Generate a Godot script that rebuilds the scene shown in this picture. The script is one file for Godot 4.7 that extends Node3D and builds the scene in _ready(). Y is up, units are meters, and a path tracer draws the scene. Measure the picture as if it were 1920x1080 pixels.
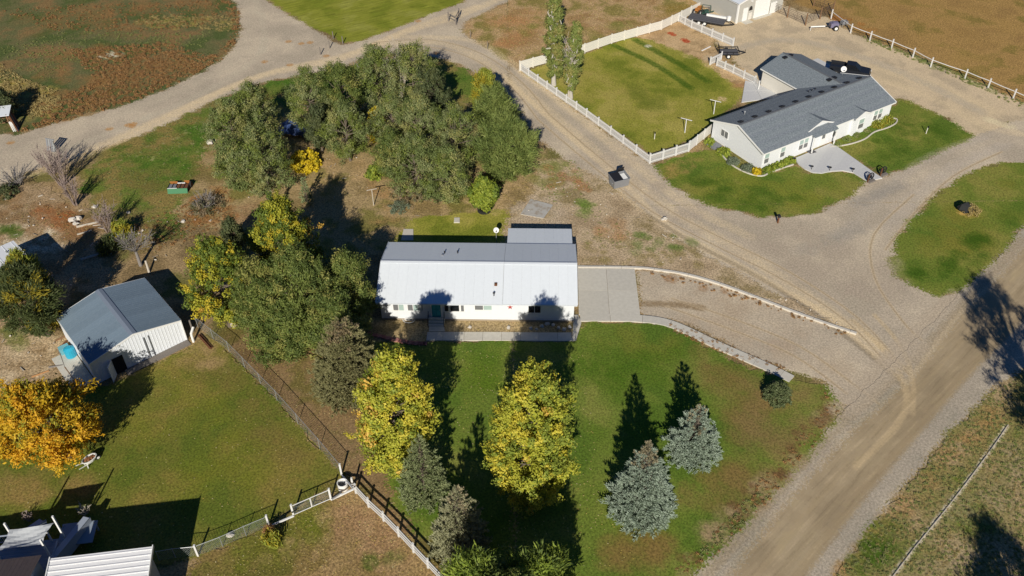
extends Node3D
# An aerial view of a small farmstead: y is up, the camera hangs 60 m above the origin and looks along -z.

const SUN_AZ := 4.8      # degrees that shadows turn from -z towards +x
const SUN_EL := 29.3
var rng := RandomNumberGenerator.new()
var used := {}
var M := {}

# ------------------------------------------------------------------ helpers
func lin(r: float, g: float, b: float) -> Color:
	return Color(r, g, b).linear_to_srgb()

func std(r: float, g: float, b: float, rough := 0.9, metal := 0.0, spec := 0.5) -> StandardMaterial3D:
	var m := StandardMaterial3D.new()
	m.albedo_color = lin(r, g, b)
	m.roughness = rough
	m.metallic = metal
	m.metallic_specular = spec
	return m

func noisy(c0: Color, c1: Color, freq: float, scale: float, rough := 0.95, octaves := 4, mid = null) -> StandardMaterial3D:
	var n := FastNoiseLite.new()
	n.noise_type = FastNoiseLite.TYPE_SIMPLEX_SMOOTH
	n.seed = int(freq * 1000.0) + int(scale * 77.0)
	n.frequency = freq
	n.fractal_octaves = octaves
	n.fractal_gain = 0.62
	var t := NoiseTexture2D.new()
	t.width = 512
	t.height = 512
	t.seamless = true
	t.noise = n
	var g := Gradient.new()
	g.set_color(0, c0.linear_to_srgb())
	g.set_color(1, c1.linear_to_srgb())
	if mid != null:
		g.add_point(0.5, (mid as Color).linear_to_srgb())
	t.color_ramp = g
	var m := StandardMaterial3D.new()
	m.albedo_texture = t
	m.uv1_triplanar = true
	m.uv1_world_triplanar = true
	m.uv1_scale = Vector3.ONE * scale
	m.roughness = rough
	m.metallic_specular = 0.3
	return m

class MB:
	var v := PackedVector3Array()
	var n := PackedVector3Array()
	var c := PackedColorArray()
	var u := PackedVector2Array()
	var col := Color.WHITE
	func tri(a: Vector3, b: Vector3, d: Vector3) -> void:
		var w := (d - a).cross(b - a).normalized()
		v.append(a); v.append(b); v.append(d)
		n.append(w); n.append(w); n.append(w)
		c.append(col); c.append(col); c.append(col)
		u.append(Vector2.ZERO); u.append(Vector2(1, 0)); u.append(Vector2(1, 1))
	func quad(a: Vector3, b: Vector3, d: Vector3, e: Vector3) -> void:
		var w := (d - a).cross(b - a).normalized()
		v.append(a); v.append(b); v.append(d); v.append(a); v.append(d); v.append(e)
		for i in 6:
			n.append(w); c.append(col)
		u.append(Vector2(0, 0)); u.append(Vector2(1, 0)); u.append(Vector2(1, 1)); u.append(Vector2(0, 0)); u.append(Vector2(1, 1)); u.append(Vector2(0, 1))
	func box(x: float, y: float, z: float, sx: float, sy: float, sz: float) -> void:
		xbox(Transform3D(Basis(), Vector3(x, y, z)), sx, sy, sz)
	func xbox(t: Transform3D, sx: float, sy: float, sz: float) -> void:
		var p := []
		for k in 8:
			p.append(t * Vector3((0.5 if k & 1 else -0.5) * sx, (0.5 if k & 2 else -0.5) * sy, (0.5 if k & 4 else -0.5) * sz))
		quad(p[2], p[3], p[7], p[6])
		quad(p[0], p[4], p[5], p[1])
		quad(p[4], p[6], p[7], p[5])
		quad(p[1], p[3], p[2], p[0])
		quad(p[5], p[7], p[3], p[1])
		quad(p[0], p[2], p[6], p[4])
	func bar(a: Vector3, b: Vector3, w: float, h: float) -> void:
		var d := (b - a)
		var l := d.length()
		if l < 0.0001:
			return
		var zx := d / l
		var up := Vector3.UP if absf(zx.y) < 0.95 else Vector3.RIGHT
		var side := up.cross(zx).normalized()
		var up2 := zx.cross(side)
		xbox(Transform3D(Basis(side, up2, zx), (a + b) * 0.5), w, h, l)
	func tube(a: Vector3, b: Vector3, r0: float, r1: float, sides := 6, cap := true) -> void:
		var d := (b - a).normalized()
		var up := Vector3.UP if absf(d.y) < 0.95 else Vector3.RIGHT
		var s := up.cross(d).normalized()
		var t := d.cross(s)
		for i in sides:
			var p := TAU * i / sides
			var q := TAU * (i + 1) / sides
			var e := s * cos(p) + t * sin(p)
			var f := s * cos(q) + t * sin(q)
			quad(a + e * r0, b + e * r1, b + f * r1, a + f * r0)
			if cap:
				tri(b, b + f * r1, b + e * r1)
				tri(a, a + e * r0, a + f * r0)
	func ring(cn: Vector3, ax: Vector3, r: float, w: float, sides := 14) -> void:
		var up := Vector3.UP if absf(ax.y) < 0.95 else Vector3.RIGHT
		var s := up.cross(ax).normalized()
		var t := ax.cross(s)
		for i in sides:
			var p := TAU * i / sides
			var q := TAU * (i + 1) / sides
			bar(cn + (s * cos(p) + t * sin(p)) * r, cn + (s * cos(q) + t * sin(q)) * r, w, w)
	func disc(cn: Vector3, ax: Vector3, r: float, depth: float, sides := 14) -> void:
		# a shallow dish that opens along ax
		var up := Vector3.UP if absf(ax.y) < 0.95 else Vector3.RIGHT
		var s := up.cross(ax).normalized()
		var t := ax.cross(s)
		for i in sides:
			var p := TAU * i / sides
			var q := TAU * (i + 1) / sides
			var e := (s * cos(p) + t * sin(p)) * r
			var f := (s * cos(q) + t * sin(q)) * r
			tri(cn - ax * depth, cn + e * 0.6 - ax * depth * 0.62, cn + f * 0.6 - ax * depth * 0.62)
			quad(cn + e * 0.6 - ax * depth * 0.62, cn + e, cn + f, cn + f * 0.6 - ax * depth * 0.62)
	func lump(cn: Vector3, r: Vector3, sd: int, rough := 0.25) -> void:
		# an uneven stone
		var g := RandomNumberGenerator.new()
		g.seed = sd
		var rings := 4
		var segs := 7
		var pts := []
		for i in rings + 1:
			var row := []
			for j in segs:
				var th := PI * i / rings
				var ph := TAU * j / segs
				var k := 1.0 + g.randf_range(-rough, rough)
				row.append(cn + Vector3(sin(th) * cos(ph) * r.x, cos(th) * r.y, sin(th) * sin(ph) * r.z) * k)
			if i == 0 or i == rings:
				for j in segs:
					row[j] = row[0]
			pts.append(row)
		for i in rings:
			for j in segs:
				quad(pts[i][j], pts[i + 1][j], pts[i + 1][(j + 1) % segs], pts[i][(j + 1) % segs])
	func put(t: Transform3D, o: MB) -> void:
		v.append_array(t * o.v)
		n.append_array(Transform3D(t.basis.orthonormalized(), Vector3.ZERO) * o.n)
		c.append_array(o.c)
		u.append_array(o.u)
	func mesh() -> ArrayMesh:
		var a := []
		a.resize(Mesh.ARRAY_MAX)
		a[Mesh.ARRAY_VERTEX] = v
		a[Mesh.ARRAY_NORMAL] = n
		a[Mesh.ARRAY_COLOR] = c
		a[Mesh.ARRAY_TEX_UV] = u
		var m := ArrayMesh.new()
		if v.size():
			m.add_surface_from_arrays(Mesh.PRIMITIVE_TRIANGLES, a)
		return m

func numbered(called: String) -> String:
	var k: int = used.get(called, 0)
	used[called] = k + 1
	return called if k == 0 else "%s_%03d" % [called, k]

func tag(o: Node3D, label: String, category: String, group := "") -> void:
	o.set_meta("label", label)
	o.set_meta("category", category)
	if group:
		o.set_meta("group", group)

func thing(called: String, label: String, category: String, at := Vector3.ZERO, turn := 0.0, group := "") -> Node3D:
	var o := Node3D.new()
	o.name = numbered(called)
	add_child(o)
	o.position = at
	o.rotation.y = turn
	tag(o, label, category, group)
	return o

func part(parent: Node3D, called: String, mb, mat: Material, at := Transform3D()) -> MeshInstance3D:
	var o := MeshInstance3D.new()
	o.name = called
	o.mesh = mb.mesh() if mb is MB else mb
	o.material_override = null
	if o.mesh.get_surface_count():
		o.mesh.surface_set_material(0, mat)
	o.transform = at
	parent.add_child(o, true)
	return o

func single(called: String, mb, mat: Material, label: String, category: String, at := Vector3.ZERO, turn := 0.0, group := "") -> MeshInstance3D:
	var o := part(self, numbered(called), mb, mat)
	o.position = at
	o.rotation.y = turn
	tag(o, label, category, group)
	return o

func copy(o: Node3D, label: String, at: Vector3, turn: float, scale := 1.0) -> Node3D:
	var d: Node3D = o.duplicate()
	d.name = numbered(String(o.name).rstrip("0123456789").trim_suffix("_"))
	add_child(d)
	d.position = at
	d.rotation.y = turn
	if scale != 1.0:
		d.scale = Vector3.ONE * scale
	d.set_meta("label", label)
	return d

func xz(p: Vector2, y := 0.0) -> Vector3:
	return Vector3(p.x, y, p.y)

func stuff(o: Node) -> Node:
	o.set_meta("kind", "stuff")
	return o

func structure(o: Node, label: String) -> Node:
	o.set_meta("kind", "structure")
	o.set_meta("label", label)
	return o

# ------------------------------------------------------------------ ground: what covers it, painted in metres
# zones: name, outline, edge unevenness, look; painted in this order, each also a sheet of its own
var zones := []
var looks := {}
var strokes := []

func px(r: int, g: int, b: int) -> Vector3:
	# base colour of a level surface that shows as this in full sun
	var c := Color8(r, g, b).srgb_to_linear()
	return Vector3(c.r, c.g, c.b) / GROUND_GAIN

const GROUND_GAIN := Vector3(0.775, 0.765, 0.825)

func look(called: String, a: Vector3, b: Vector3, c: Vector3, grain: float, dark: float, light: float, speck := Vector3.ZERO, speck_share := 0.0, streak := 0) -> void:
	looks[called] = {"a": a, "b": b, "c": c, "grain": grain, "dark": dark, "light": light, "speck": speck, "share": speck_share, "streak": streak, "id": looks.size() + 1}

func zone(called: String, label: String, kind: String, uneven: float, pts: PackedVector2Array) -> void:
	zones.append({"name": called, "label": label, "look": kind, "uneven": uneven, "pts": pts})

func ragged(pts: PackedVector2Array, amp: float, sd: int) -> PackedVector2Array:
	if amp <= 0.0:
		return pts
	var n := FastNoiseLite.new()
	n.seed = sd
	n.frequency = 0.5
	n.fractal_octaves = 3
	n.fractal_gain = 0.7
	var out := PackedVector2Array()
	for i in pts.size():
		var a := pts[i]
		var b := pts[(i + 1) % pts.size()]
		var k := maxi(1, int(a.distance_to(b) / 0.45))
		var side := (b - a).orthogonal().normalized()
		for j in k:
			var p := a.lerp(b, float(j) / k)
			out.append(p + side * n.get_noise_2d(p.x, p.y) * amp * 2.0)
	return out

func smooth_line(pts: PackedVector2Array, closed := false) -> PackedVector2Array:
	var out := PackedVector2Array()
	var k := pts.size()
	for i in (k if closed else k - 1):
		var p0 := pts[(i - 1 + k) % k] if closed or i > 0 else pts[i]
		var p1 := pts[i]
		var p2 := pts[(i + 1) % k]
		var p3 := pts[(i + 2) % k] if closed or i + 2 < k else p2
		for j in 4:
			out.append(p1.cubic_interpolate(p2, p0, p3, j / 4.0))
	if not closed:
		out.append(pts[k - 1])
	return out

func blob(p: Vector2, r: float, col: Vector3, alpha: float, stretch := 1.0, turn := 0.0) -> void:
	strokes.append({"p": p, "r": r, "c": col, "a": alpha})
	if stretch > 1.0:
		var d := Vector2(cos(turn), sin(turn)) * r * 0.6
		var k := int(stretch * 1.5)
		for i in range(-k, k + 1):
			strokes.append({"p": p + d * i, "r": r, "c": col, "a": alpha})

func track(pts: PackedVector2Array, w: float, col: Vector3, alpha: float) -> void:
	var line := smooth_line(pts)
	for i in line.size() - 1:
		var k := maxi(1, int(line[i].distance_to(line[i + 1]) / (w * 0.5)))
		for j in k:
			strokes.append({"p": line[i].lerp(line[i + 1], float(j) / k), "r": w, "c": col, "a": alpha})

func patches(pts: PackedVector2Array, count: int, r0: float, r1: float, col: Vector3, alpha: float) -> void:
	# uneven patches strewn inside an outline
	var lo := pts[0]
	var hi := pts[0]
	for p in pts:
		lo = lo.min(p)
		hi = hi.max(p)
	var k := 0
	for t in count * 6:
		var p := Vector2(rng.randf_range(lo.x, hi.x), rng.randf_range(lo.y, hi.y))
		if Geometry2D.is_point_in_polygon(p, pts):
			strokes.append({"p": p, "r": rng.randf_range(r0, r1), "c": col, "a": alpha * rng.randf_range(0.5, 1.0)})
			k += 1
			if k >= count:
				return

var brush_alpha := []

func make_brushes() -> void:
	for s in 5:
		var n := FastNoiseLite.new()
		n.seed = 50 + s
		n.frequency = 0.045
		n.fractal_octaves = 5
		n.fractal_gain = 0.75
		var b := PackedFloat32Array()
		b.resize(64 * 64)
		for y in 64:
			for x in 64:
				var d := Vector2(x - 31.5, y - 31.5).length() / 32.0
				var f := clampf(1.0 - d - 0.05, 0.0, 1.0)
				b[y * 64 + x] = clampf(smoothstep(0.0, 0.55, f) * (0.75 + 1.5 * n.get_noise_2d(x, y)) , 0.0, 1.0) * smoothstep(0.0, 0.12, f)
		brush_alpha.append(b)

var brush_cache := {}

func brush(s: int, c: Vector3, a: float, size: int) -> Image:
	var key := "%d %s %.2f %d" % [s, c, a, size]
	if brush_cache.has(key):
		return brush_cache[key]
	var base_key := "%d %s %.2f" % [s, c, a]
	if not brush_cache.has(base_key):
		var col := Color(c.x, c.y, c.z).linear_to_srgb()
		var by := PackedByteArray()
		by.resize(64 * 64 * 4)
		var al: PackedFloat32Array = brush_alpha[s]
		for i in 64 * 64:
			by[i * 4] = int(clampf(col.r, 0, 1) * 255)
			by[i * 4 + 1] = int(clampf(col.g, 0, 1) * 255)
			by[i * 4 + 2] = int(clampf(col.b, 0, 1) * 255)
			by[i * 4 + 3] = int(al[i] * a * 255)
		brush_cache[base_key] = Image.create_from_data(64, 64, false, Image.FORMAT_RGBA8, by)
	var im: Image = brush_cache[base_key].duplicate()
	im.resize(size, size, Image.INTERPOLATE_BILINEAR)
	brush_cache[key] = im
	return im

func noise_bytes(sd: int, freq: float, octaves: int, gain: float, ppm: float, at: Vector2, w: int, h: int, turn := 0.0, stretch := 1.0) -> PackedByteArray:
	var n := FastNoiseLite.new()
	n.noise_type = FastNoiseLite.TYPE_SIMPLEX
	n.seed = sd
	n.frequency = freq / ppm
	n.fractal_octaves = octaves
	n.fractal_gain = gain
	n.offset = Vector3(at.x * ppm, at.y * ppm, 0)
	if stretch == 1.0:
		return n.get_image(w, h, false, false, false).get_data()
	# streaks: a long noise picture, sampled along turned axes
	var out := PackedByteArray()
	out.resize(w * h)
	var src := n.get_image(1024, 1024, false, false, false).get_data()
	var ca := cos(turn)
	var sa := sin(turn)
	for y in h:
		var row := y * w
		var wy := at.y * ppm + y
		for x in w:
			var wx := at.x * ppm + x
			var a := int((wx * ca + wy * sa) / stretch) & 1023
			var b := int((-wx * sa + wy * ca)) & 1023
			out[row + x] = src[b * 1024 + a]
	return out

var lut := PackedInt32Array()
var grain := PackedInt32Array()

func make_lut() -> void:
	lut.resize((looks.size() + 1) * 64)
	grain.resize((looks.size() + 1) * 256)
	for k in looks:
		var L: Dictionary = looks[k]
		for lo in 64:
			var t := clampf((lo / 63.0 - 0.5) * 2.1 + 0.5, 0.0, 1.0)
			var c: Vector3 = L.a.lerp(L.b, smoothstep(0.0, 0.5, t)) if t < 0.5 else L.b.lerp(L.c, smoothstep(0.5, 1.0, t))
			var s := Color(c.x, c.y, c.z).linear_to_srgb()
			lut[L.id * 64 + lo] = int(clampf(s.r, 0, 1) * 255) | (int(clampf(s.g, 0, 1) * 255) << 8) | (int(clampf(s.b, 0, 1) * 255) << 16) | (255 << 24)
		for hi in 256:
			var g := clampf((hi / 255.0 - 0.5) * 2.2, -1.0, 1.0)
			var q: float = 1.0 + g * L.grain
			if g < -0.3:
				q *= 1.0 - L.dark * clampf((-g - 0.3) / 0.3, 0.0, 1.0)
			if g > 0.3:
				q *= 1.0 + L.light * clampf((g - 0.3) / 0.3, 0.0, 1.0)
			if L.share > 0.0 and hi / 255.0 > 1.0 - L.share:
				q *= 1.45
			grain[L.id * 256 + hi] = int(256.0 * pow(q, 0.4545))

func fill_outline(im: Image, pts: PackedVector2Array, at: Vector2, ppm: float, value: int) -> void:
	var w := im.get_width()
	var h := im.get_height()
	var rows := []
	rows.resize(h)
	var k := pts.size()
	for i in k:
		var a := (pts[i] - at) * ppm
		var b := (pts[(i + 1) % k] - at) * ppm
		if a.y > b.y:
			var s := a
			a = b
			b = s
		var y0 := maxi(0, ceili(a.y - 0.5))
		var y1 := mini(h - 1, ceili(b.y - 0.5) - 1)
		for y in range(y0, y1 + 1):
			var x := a.x + (b.x - a.x) * (y + 0.5 - a.y) / (b.y - a.y)
			if rows[y] == null:
				rows[y] = PackedFloat32Array()
			rows[y].append(x)
	var col := Color8(value, 0, 0)
	for y in h:
		if rows[y] == null:
			continue
		var xs: PackedFloat32Array = rows[y]
		xs.sort()
		for j in range(0, xs.size() - 1, 2):
			var x0 := clampi(roundi(xs[j]), 0, w)
			var x1 := clampi(roundi(xs[j + 1]), 0, w)
			if x1 > x0:
				im.fill_rect(Rect2i(x0, y, x1 - x0, 1), col)

func paint_tile(r: Rect2, ppm: float) -> StandardMaterial3D:
	var w := int(r.size.x * ppm)
	var h := int(r.size.y * ppm)
	var ids := Image.create_empty(w, h, false, Image.FORMAT_L8)
	ids.fill(Color8(looks["scrub"].id, 0, 0))
	for z in zones:
		fill_outline(ids, z.outline, r.position, ppm, looks[z.look].id)
	var id := ids.get_data()
	var lo := noise_bytes(3, 0.085, 6, 0.62, ppm, r.position, w, h)
	var hi := noise_bytes(9, 3.2, 3, 0.9, ppm, r.position, w, h)
	var st := noise_bytes(21, 1.5, 3, 0.8, ppm, r.position, w, h, -0.75, 14.0)
	var s2 := noise_bytes(27, 1.6, 3, 0.8, ppm, r.position, w, h, -0.53, 9.0)
	var is_streak := PackedInt32Array()
	is_streak.resize(looks.size() + 1)
	for k in looks:
		is_streak[looks[k].id] = looks[k].streak
	# zone edges fray: each pixel looks its zone up a little way off
	var fray := noise_bytes(33, 2.4, 3, 0.9, ppm, r.position, w, h)
	var reach := ppm * 0.95 / 128.0
	var last := w * h - 1
	var zoned := PackedByteArray()
	zoned.resize(w * h)
	var out := PackedInt32Array()
	out.resize(w * h)
	for i in w * h:
		var f := fray[i] - 128
		var e := fray[(i * 7 + 4099) % last] - 128
		var z := id[clampi(i + int(f * reach) + int(e * reach * 0.35) * w, 0, last)]
		zoned[i] = z
		out[i] = lut[(z << 6) | (lo[i] >> 2)]
	var im := Image.create_from_data(w, h, false, Image.FORMAT_RGBA8, out.to_byte_array())
	var k := 0
	for s in strokes:
		k += 1
		var size := maxi(3, int(s.r * 2.0 * ppm))
		var p: Vector2 = (s.p - r.position) * ppm - Vector2.ONE * size * 0.5
		if p.x > w or p.y > h or p.x + size < 0 or p.y + size < 0:
			continue
		im.blend_rect(brush(k % 5, s.c, snappedf(s.a, 0.05), size if size < 24 else (size / 6) * 6), Rect2i(0, 0, size, size), Vector2i(p))
	# grain over everything, strokes as well
	var by := im.get_data()
	var j := 0
	for i in w * h:
		var z := zoned[i]
		var s := is_streak[z]
		var f := hi[i]
		if s == 1:
			f = (st[i] * 3 + hi[i]) >> 2
		elif s == 2:
			f = (s2[i] * 3 + hi[i]) >> 2
		var g := grain[(z << 8) | f]
		by[j] = mini(255, by[j] * g >> 8)
		by[j + 1] = mini(255, by[j + 1] * g >> 8)
		by[j + 2] = mini(255, by[j + 2] * g >> 8)
		j += 4
	im = Image.create_from_data(w, h, false, Image.FORMAT_RGBA8, by)
	var m := StandardMaterial3D.new()
	m.albedo_texture = ImageTexture.create_from_image(im)
	m.roughness = 1.0
	m.metallic_specular = 0.15
	m.texture_repeat = false
	m.heightmap_enabled = true
	m.heightmap_texture = m.albedo_texture
	m.heightmap_scale = 4.0
	return m

var tiles := []

func sheet(called: String, outline: PackedVector2Array, y: float, label: String) -> void:
	var mesh := ArrayMesh.new()
	for t in tiles:
		var r: Rect2 = t.r
		var box := PackedVector2Array([r.position, r.position + Vector2(r.size.x, 0), r.end, r.position + Vector2(0, r.size.y)])
		var v := PackedVector3Array()
		var n := PackedVector3Array()
		var u := PackedVector2Array()
		var ix := PackedInt32Array()
		for piece in Geometry2D.intersect_polygons(outline, box):
			var tri := Geometry2D.triangulate_polygon(piece)
			var first := v.size()
			for p in piece:
				v.append(Vector3(p.x, y, p.y))
				n.append(Vector3.UP)
				u.append((p - r.position) / r.size)
			for i in range(0, tri.size(), 3):
				var a := piece[tri[i]]
				var b := piece[tri[i + 1]]
				var c := piece[tri[i + 2]]
				var flip := (b - a).cross(c - a) < 0.0
				ix.append(first + tri[i])
				ix.append(first + (tri[i + 2] if flip else tri[i + 1]))
				ix.append(first + (tri[i + 1] if flip else tri[i + 2]))
		if ix.size():
			var arr := []
			arr.resize(Mesh.ARRAY_MAX)
			arr[Mesh.ARRAY_VERTEX] = v
			arr[Mesh.ARRAY_NORMAL] = n
			arr[Mesh.ARRAY_TEX_UV] = u
			arr[Mesh.ARRAY_INDEX] = ix
			mesh.add_surface_from_arrays(Mesh.PRIMITIVE_TRIANGLES, arr)
			mesh.surface_set_material(mesh.get_surface_count() - 1, t.m)
	if mesh.get_surface_count() == 0:
		return
	var o := MeshInstance3D.new()
	o.name = numbered(called)
	o.mesh = mesh
	add_child(o)
	structure(o, label)

func ground() -> void:
	looks_and_zones()
	for i in zones.size():
		zones[i].outline = ragged(zones[i].pts, zones[i].uneven, 100 + i)
	make_brushes()
	make_lut()
	for spec in [[Rect2(-62, -84, 62, 52), 24.0], [Rect2(0, -84, 62, 52), 24.0], [Rect2(-100, -152, 100, 68), 13.0], [Rect2(0, -152, 100, 68), 13.0]]:
		tiles.append({"r": spec[0], "m": paint_tile(spec[0], spec[1])})
	var whole := PackedVector2Array([Vector2(-100, -152), Vector2(100, -152), Vector2(100, -32), Vector2(-100, -32)])
	sheet("ground", whole, 0.0, "dry scrubby ground around the farmstead")
	var far := MB.new()
	far.quad(Vector3(-900, -0.03, -900), Vector3(900, -0.03, -900), Vector3(900, -0.03, 900), Vector3(-900, -0.03, 900))
	structure(part(self, "terrain", far, std(0.17, 0.13, 0.075)), "open farmland beyond the farmstead")
	for i in zones.size():
		var z: Dictionary = zones[i]
		sheet(z.name, z.outline, 0.003 * (i + 1), z.label)

func looks_and_zones() -> void:
	look("scrub", px(116, 98, 72), px(144, 122, 92), px(106, 100, 60), 0.34, 0.42, 0.35, px(196, 176, 144), 0.06)
	look("pasture", px(76, 86, 50), px(96, 94, 64), px(120, 98, 68), 0.36, 0.4, 0.3)
	look("gravel", px(162, 149, 135), px(171, 157, 142), px(182, 167, 150), 0.14, 0.18, 0.2)
	look("sandy", px(180, 162, 138), px(190, 170, 145), px(170, 153, 132), 0.14, 0.15, 0.12)
	look("hay", px(110, 116, 42), px(124, 126, 50), px(132, 132, 62), 0.24, 0.2, 0.15, Vector3.ZERO, 0.0, 2)
	look("stubble", px(142, 114, 80), px(164, 136, 102), px(124, 112, 66), 0.3, 0.3, 0.4, px(208, 190, 156), 0.2)
	look("field", px(138, 110, 70), px(150, 120, 76), px(124, 106, 60), 0.34, 0.35, 0.35, px(178, 146, 100), 0.06)
	look("lawn_back", px(106, 112, 42), px(130, 128, 56), px(150, 140, 74), 0.3, 0.28, 0.15)
	look("lawn_lush", px(80, 100, 38), px(96, 110, 46), px(114, 118, 58), 0.34, 0.3, 0.15)
	look("lawn_mid", px(84, 102, 40), px(102, 112, 48), px(122, 120, 60), 0.34, 0.3, 0.15)
	look("lawn_left", px(86, 96, 38), px(102, 102, 46), px(120, 108, 56), 0.36, 0.32, 0.15)
	look("lawn_dry", px(96, 92, 46), px(118, 100, 62), px(142, 118, 84), 0.4, 0.4, 0.35, px(200,180,140), 0.05)
	look("bare", px(158, 130, 98), px(180, 152, 118), px(140, 116, 86), 0.18, 0.25, 0.2)
	look("brown", px(112, 92, 66), px(128, 105, 78), px(104, 94, 56), 0.3, 0.35, 0.25)
	look("pale", px(126, 104, 78), px(150, 128, 102), px(112, 96, 66), 0.38, 0.42, 0.4, px(210, 196, 176), 0.05)
	look("concrete", px(172, 167, 154), px(180, 174, 161), px(186, 179, 166), 0.05, 0.05, 0.05)
	look("patio", px(186, 186, 184), px(196, 196, 194), px(204, 203, 200), 0.05, 0.05, 0.05)
	look("verge", px(92, 104, 44), px(124, 114, 74), px(150, 130, 100), 0.36, 0.35, 0.3)
	look("tan", px(142, 126, 105), px(150, 133, 111), px(158, 141, 118), 0.1, 0.1, 0.1, Vector3.ZERO, 0.0, 1)
	look("grey", px(146, 137, 126), px(157, 146, 134), px(168, 156, 143), 0.17, 0.2, 0.2)
	look("bed", px(140, 122, 94), px(158, 138, 106), px(124, 108, 80), 0.34, 0.42, 0.3)
	look("weedy", px(150, 130, 107), px(170, 150, 126), px(134, 118, 88), 0.32, 0.4, 0.28)
	look("green", px(72, 98, 36), px(94, 106, 48), px(126, 110, 66), 0.4, 0.42, 0.25)
	look("grove", px(124, 106, 74), px(150, 129, 97), px(114, 106, 62), 0.32, 0.4, 0.3)

	zone("west_pasture", "rust and green weedy pasture inside the bend of the gravel lane", "pasture", 0.9, PackedVector2Array([Vector2(-113.9, -158.9), Vector2(-49.0, -156.7), Vector2(-44.7, -142.9), Vector2(-42.6, -137.7), Vector2(-41.2, -131.8), Vector2(-40.8, -126.3), Vector2(-41.8, -121.7), Vector2(-44.1, -117.2), Vector2(-46.8, -113.6), Vector2(-50.7, -109.4), Vector2(-54.3, -107.2), Vector2(-59.0, -104.6), Vector2(-61.7, -102.6), Vector2(-63.3, -101.5), Vector2(-85.6, -101.0)]))
	zone("gravel_lane", "grey gravel lane that curves round the weedy pasture", "gravel", 0.35, PackedVector2Array([Vector2(-85.0, -100.0), Vector2(-65.4, -101.5), Vector2(-62.9, -101.3), Vector2(-61.6, -102.5), Vector2(-58.9, -104.4), Vector2(-54.2, -107.1), Vector2(-50.7, -109.3), Vector2(-46.8, -113.5), Vector2(-44.0, -117.0), Vector2(-41.8, -121.5), Vector2(-40.8, -126.1), Vector2(-41.1, -131.6), Vector2(-42.6, -137.7), Vector2(-44.7, -142.9), Vector2(-49.0, -156.7), Vector2(-43.9, -156.5), Vector2(-39.3, -142.8), Vector2(-32.7, -134.8), Vector2(-28.7, -130.1), Vector2(-24.9, -125.9), Vector2(-20.6, -123.1), Vector2(-23.9, -118.7), Vector2(-35.1, -114.1), Vector2(-40.5, -109.0), Vector2(-43.6, -104.6), Vector2(-47.9, -100.3), Vector2(-51.1, -97.9), Vector2(-54.7, -94.9), Vector2(-58.0, -93.2), Vector2(-60.4, -89.8), Vector2(-75.3, -82.5)]))
	zone("hay_field", "mown olive green hay field that narrows to a point at the lane", "hay", 0.4, PackedVector2Array([Vector2(-42.0, -156.5), Vector2(-39.3, -142.8), Vector2(-32.8, -135.2), Vector2(-27.7, -129.9), Vector2(-24.4, -126.7), Vector2(-22.8, -126.9), Vector2(-20.4, -128.8), Vector2(-15.9, -132.8), Vector2(-7.8, -140.7), Vector2(1.6, -151.4), Vector2(2.6, -154.9)]))
	zone("farm_lane", "wide sandy gravel lane running past the picket fence to the junction", "gravel", 0.35, PackedVector2Array([Vector2(-23.9, -118.7), Vector2(-24.9, -126.2), Vector2(-22.8, -126.7), Vector2(-20.4, -128.6), Vector2(-7.8, -140.5), Vector2(0.7, -149.8), Vector2(8.1, -154.7), Vector2(2.9, -145.7), Vector2(-0.3, -140.5), Vector2(-4.0, -136.5), Vector2(-6.7, -133.3), Vector2(-7.3, -130.2), Vector2(-3.1, -123.8), Vector2(1.5, -117.3), Vector2(16.8, -92.8), Vector2(18.94, -87.74), Vector2(22.50, -83.92), Vector2(27.48, -81.76), Vector2(30.4, -81.4), Vector2(34.1, -82.1), Vector2(38.6, -85.1), Vector2(41.7, -88.3), Vector2(47.3, -90.9), Vector2(52.2, -94.1), Vector2(58.3, -98.2), Vector2(74.0, -107.1), Vector2(67.6, -93.5), Vector2(61.9, -92.3), Vector2(58.3, -91.6), Vector2(52.9, -89.1), Vector2(48.4, -85.3), Vector2(44.4, -80.8), Vector2(41.4, -76.9), Vector2(39.7, -73.5), Vector2(39.4, -70.9), Vector2(40.7, -69.1), Vector2(42.7, -68.0), Vector2(45.0, -68.4), Vector2(45.0, -64.3), Vector2(31.6, -52.9), Vector2(28.65, -54.17), Vector2(28.14, -56.64), Vector2(25.73, -57.62), Vector2(22.68, -59.32), Vector2(17.05, -64.45), Vector2(12.53, -65.70), Vector2(12.91, -72.87), Vector2(16.04, -80.72), Vector2(11.99, -87.91), Vector2(6.7, -94.0), Vector2(3.6, -98.5), Vector2(0.3, -108.4), Vector2(-4.1, -116.0), Vector2(-8.0, -120.2), Vector2(-13.6, -122.9), Vector2(-20.5, -122.3)]))
	zone("yard", "sandy gravel yard between the grey roofed house and the shop", "sandy", 0.5, PackedVector2Array([Vector2(31.0, -153.9), Vector2(31.0, -136.4), Vector2(30.5, -128.7), Vector2(30.9, -123.3), Vector2(33.2, -115.3), Vector2(34.1, -112.7), Vector2(34.4, -107.5), Vector2(52.3, -107.8), Vector2(55.7, -103.5), Vector2(58.2, -98.0), Vector2(73.7, -106.4), Vector2(73.2, -99.6), Vector2(66.9, -107.2), Vector2(58.5, -119.6), Vector2(51.7, -127.5), Vector2(49.7, -133.3), Vector2(43.7, -137.6), Vector2(45.6, -153.4)]))
	zone("brown_field", "dry brown field behind the post and rail fence", "field", 0.5, PackedVector2Array([Vector2(45.8, -153.4), Vector2(44.9, -142.2), Vector2(46.7, -137.9), Vector2(50.4, -134.4), Vector2(52.0, -128.4), Vector2(58.8, -120.3), Vector2(67.2, -107.7), Vector2(79.3, -91.4), Vector2(113.0, -151.1)]))
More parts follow.
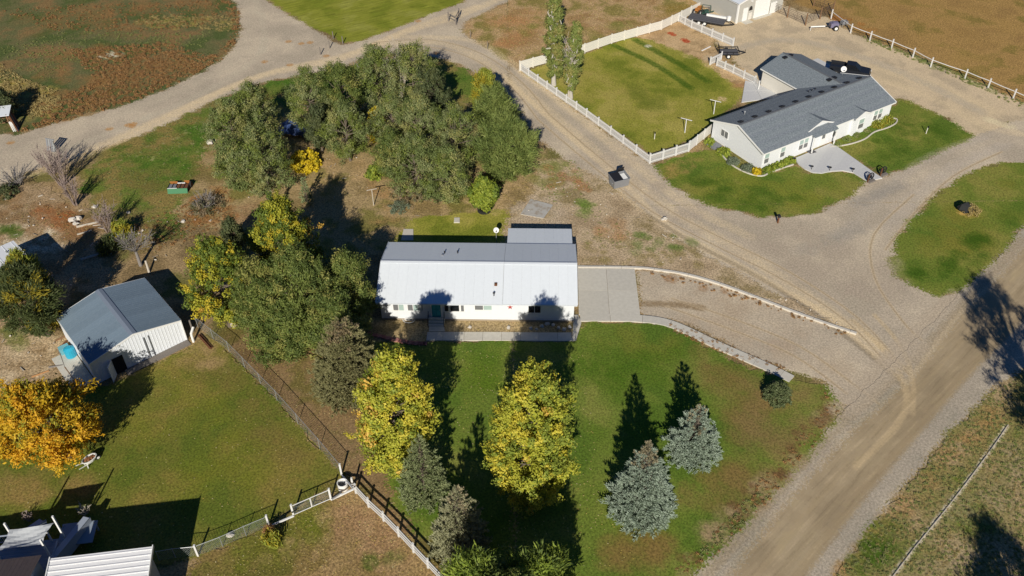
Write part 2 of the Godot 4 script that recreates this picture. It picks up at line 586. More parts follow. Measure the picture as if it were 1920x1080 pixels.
	zone("stubble_field", "stubble field with pale straw behind the privacy fence", "stubble", 0.4, PackedVector2Array([Vector2(8.3, -154.7), Vector2(3.0, -145.7), Vector2(-0.1, -140.5), Vector2(-3.9, -136.5), Vector2(-6.6, -133.2), Vector2(-7.1, -130.2), Vector2(-3.0, -124.2), Vector2(1.5, -117.7), Vector2(11.4, -123.9), Vector2(20.0, -130.0), Vector2(30.8, -136.4), Vector2(35.6, -153.8)]))
	zone("back_lawn", "yellow green fenced lawn behind the grey roofed house", "lawn_back", 0.25, PackedVector2Array([Vector2(1.9, -116.8), Vector2(11.1, -121.9), Vector2(17.9, -127.3), Vector2(21.0, -126.8), Vector2(24.1, -123.5), Vector2(28.5, -118.7), Vector2(29.5, -114.8), Vector2(32.0, -111.0), Vector2(30.9, -107.8), Vector2(25.7, -101.5), Vector2(25.3, -99.5), Vector2(17.4, -94.9), Vector2(10.1, -104.7)]))
	zone("dirt_yard", "bare dirt corner of the fenced back yard", "bare", 0.4, PackedVector2Array([Vector2(17.9, -127.3), Vector2(21.1, -129.4), Vector2(27.0, -133.4), Vector2(30.1, -126.9), Vector2(30.5, -123.0), Vector2(33.2, -115.3), Vector2(34.1, -112.7), Vector2(31.0, -107.5), Vector2(32.0, -110.9), Vector2(29.5, -114.6), Vector2(28.5, -118.5), Vector2(24.1, -123.4), Vector2(20.9, -126.6)]))
	zone("front_lawn", "green lawn before the left end of the grey roofed house", "lawn_mid", 0.4, PackedVector2Array([Vector2(17.4, -92.1), Vector2(18.94, -87.74), Vector2(22.50, -83.92), Vector2(27.48, -81.76), Vector2(30.4, -81.4), Vector2(34.1, -82.1), Vector2(38.6, -85.1), Vector2(41.5, -88.2), Vector2(40.6, -90.0), Vector2(38.2, -90.5), Vector2(35.6, -90.0), Vector2(34.1, -91.7), Vector2(29.55, -89.95), Vector2(25.2, -95.7), Vector2(21.8, -95.1)]))
	zone("side_lawn", "green lawn before the right end of the grey roofed house", "lawn_mid", 0.35, PackedVector2Array([Vector2(39.6, -96.4), Vector2(51.0, -106.2), Vector2(52.4, -107.8), Vector2(55.7, -103.5), Vector2(58.2, -98.0), Vector2(52.2, -94.0), Vector2(47.2, -90.8), Vector2(44.1, -89.8), Vector2(43.3, -90.5), Vector2(41.6, -93.4)]))
	zone("island_lawn", "rounded lawn island between the loop drive and the county road", "lawn_mid", 0.5, PackedVector2Array([Vector2(69.0, -93.7), Vector2(61.9, -92.3), Vector2(58.3, -91.6), Vector2(52.9, -89.1), Vector2(48.4, -85.3), Vector2(44.4, -80.8), Vector2(41.4, -76.9), Vector2(39.7, -73.5), Vector2(39.4, -70.9), Vector2(40.7, -69.1), Vector2(42.7, -68.0), Vector2(44.4, -68.4), Vector2(47.5, -70.3), Vector2(51.1, -73.8), Vector2(56.0, -79.0), Vector2(67.2, -90.0)]))
	zone("road_shoulder", "grey gravel shoulders of the county road", "grey", 0.15, PackedVector2Array([Vector2(11.77, -35.65), Vector2(13.63, -37.47), Vector2(18.12, -41.92), Vector2(22.52, -46.35), Vector2(29.04, -53.03), Vector2(36.9, -60.4), Vector2(45.0, -68.4), Vector2(51.1, -73.8), Vector2(56.1, -79.1), Vector2(67.2, -90.0), Vector2(53.6, -61.9), Vector2(46.8, -57.8), Vector2(42.7, -55.1), Vector2(37.1, -50.2), Vector2(31.7, -45.1), Vector2(25.58, -38.93), Vector2(22.24, -35.50)]))
	zone("county_road", "tan dirt roadway of the county road", "tan", 0.1, PackedVector2Array([Vector2(14.88, -35.61), Vector2(19.72, -41.25), Vector2(24.13, -45.79), Vector2(28.99, -50.49), Vector2(36.1, -56.6), Vector2(42.8, -64.0), Vector2(48.2, -68.9), Vector2(54.3, -75.1), Vector2(64.9, -85.4), Vector2(58.2, -71.3), Vector2(49.5, -64.1), Vector2(41.1, -56.5), Vector2(34.7, -50.3), Vector2(27.14, -42.77), Vector2(20.30, -35.53)]))
	zone("road_verge", "weedy grass verge on the far right of the county road", "verge", 0.35, PackedVector2Array([Vector2(22.43, -35.50), Vector2(25.66, -38.93), Vector2(31.8, -45.1), Vector2(37.2, -50.2), Vector2(42.8, -55.1), Vector2(46.7, -57.6), Vector2(53.5, -61.7), Vector2(67.5, -61.5), Vector2(51.5, -35.1)]))
	zone("west_scrub", "pale bare scrub on the left by the small white building", "pale", 0.8, PackedVector2Array([Vector2(-74.8, -81.5), Vector2(-60.3, -89.6), Vector2(-57.4, -91.8), Vector2(-52.5, -87.2), Vector2(-47.1, -83.9), Vector2(-41.8, -77.0), Vector2(-42.0, -69.2), Vector2(-43.0, -63.0), Vector2(-41.9, -58.7), Vector2(-42.9, -54.8), Vector2(-58.7, -52.6)]))
	zone("west_grass", "patchy green grass left of the grove", "green", 0.9, PackedVector2Array([Vector2(-51.8, -92.2), Vector2(-50.2, -97.0), Vector2(-47.8, -100.1), Vector2(-43.6, -104.3), Vector2(-39.7, -108.7), Vector2(-34.2, -91.2), Vector2(-37.9, -83.7), Vector2(-36.0, -79.7), Vector2(-40.1, -77.0), Vector2(-44.0, -81.8), Vector2(-49.8, -88.2)]))
	zone("grove_grass", "green grass along the lane behind the grove", "green", 0.5, PackedVector2Array([Vector2(-40.2, -109.2), Vector2(-35.1, -113.8), Vector2(-23.9, -118.4), Vector2(-19.7, -122.1), Vector2(-8.0, -119.7), Vector2(-4.5, -115.3), Vector2(-3.6, -109.2), Vector2(-7.4, -105.0), Vector2(-23.8, -107.6), Vector2(-35.1, -94.8)]))
	zone("grove_floor", "brown grass and dirt beneath the grove", "grove", 0.8, PackedVector2Array([Vector2(-37.6, -99.8), Vector2(-28.1, -107.7), Vector2(-6.8, -108.6), Vector2(0.3, -104.1), Vector2(3.5, -95.0), Vector2(2.59, -85.74), Vector2(-0.79, -80.89), Vector2(-10.62, -81.90), Vector2(-12.39, -78.23), Vector2(-15.27, -75.51), Vector2(-22.67, -75.67), Vector2(-31.2, -80.6), Vector2(-36.2, -80.7), Vector2(-38.1, -84.2)]))
	zone("rear_lawn", "small lawn behind the white metal roofed house", "lawn_back", 0.35, PackedVector2Array([Vector2(-10.95, -82.31), Vector2(-4.69, -82.99), Vector2(-0.49, -83.71), Vector2(0.10, -81.37), Vector2(-0.79, -80.40), Vector2(-0.80, -76.12), Vector2(-13.66, -76.39), Vector2(-12.58, -78.43)]))
	zone("weedy_gravel", "gravel with tufts of weeds right of the white metal roofed house", "weedy", 0.5, PackedVector2Array([Vector2(-0.85, -80.40), Vector2(0.42, -83.69), Vector2(2.61, -86.49), Vector2(3.5, -93.8), Vector2(6.7, -93.8), Vector2(11.97, -87.69), Vector2(16.13, -80.52), Vector2(20.88, -74.57), Vector2(26.35, -68.94), Vector2(32.9, -62.7), Vector2(23.64, -68.83), Vector2(19.20, -71.27), Vector2(12.81, -72.96), Vector2(6.82, -73.08), Vector2(6.54, -75.05), Vector2(-0.86, -75.21)]))
	zone("house_lawn", "lush lawn before the white metal roofed house", "lawn_lush", 0.35, PackedVector2Array([Vector2(-13.81, -62.43), Vector2(-8.20, -62.25), Vector2(5.76, -61.92), Vector2(6.81, -64.73), Vector2(12.39, -64.54), Vector2(14.67, -64.12), Vector2(17.20, -62.21), Vector2(20.60, -58.81), Vector2(25.47, -56.56), Vector2(28.11, -55.98), Vector2(28.76, -53.22), Vector2(26.55, -50.24), Vector2(20.14, -43.49), Vector2(14.07, -37.73), Vector2(11.77, -35.65), Vector2(-4.59, -35.89), Vector2(-12.76, -46.12), Vector2(-12.89, -54.27), Vector2(-14.64, -58.90)]))
	zone("brown_strip", "brown leaf strewn ground between the chain link fence and the conifers", "brown", 0.5, PackedVector2Array([Vector2(-28.85, -63.60), Vector2(-25.32, -66.44), Vector2(-20.96, -65.57), Vector2(-13.81, -62.43), Vector2(-12.42, -54.26), Vector2(-10.62, -46.51), Vector2(-9.79, -43.71), Vector2(-4.67, -38.10), Vector2(-3.41, -35.87), Vector2(-5.05, -35.89), Vector2(-13.25, -45.86), Vector2(-14.25, -46.79), Vector2(-21.09, -55.17)]))
	zone("yard_lawn", "broad lawn before the metal barn", "lawn_left", 0.3, PackedVector2Array([Vector2(-54.7, -53.7), Vector2(-41.9, -57.2), Vector2(-36.9, -56.9), Vector2(-30.7, -61.9), Vector2(-28.74, -63.16), Vector2(-21.04, -54.92), Vector2(-14.23, -46.68), Vector2(-14.14, -46.03), Vector2(-19.45, -42.01), Vector2(-24.13, -39.08), Vector2(-26.75, -38.34), Vector2(-37.8, -35.9), Vector2(-45.6, -36.1)]))
	zone("dry_lawn", "dry leaf strewn lawn below the gates", "lawn_dry", 0.3, PackedVector2Array([Vector2(-24.84, -35.75), Vector2(-24.11, -38.98), Vector2(-19.39, -41.71), Vector2(-16.77, -43.46), Vector2(-13.67, -45.70), Vector2(-13.14, -45.69), Vector2(-5.07, -36.33), Vector2(-4.76, -35.46)]))
	zone("planting_bed", "gravelly planting bed along the front wall", "bed", 0.15, PackedVector2Array([Vector2(-14.28, -65.75), Vector2(6.00, -65.05), Vector2(5.88, -63.09), Vector2(-8.27, -63.36), Vector2(-8.37, -61.75), Vector2(-13.81, -62.43)]))

	# worn, bleached and weedy spots; wheel tracks
	var rust := px(136, 98, 62)
	var straw := px(168, 142, 78)
	var sand := px(204, 182, 152)
	var grey := px(146, 138, 130)
	var dk := px(112, 100, 84)
	var leaf := px(62, 86, 30)
	var deep := px(54, 80, 22)
	patches(PackedVector2Array([Vector2(-67.1, -124.5), Vector2(-52.6, -128.5), Vector2(-40.6, -122.0), Vector2(-46.2, -114.1), Vector2(-58.4, -105.0), Vector2(-64.4, -102.4), Vector2(-66.8, -106.6)]), 80, 1.0, 3.0, rust, 0.45)
	patches(PackedVector2Array([Vector2(-80.6, -137.9), Vector2(-65.6, -143.6), Vector2(-46.3, -143.0), Vector2(-44.0, -136.8), Vector2(-58.3, -131.4), Vector2(-71.7, -128.1)]), 36, 1.2, 3.5, rust, 0.3)
	patches(PackedVector2Array([Vector2(-72.9, -119.6), Vector2(-62.1, -113.0), Vector2(-57.5, -106.3), Vector2(-62.1, -103.7), Vector2(-68.4, -108.7)]), 30, 0.8, 2.0, straw, 0.6)
	patches(PackedVector2Array([Vector2(-58.7, -135.2), Vector2(-52.8, -138.0), Vector2(-42.9, -135.7), Vector2(-42.3, -130.9), Vector2(-53.6, -132.2)]), 22, 0.7, 1.6, straw, 0.6)
	blob(Vector2(-58.34, -123.52), 2.0, px(206, 194, 178), 0.75)
	blob(Vector2(-57.24, -123.49), 1.6, px(206, 194, 178), 0.7)
	blob(Vector2(-59.49, -123.21), 1.1, px(206, 194, 178), 0.7)
	track(PackedVector2Array([Vector2(-57.4, -91.8), Vector2(-51.5, -97.0), Vector2(-44.5, -105.0), Vector2(-35.5, -115.8), Vector2(-24.2, -121.2), Vector2(-15.7, -129.7), Vector2(-7.8, -135.2), Vector2(0.6, -143.6)]), 1.6, sand, 0.5)
	track(PackedVector2Array([Vector2(-54.9, -95.2), Vector2(-48.9, -101.4), Vector2(-40.4, -111.2), Vector2(-32.9, -118.1), Vector2(-23.0, -123.2), Vector2(-14.2, -132.0), Vector2(-4.5, -139.6)]), 1.0, sand, 0.35)
	track(PackedVector2Array([Vector2(-62.0, -96.6), Vector2(-52.9, -105.2), Vector2(-44.5, -113.3), Vector2(-39.9, -122.0), Vector2(-40.2, -134.7), Vector2(-43.7, -147.2)]), 1.4, px(178, 164, 148), 0.3)
	track(PackedVector2Array([Vector2(-58.8, -95.3), Vector2(-50.0, -102.7), Vector2(-40.8, -113.2), Vector2(-36.3, -123.6), Vector2(-38.9, -136.6), Vector2(-42.8, -147.2)]), 1.0, px(178, 166, 150), 0.3)
	track(PackedVector2Array([Vector2(-20.1, -125.7), Vector2(-10.6, -126.3), Vector2(-4.2, -120.9), Vector2(3.2, -109.0), Vector2(9.5, -97.4), Vector2(15.09, -87.83), Vector2(20.13, -80.43), Vector2(25.77, -73.75), Vector2(31.3, -65.3), Vector2(35.3, -58.7)]), 1.5, sand, 0.35)
	track(PackedVector2Array([Vector2(-17.2, -128.3), Vector2(-5.9, -127.1), Vector2(0.4, -119.2), Vector2(8.7, -104.6), Vector2(14.5, -93.6), Vector2(20.09, -83.98), Vector2(26.55, -77.40)]), 1.2, sand, 0.3)
	track(PackedVector2Array([Vector2(-1.1, -116.0), Vector2(6.4, -101.3), Vector2(12.77, -89.56), Vector2(17.19, -80.49), Vector2(21.63, -75.64), Vector2(28.75, -67.75), Vector2(34.3, -61.5), Vector2(35.9, -57.3)]), 0.7, sand, 0.45)
	track(PackedVector2Array([Vector2(12.50, -86.80), Vector2(17.57, -79.02), Vector2(25.21, -71.14), Vector2(31.1, -64.6), Vector2(35.0, -56.3)]), 0.6, px(198, 176, 146), 0.5)
	track(PackedVector2Array([Vector2(15.08, -82.54), Vector2(19.59, -77.07), Vector2(26.11, -70.28), Vector2(32.2, -61.6), Vector2(35.2, -55.3)]), 0.5, dk, 0.25)
	track(PackedVector2Array([Vector2(39.7, -111.7), Vector2(50.3, -113.0), Vector2(56.9, -106.9), Vector2(61.1, -99.9), Vector2(68.6, -97.1)]), 1.5, sand, 0.3)
	track(PackedVector2Array([Vector2(32.7, -128.7), Vector2(41.0, -123.0), Vector2(50.3, -117.7), Vector2(58.2, -110.5), Vector2(64.6, -101.8)]), 2.0, sand, 0.3)
	track(PackedVector2Array([Vector2(28.8, -120.0), Vector2(39.3, -125.7), Vector2(47.2, -122.9), Vector2(55.2, -114.4), Vector2(61.8, -103.2)]), 1.4, px(168, 156, 142), 0.35)
	track(PackedVector2Array([Vector2(40.9, -79.0), Vector2(46.5, -85.0), Vector2(53.8, -91.4), Vector2(62.2, -96.1)]), 1.6, px(172, 160, 150), 0.4)
	track(PackedVector2Array([Vector2(34.1, -75.4), Vector2(41.3, -84.0), Vector2(50.4, -92.7), Vector2(60.3, -98.0)]), 1.3, px(172, 160, 150), 0.35)
	blob(Vector2(42.38, -85.58), 1.5, grey, 0.5, 3.0, -0.5)
	blob(Vector2(34.56, -77.22), 1.8, grey, 0.4, 3.0, -0.5)
	track(PackedVector2Array([Vector2(61.6, -101.9), Vector2(64.0, -99.6)]), 1.2, px(206, 190, 160), 0.7)
	patches(PackedVector2Array([Vector2(20.13, -80.43), Vector2(30.7, -80.2), Vector2(39.7, -75.3), Vector2(38.3, -67.6), Vector2(31.9, -67.7)]), 40, 1.5, 3.5, px(160, 146, 132), 0.4)
	patches(PackedVector2Array([Vector2(13.19, -71.39), Vector2(23.44, -67.86), Vector2(30.2, -61.6), Vector2(33.0, -57.4), Vector2(28.90, -56.76), Vector2(22.04, -61.03), Vector2(15.14, -65.65)]), 30, 1.2, 3.0, px(164, 146, 128), 0.5)
	patches(PackedVector2Array([Vector2(11.2, -101.2), Vector2(17.9, -90.0), Vector2(22.30, -79.40), Vector2(19.82, -78.49), Vector2(9.3, -93.7)]), 20, 1.0, 2.5, px(156, 142, 130), 0.4)
	patches(PackedVector2Array([Vector2(13.29, -72.25), Vector2(16.53, -71.75), Vector2(32.6, -62.7), Vector2(30.9, -63.8)]), 16, 0.5, 1.1, px(132, 92, 60), 0.6)
	track(PackedVector2Array([Vector2(12.97, -67.26), Vector2(16.39, -67.04), Vector2(19.45, -66.34)]), 0.8, px(124, 104, 80), 0.5)
	# weeds on the gravel beside the house
	patches(PackedVector2Array([Vector2(2.8, -95.1), Vector2(6.7, -93.8), Vector2(8.33, -89.10), Vector2(6.27, -85.87), Vector2(2.65, -88.12)]), 24, 0.7, 1.8, px(112, 116, 60), 0.55)
	patches(PackedVector2Array([Vector2(4.1, -93.8), Vector2(8.5, -91.4), Vector2(9.42, -86.87), Vector2(5.05, -85.90)]), 16, 0.6, 1.3, px(150, 102, 66), 0.55)
	patches(PackedVector2Array([Vector2(7.74, -84.78), Vector2(9.60, -85.26), Vector2(9.70, -82.66), Vector2(8.17, -82.19)]), 9, 0.8, 1.4, px(96, 116, 52), 0.6)
	patches(PackedVector2Array([Vector2(13.15, -78.64), Vector2(16.92, -78.55), Vector2(20.16, -77.06), Vector2(19.37, -75.69), Vector2(12.52, -75.38)]), 22, 0.5, 1.2, px(92, 108, 54), 0.6)
	patches(PackedVector2Array([Vector2(8.99, -81.17), Vector2(13.18, -81.58), Vector2(12.19, -77.70), Vector2(9.34, -78.24)]), 14, 0.6, 1.6, px(160, 120, 84), 0.4)
	patches(PackedVector2Array([Vector2(7.35, -78.76), Vector2(19.37, -75.69), Vector2(22.18, -72.50), Vector2(13.39, -73.12), Vector2(7.28, -73.42)]), 40, 0.4, 1.1, px(120, 108, 66), 0.5)
	patches(PackedVector2Array([Vector2(-0.18, -84.96), Vector2(5.07, -86.43), Vector2(6.00, -80.74), Vector2(0.09, -80.87)]), 22, 0.7, 1.8, px(166, 150, 134), 0.6)
	# back lawn: two dark green lines over the drain field
	track(PackedVector2Array([Vector2(15.4, -124.8), Vector2(20.9, -118.2), Vector2(25.0, -110.9)]), 0.85, deep, 0.45)
	track(PackedVector2Array([Vector2(18.8, -126.5), Vector2(24.0, -118.8), Vector2(27.8, -112.5)]), 0.95, deep, 0.45)
	patches(PackedVector2Array([Vector2(11.2, -120.5), Vector2(16.5, -112.4), Vector2(26.4, -106.2), Vector2(22.1, -100.9), Vector2(13.3, -102.5), Vector2(7.6, -111.1)]), 34, 1.2, 3.2, px(148, 136, 74), 0.45)
	patches(PackedVector2Array([Vector2(16.6, -113.9), Vector2(21.7, -107.8), Vector2(20.6, -105.0), Vector2(16.6, -107.2)]), 16, 1.0, 2.5, px(96, 104, 40), 0.45)
	patches(PackedVector2Array([Vector2(21.2, -127.2), Vector2(30.0, -126.9), Vector2(32.8, -113.5), Vector2(29.4, -115.1), Vector2(24.0, -123.9)]), 26, 0.8, 2.0, px(192, 164, 130), 0.5)
	blob(Vector2(24.44, -128.36), 0.75, px(160, 66, 40), 0.95)
	blob(Vector2(24.77, -127.80), 0.65, px(160, 66, 40), 0.95)
	blob(Vector2(26.11, -126.13), 0.8, px(160, 62, 38), 0.95)
	blob(Vector2(26.43, -125.59), 0.8, px(160, 62, 38), 0.95)
	blob(Vector2(20.56, -124.17), 0.85, px(196, 188, 176), 0.95)
	blob(Vector2(28.62, -108.04), 1.1, px(196, 168, 140), 0.8)
	blob(Vector2(31.76, -111.96), 1.9, px(158, 118, 84), 0.7)
	# front lawns
	patches(PackedVector2Array([Vector2(18.1, -91.7), Vector2(24.1, -93.3), Vector2(28.95, -88.62), Vector2(37.7, -88.4), Vector2(38.0, -85.1), Vector2(27.59, -82.26), Vector2(22.59, -84.44)]), 40, 0.8, 2.4, px(114, 116, 46), 0.45)
	patches(PackedVector2Array([Vector2(19.9, -91.1), Vector2(27.48, -87.55), Vector2(34.3, -85.2), Vector2(27.70, -82.77), Vector2(22.68, -84.96)]), 24, 0.9, 2.2, deep, 0.4)
	patches(PackedVector2Array([Vector2(18.1, -91.7), Vector2(22.9, -94.0), Vector2(25.0, -92.7), Vector2(21.8, -91.1), Vector2(19.05, -89.41)]), 14, 0.6, 1.5, px(160, 128, 84), 0.5)
	patches(PackedVector2Array([Vector2(26.24, -81.49), Vector2(30.5, -82.0), Vector2(33.7, -82.9), Vector2(31.1, -82.0)]), 8, 0.6, 1.2, px(150, 116, 82), 0.6)
	patches(PackedVector2Array([Vector2(41.8, -94.1), Vector2(51.3, -102.8), Vector2(56.9, -99.4), Vector2(47.9, -92.8)]), 30, 0.8, 2.0, deep, 0.4)
	patches(PackedVector2Array([Vector2(41.9, -75.2), Vector2(49.9, -82.8), Vector2(58.7, -87.9), Vector2(55.6, -80.6), Vector2(46.5, -72.4)]), 34, 1.0, 2.6, px(112, 110, 48), 0.5)
	patches(PackedVector2Array([Vector2(40.5, -72.6), Vector2(43.1, -69.1), Vector2(49.1, -73.3), Vector2(56.6, -81.6), Vector2(52.8, -79.7), Vector2(44.3, -72.5)]), 26, 0.8, 1.9, deep, 0.5)
	blob(Vector2(50.89, -81.95), 1.5, px(190, 152, 92), 0.85)
	# lawn before the house: dry to the right and along the road
	patches(PackedVector2Array([Vector2(16.53, -61.14), Vector2(21.33, -57.57), Vector2(23.78, -55.54), Vector2(21.86, -51.21), Vector2(18.77, -49.50), Vector2(17.70, -56.30)]), 40, 1.0, 2.6, px(118, 98, 60), 0.35)
	patches(PackedVector2Array([Vector2(21.06, -56.24), Vector2(27.59, -55.47), Vector2(27.84, -52.93), Vector2(21.59, -46.10), Vector2(17.40, -42.52), Vector2(19.11, -48.91)]), 60, 1.0, 2.4, px(126, 104, 70), 0.4)
	patches(PackedVector2Array([Vector2(13.25, -45.69), Vector2(16.38, -46.18), Vector2(20.32, -48.33), Vector2(17.40, -42.52), Vector2(13.63, -42.58)]), 30, 1.0, 2.0, px(120, 98, 62), 0.4)
	patches(PackedVector2Array([Vector2(7.57, -40.71), Vector2(12.03, -40.17), Vector2(10.44, -37.42), Vector2(6.12, -37.94)]), 26, 0.9, 2.0, px(120, 98, 60), 0.5)
	patches(PackedVector2Array([Vector2(7.14, -63.51), Vector2(12.31, -63.79), Vector2(16.64, -61.86), Vector2(14.23, -59.06), Vector2(7.93, -60.58)]), 24, 0.8, 2.2, px(104, 108, 46), 0.5)
	patches(PackedVector2Array([Vector2(11.24, -37.41), Vector2(18.55, -44.03), Vector2(28.01, -53.55), Vector2(28.45, -52.61), Vector2(20.08, -43.24), Vector2(13.11, -36.72)]), 60, 0.6, 1.6, px(146, 124, 98), 0.6)
	patches(PackedVector2Array([Vector2(11.24, -37.41), Vector2(18.66, -44.55), Vector2(27.65, -54.82), Vector2(28.30, -52.92), Vector2(20.14, -43.49), Vector2(12.68, -36.51)]), 26, 0.4, 1.0, px(96, 66, 50), 0.55)
	patches(PackedVector2Array([Vector2(5.97, -61.33), Vector2(16.42, -60.42), Vector2(15.85, -53.76), Vector2(12.47, -49.60), Vector2(7.06, -49.69), Vector2(6.00, -57.84)]), 26, 1.2, 3.0, px(64, 92, 24), 0.35)
	patches(PackedVector2Array([Vector2(-4.11, -61.52), Vector2(-0.07, -61.45), Vector2(-0.61, -54.05), Vector2(-3.91, -54.11)]), 10, 1.2, 2.6, px(82, 104, 32), 0.4)
	# yard lawn and dry lawn
	patches(PackedVector2Array([Vector2(-42.7, -47.7), Vector2(-34.3, -46.5), Vector2(-34.7, -44.9), Vector2(-41.1, -44.0)]), 20, 0.9, 2.2, px(134, 112, 70), 0.55)
	patches(PackedVector2Array([Vector2(-31.3, -61.3), Vector2(-27.27, -61.24), Vector2(-19.66, -52.52), Vector2(-16.07, -47.26), Vector2(-19.82, -48.43), Vector2(-25.70, -54.49)]), 36, 0.9, 2.2, px(112, 100, 56), 0.5)
	patches(PackedVector2Array([Vector2(-34.7, -54.6), Vector2(-29.58, -58.49), Vector2(-19.82, -48.43), Vector2(-20.62, -43.63), Vector2(-28.30, -43.75)]), 40, 1.0, 2.6, px(104, 110, 40), 0.4)
	patches(PackedVector2Array([Vector2(-30.7, -62.8), Vector2(-27.44, -61.96), Vector2(-25.63, -58.42), Vector2(-28.76, -59.16), Vector2(-31.2, -59.2)]), 20, 0.6, 1.5, px(146, 122, 88), 0.6)
	patches(PackedVector2Array([Vector2(-14.59, -43.03), Vector2(-10.46, -43.98), Vector2(-6.74, -39.04), Vector2(-9.04, -37.71), Vector2(-13.10, -38.22)]), 44, 0.7, 1.8, px(140, 112, 84), 0.55)
	patches(PackedVector2Array([Vector2(-11.19, -39.11), Vector2(-9.16, -39.08), Vector2(-9.04, -37.71), Vector2(-11.04, -37.74)]), 6, 0.8, 1.4, leaf, 0.5)
	patches(PackedVector2Array([Vector2(-22.18, -41.17), Vector2(-15.51, -43.55), Vector2(-14.30, -41.05), Vector2(-18.72, -38.31), Vector2(-22.53, -37.46)]), 24, 0.8, 2.0, px(98, 104, 40), 0.45)
	# grove floor, west side
	patches(PackedVector2Array([Vector2(-25.7, -93.4), Vector2(-16.9, -95.5), Vector2(-15.1, -90.8), Vector2(-16.61, -87.47), Vector2(-26.16, -88.79)]), 24, 0.8, 2.0, px(176, 146, 110), 0.55)
	patches(PackedVector2Array([Vector2(-6.2, -90.6), Vector2(0.2, -90.4), Vector2(1.98, -85.97), Vector2(-0.49, -82.89), Vector2(-4.69, -82.99)]), 24, 0.7, 1.8, px(190, 162, 128), 0.55)
	patches(PackedVector2Array([Vector2(-32.1, -84.6), Vector2(-28.04, -85.59), Vector2(-26.03, -81.45), Vector2(-31.4, -81.6)]), 16, 0.8, 2.0, px(140, 110, 84), 0.5)
	patches(PackedVector2Array([Vector2(-16.86, -89.69), Vector2(-12.35, -88.47), Vector2(-10.64, -82.11), Vector2(-15.32, -81.21)]), 18, 0.8, 1.8, px(152, 118, 82), 0.5)
	patches(PackedVector2Array([Vector2(-59.9, -88.5), Vector2(-53.1, -87.2), Vector2(-45.2, -81.9), Vector2(-46.8, -78.0), Vector2(-56.4, -80.1)]), 40, 0.8, 2.2, px(128, 96, 66), 0.5)
	patches(PackedVector2Array([Vector2(-57.2, -82.1), Vector2(-49.6, -81.0), Vector2(-48.2, -77.1), Vector2(-52.5, -76.3), Vector2(-55.2, -77.3)]), 30, 0.6, 1.6, px(204, 190, 170), 0.55)
	patches(PackedVector2Array([Vector2(-56.8, -81.1), Vector2(-54.6, -81.6), Vector2(-53.8, -79.6), Vector2(-56.0, -79.2)]), 8, 0.8, 1.6, leaf, 0.6)
	patches(PackedVector2Array([Vector2(-49.8, -64.6), Vector2(-47.3, -66.1), Vector2(-43.5, -63.0), Vector2(-42.4, -58.7), Vector2(-46.5, -56.8)]), 40, 0.7, 1.8, px(190, 170, 144), 0.55)
	patches(PackedVector2Array([Vector2(-49.8, -64.6), Vector2(-48.1, -65.3), Vector2(-45.8, -62.3), Vector2(-47.9, -62.3)]), 10, 0.7, 1.5, px(92, 100, 48), 0.6)
	patches(PackedVector2Array([Vector2(-54.8, -85.1), Vector2(-50.1, -84.0), Vector2(-45.7, -79.9), Vector2(-50.8, -81.0)]), 18, 0.7, 1.5, px(138, 86, 52), 0.55)
	patches(PackedVector2Array([Vector2(-45.8, -91.5), Vector2(-35.1, -94.8), Vector2(-34.6, -90.1), Vector2(-39.1, -88.0), Vector2(-43.8, -87.0)]), 26, 1.0, 2.4, px(108, 98, 56), 0.5)
	patches(PackedVector2Array([Vector2(-38.1, -89.1), Vector2(-33.1, -89.0), Vector2(-30.8, -81.6), Vector2(-35.6, -81.7)]), 26, 0.6, 1.4, px(138, 88, 50), 0.65)
	patches(PackedVector2Array([Vector2(-45.6, -86.0), Vector2(-38.4, -85.3), Vector2(-35.5, -76.9), Vector2(-39.8, -76.0)]), 26, 0.9, 2.0, px(112, 92, 66), 0.5)
	patches(PackedVector2Array([Vector2(-49.6, -95.1), Vector2(-43.3, -103.2), Vector2(-39.1, -105.9), Vector2(-35.2, -92.4), Vector2(-39.4, -89.1), Vector2(-44.4, -87.0)]), 40, 0.6, 1.6, px(128, 106, 68), 0.5)
	patches(PackedVector2Array([Vector2(-50.9, -95.2), Vector2(-43.4, -103.6), Vector2(-39.2, -106.6), Vector2(-37.0, -97.3), Vector2(-43.8, -89.2)]), 24, 0.6, 1.4, px(58, 86, 30), 0.5)
	patches(PackedVector2Array([Vector2(-49.2, -93.9), Vector2(-43.1, -102.6), Vector2(-38.6, -103.8), Vector2(-36.4, -94.8)]), 20, 0.2, 0.5, px(170, 158, 124), 0.6)
	patches(PackedVector2Array([Vector2(-15.43, -43.04), Vector2(-10.48, -44.24), Vector2(-6.30, -38.58), Vector2(-10.59, -37.29), Vector2(-19.53, -38.32)]), 70, 0.3, 0.9, px(156, 130, 98), 0.5)
	# verge beyond the county road
	patches(PackedVector2Array([Vector2(23.37, -36.79), Vector2(32.7, -45.4), Vector2(42.4, -54.2), Vector2(43.8, -53.3), Vector2(33.0, -43.8), Vector2(25.73, -36.75)]), 60, 0.6, 1.5, px(150, 118, 80), 0.5)
	patches(PackedVector2Array([Vector2(26.51, -36.74), Vector2(33.3, -42.3), Vector2(42.1, -49.1), Vector2(44.0, -47.4), Vector2(36.7, -36.6)]), 50, 0.8, 1.8, px(146, 130, 106), 0.5)
	patches(PackedVector2Array([Vector2(24.16, -36.78), Vector2(27.66, -40.41), Vector2(30.8, -42.3), Vector2(27.73, -38.07)]), 20, 0.7, 1.6, leaf, 0.55)
	track(PackedVector2Array([Vector2(27.24, -36.07), Vector2(30.3, -39.1), Vector2(33.4, -42.0), Vector2(36.7, -45.2), Vector2(40.2, -48.7), Vector2(42.4, -51.0)]), 0.35, px(176, 166, 150), 0.9)
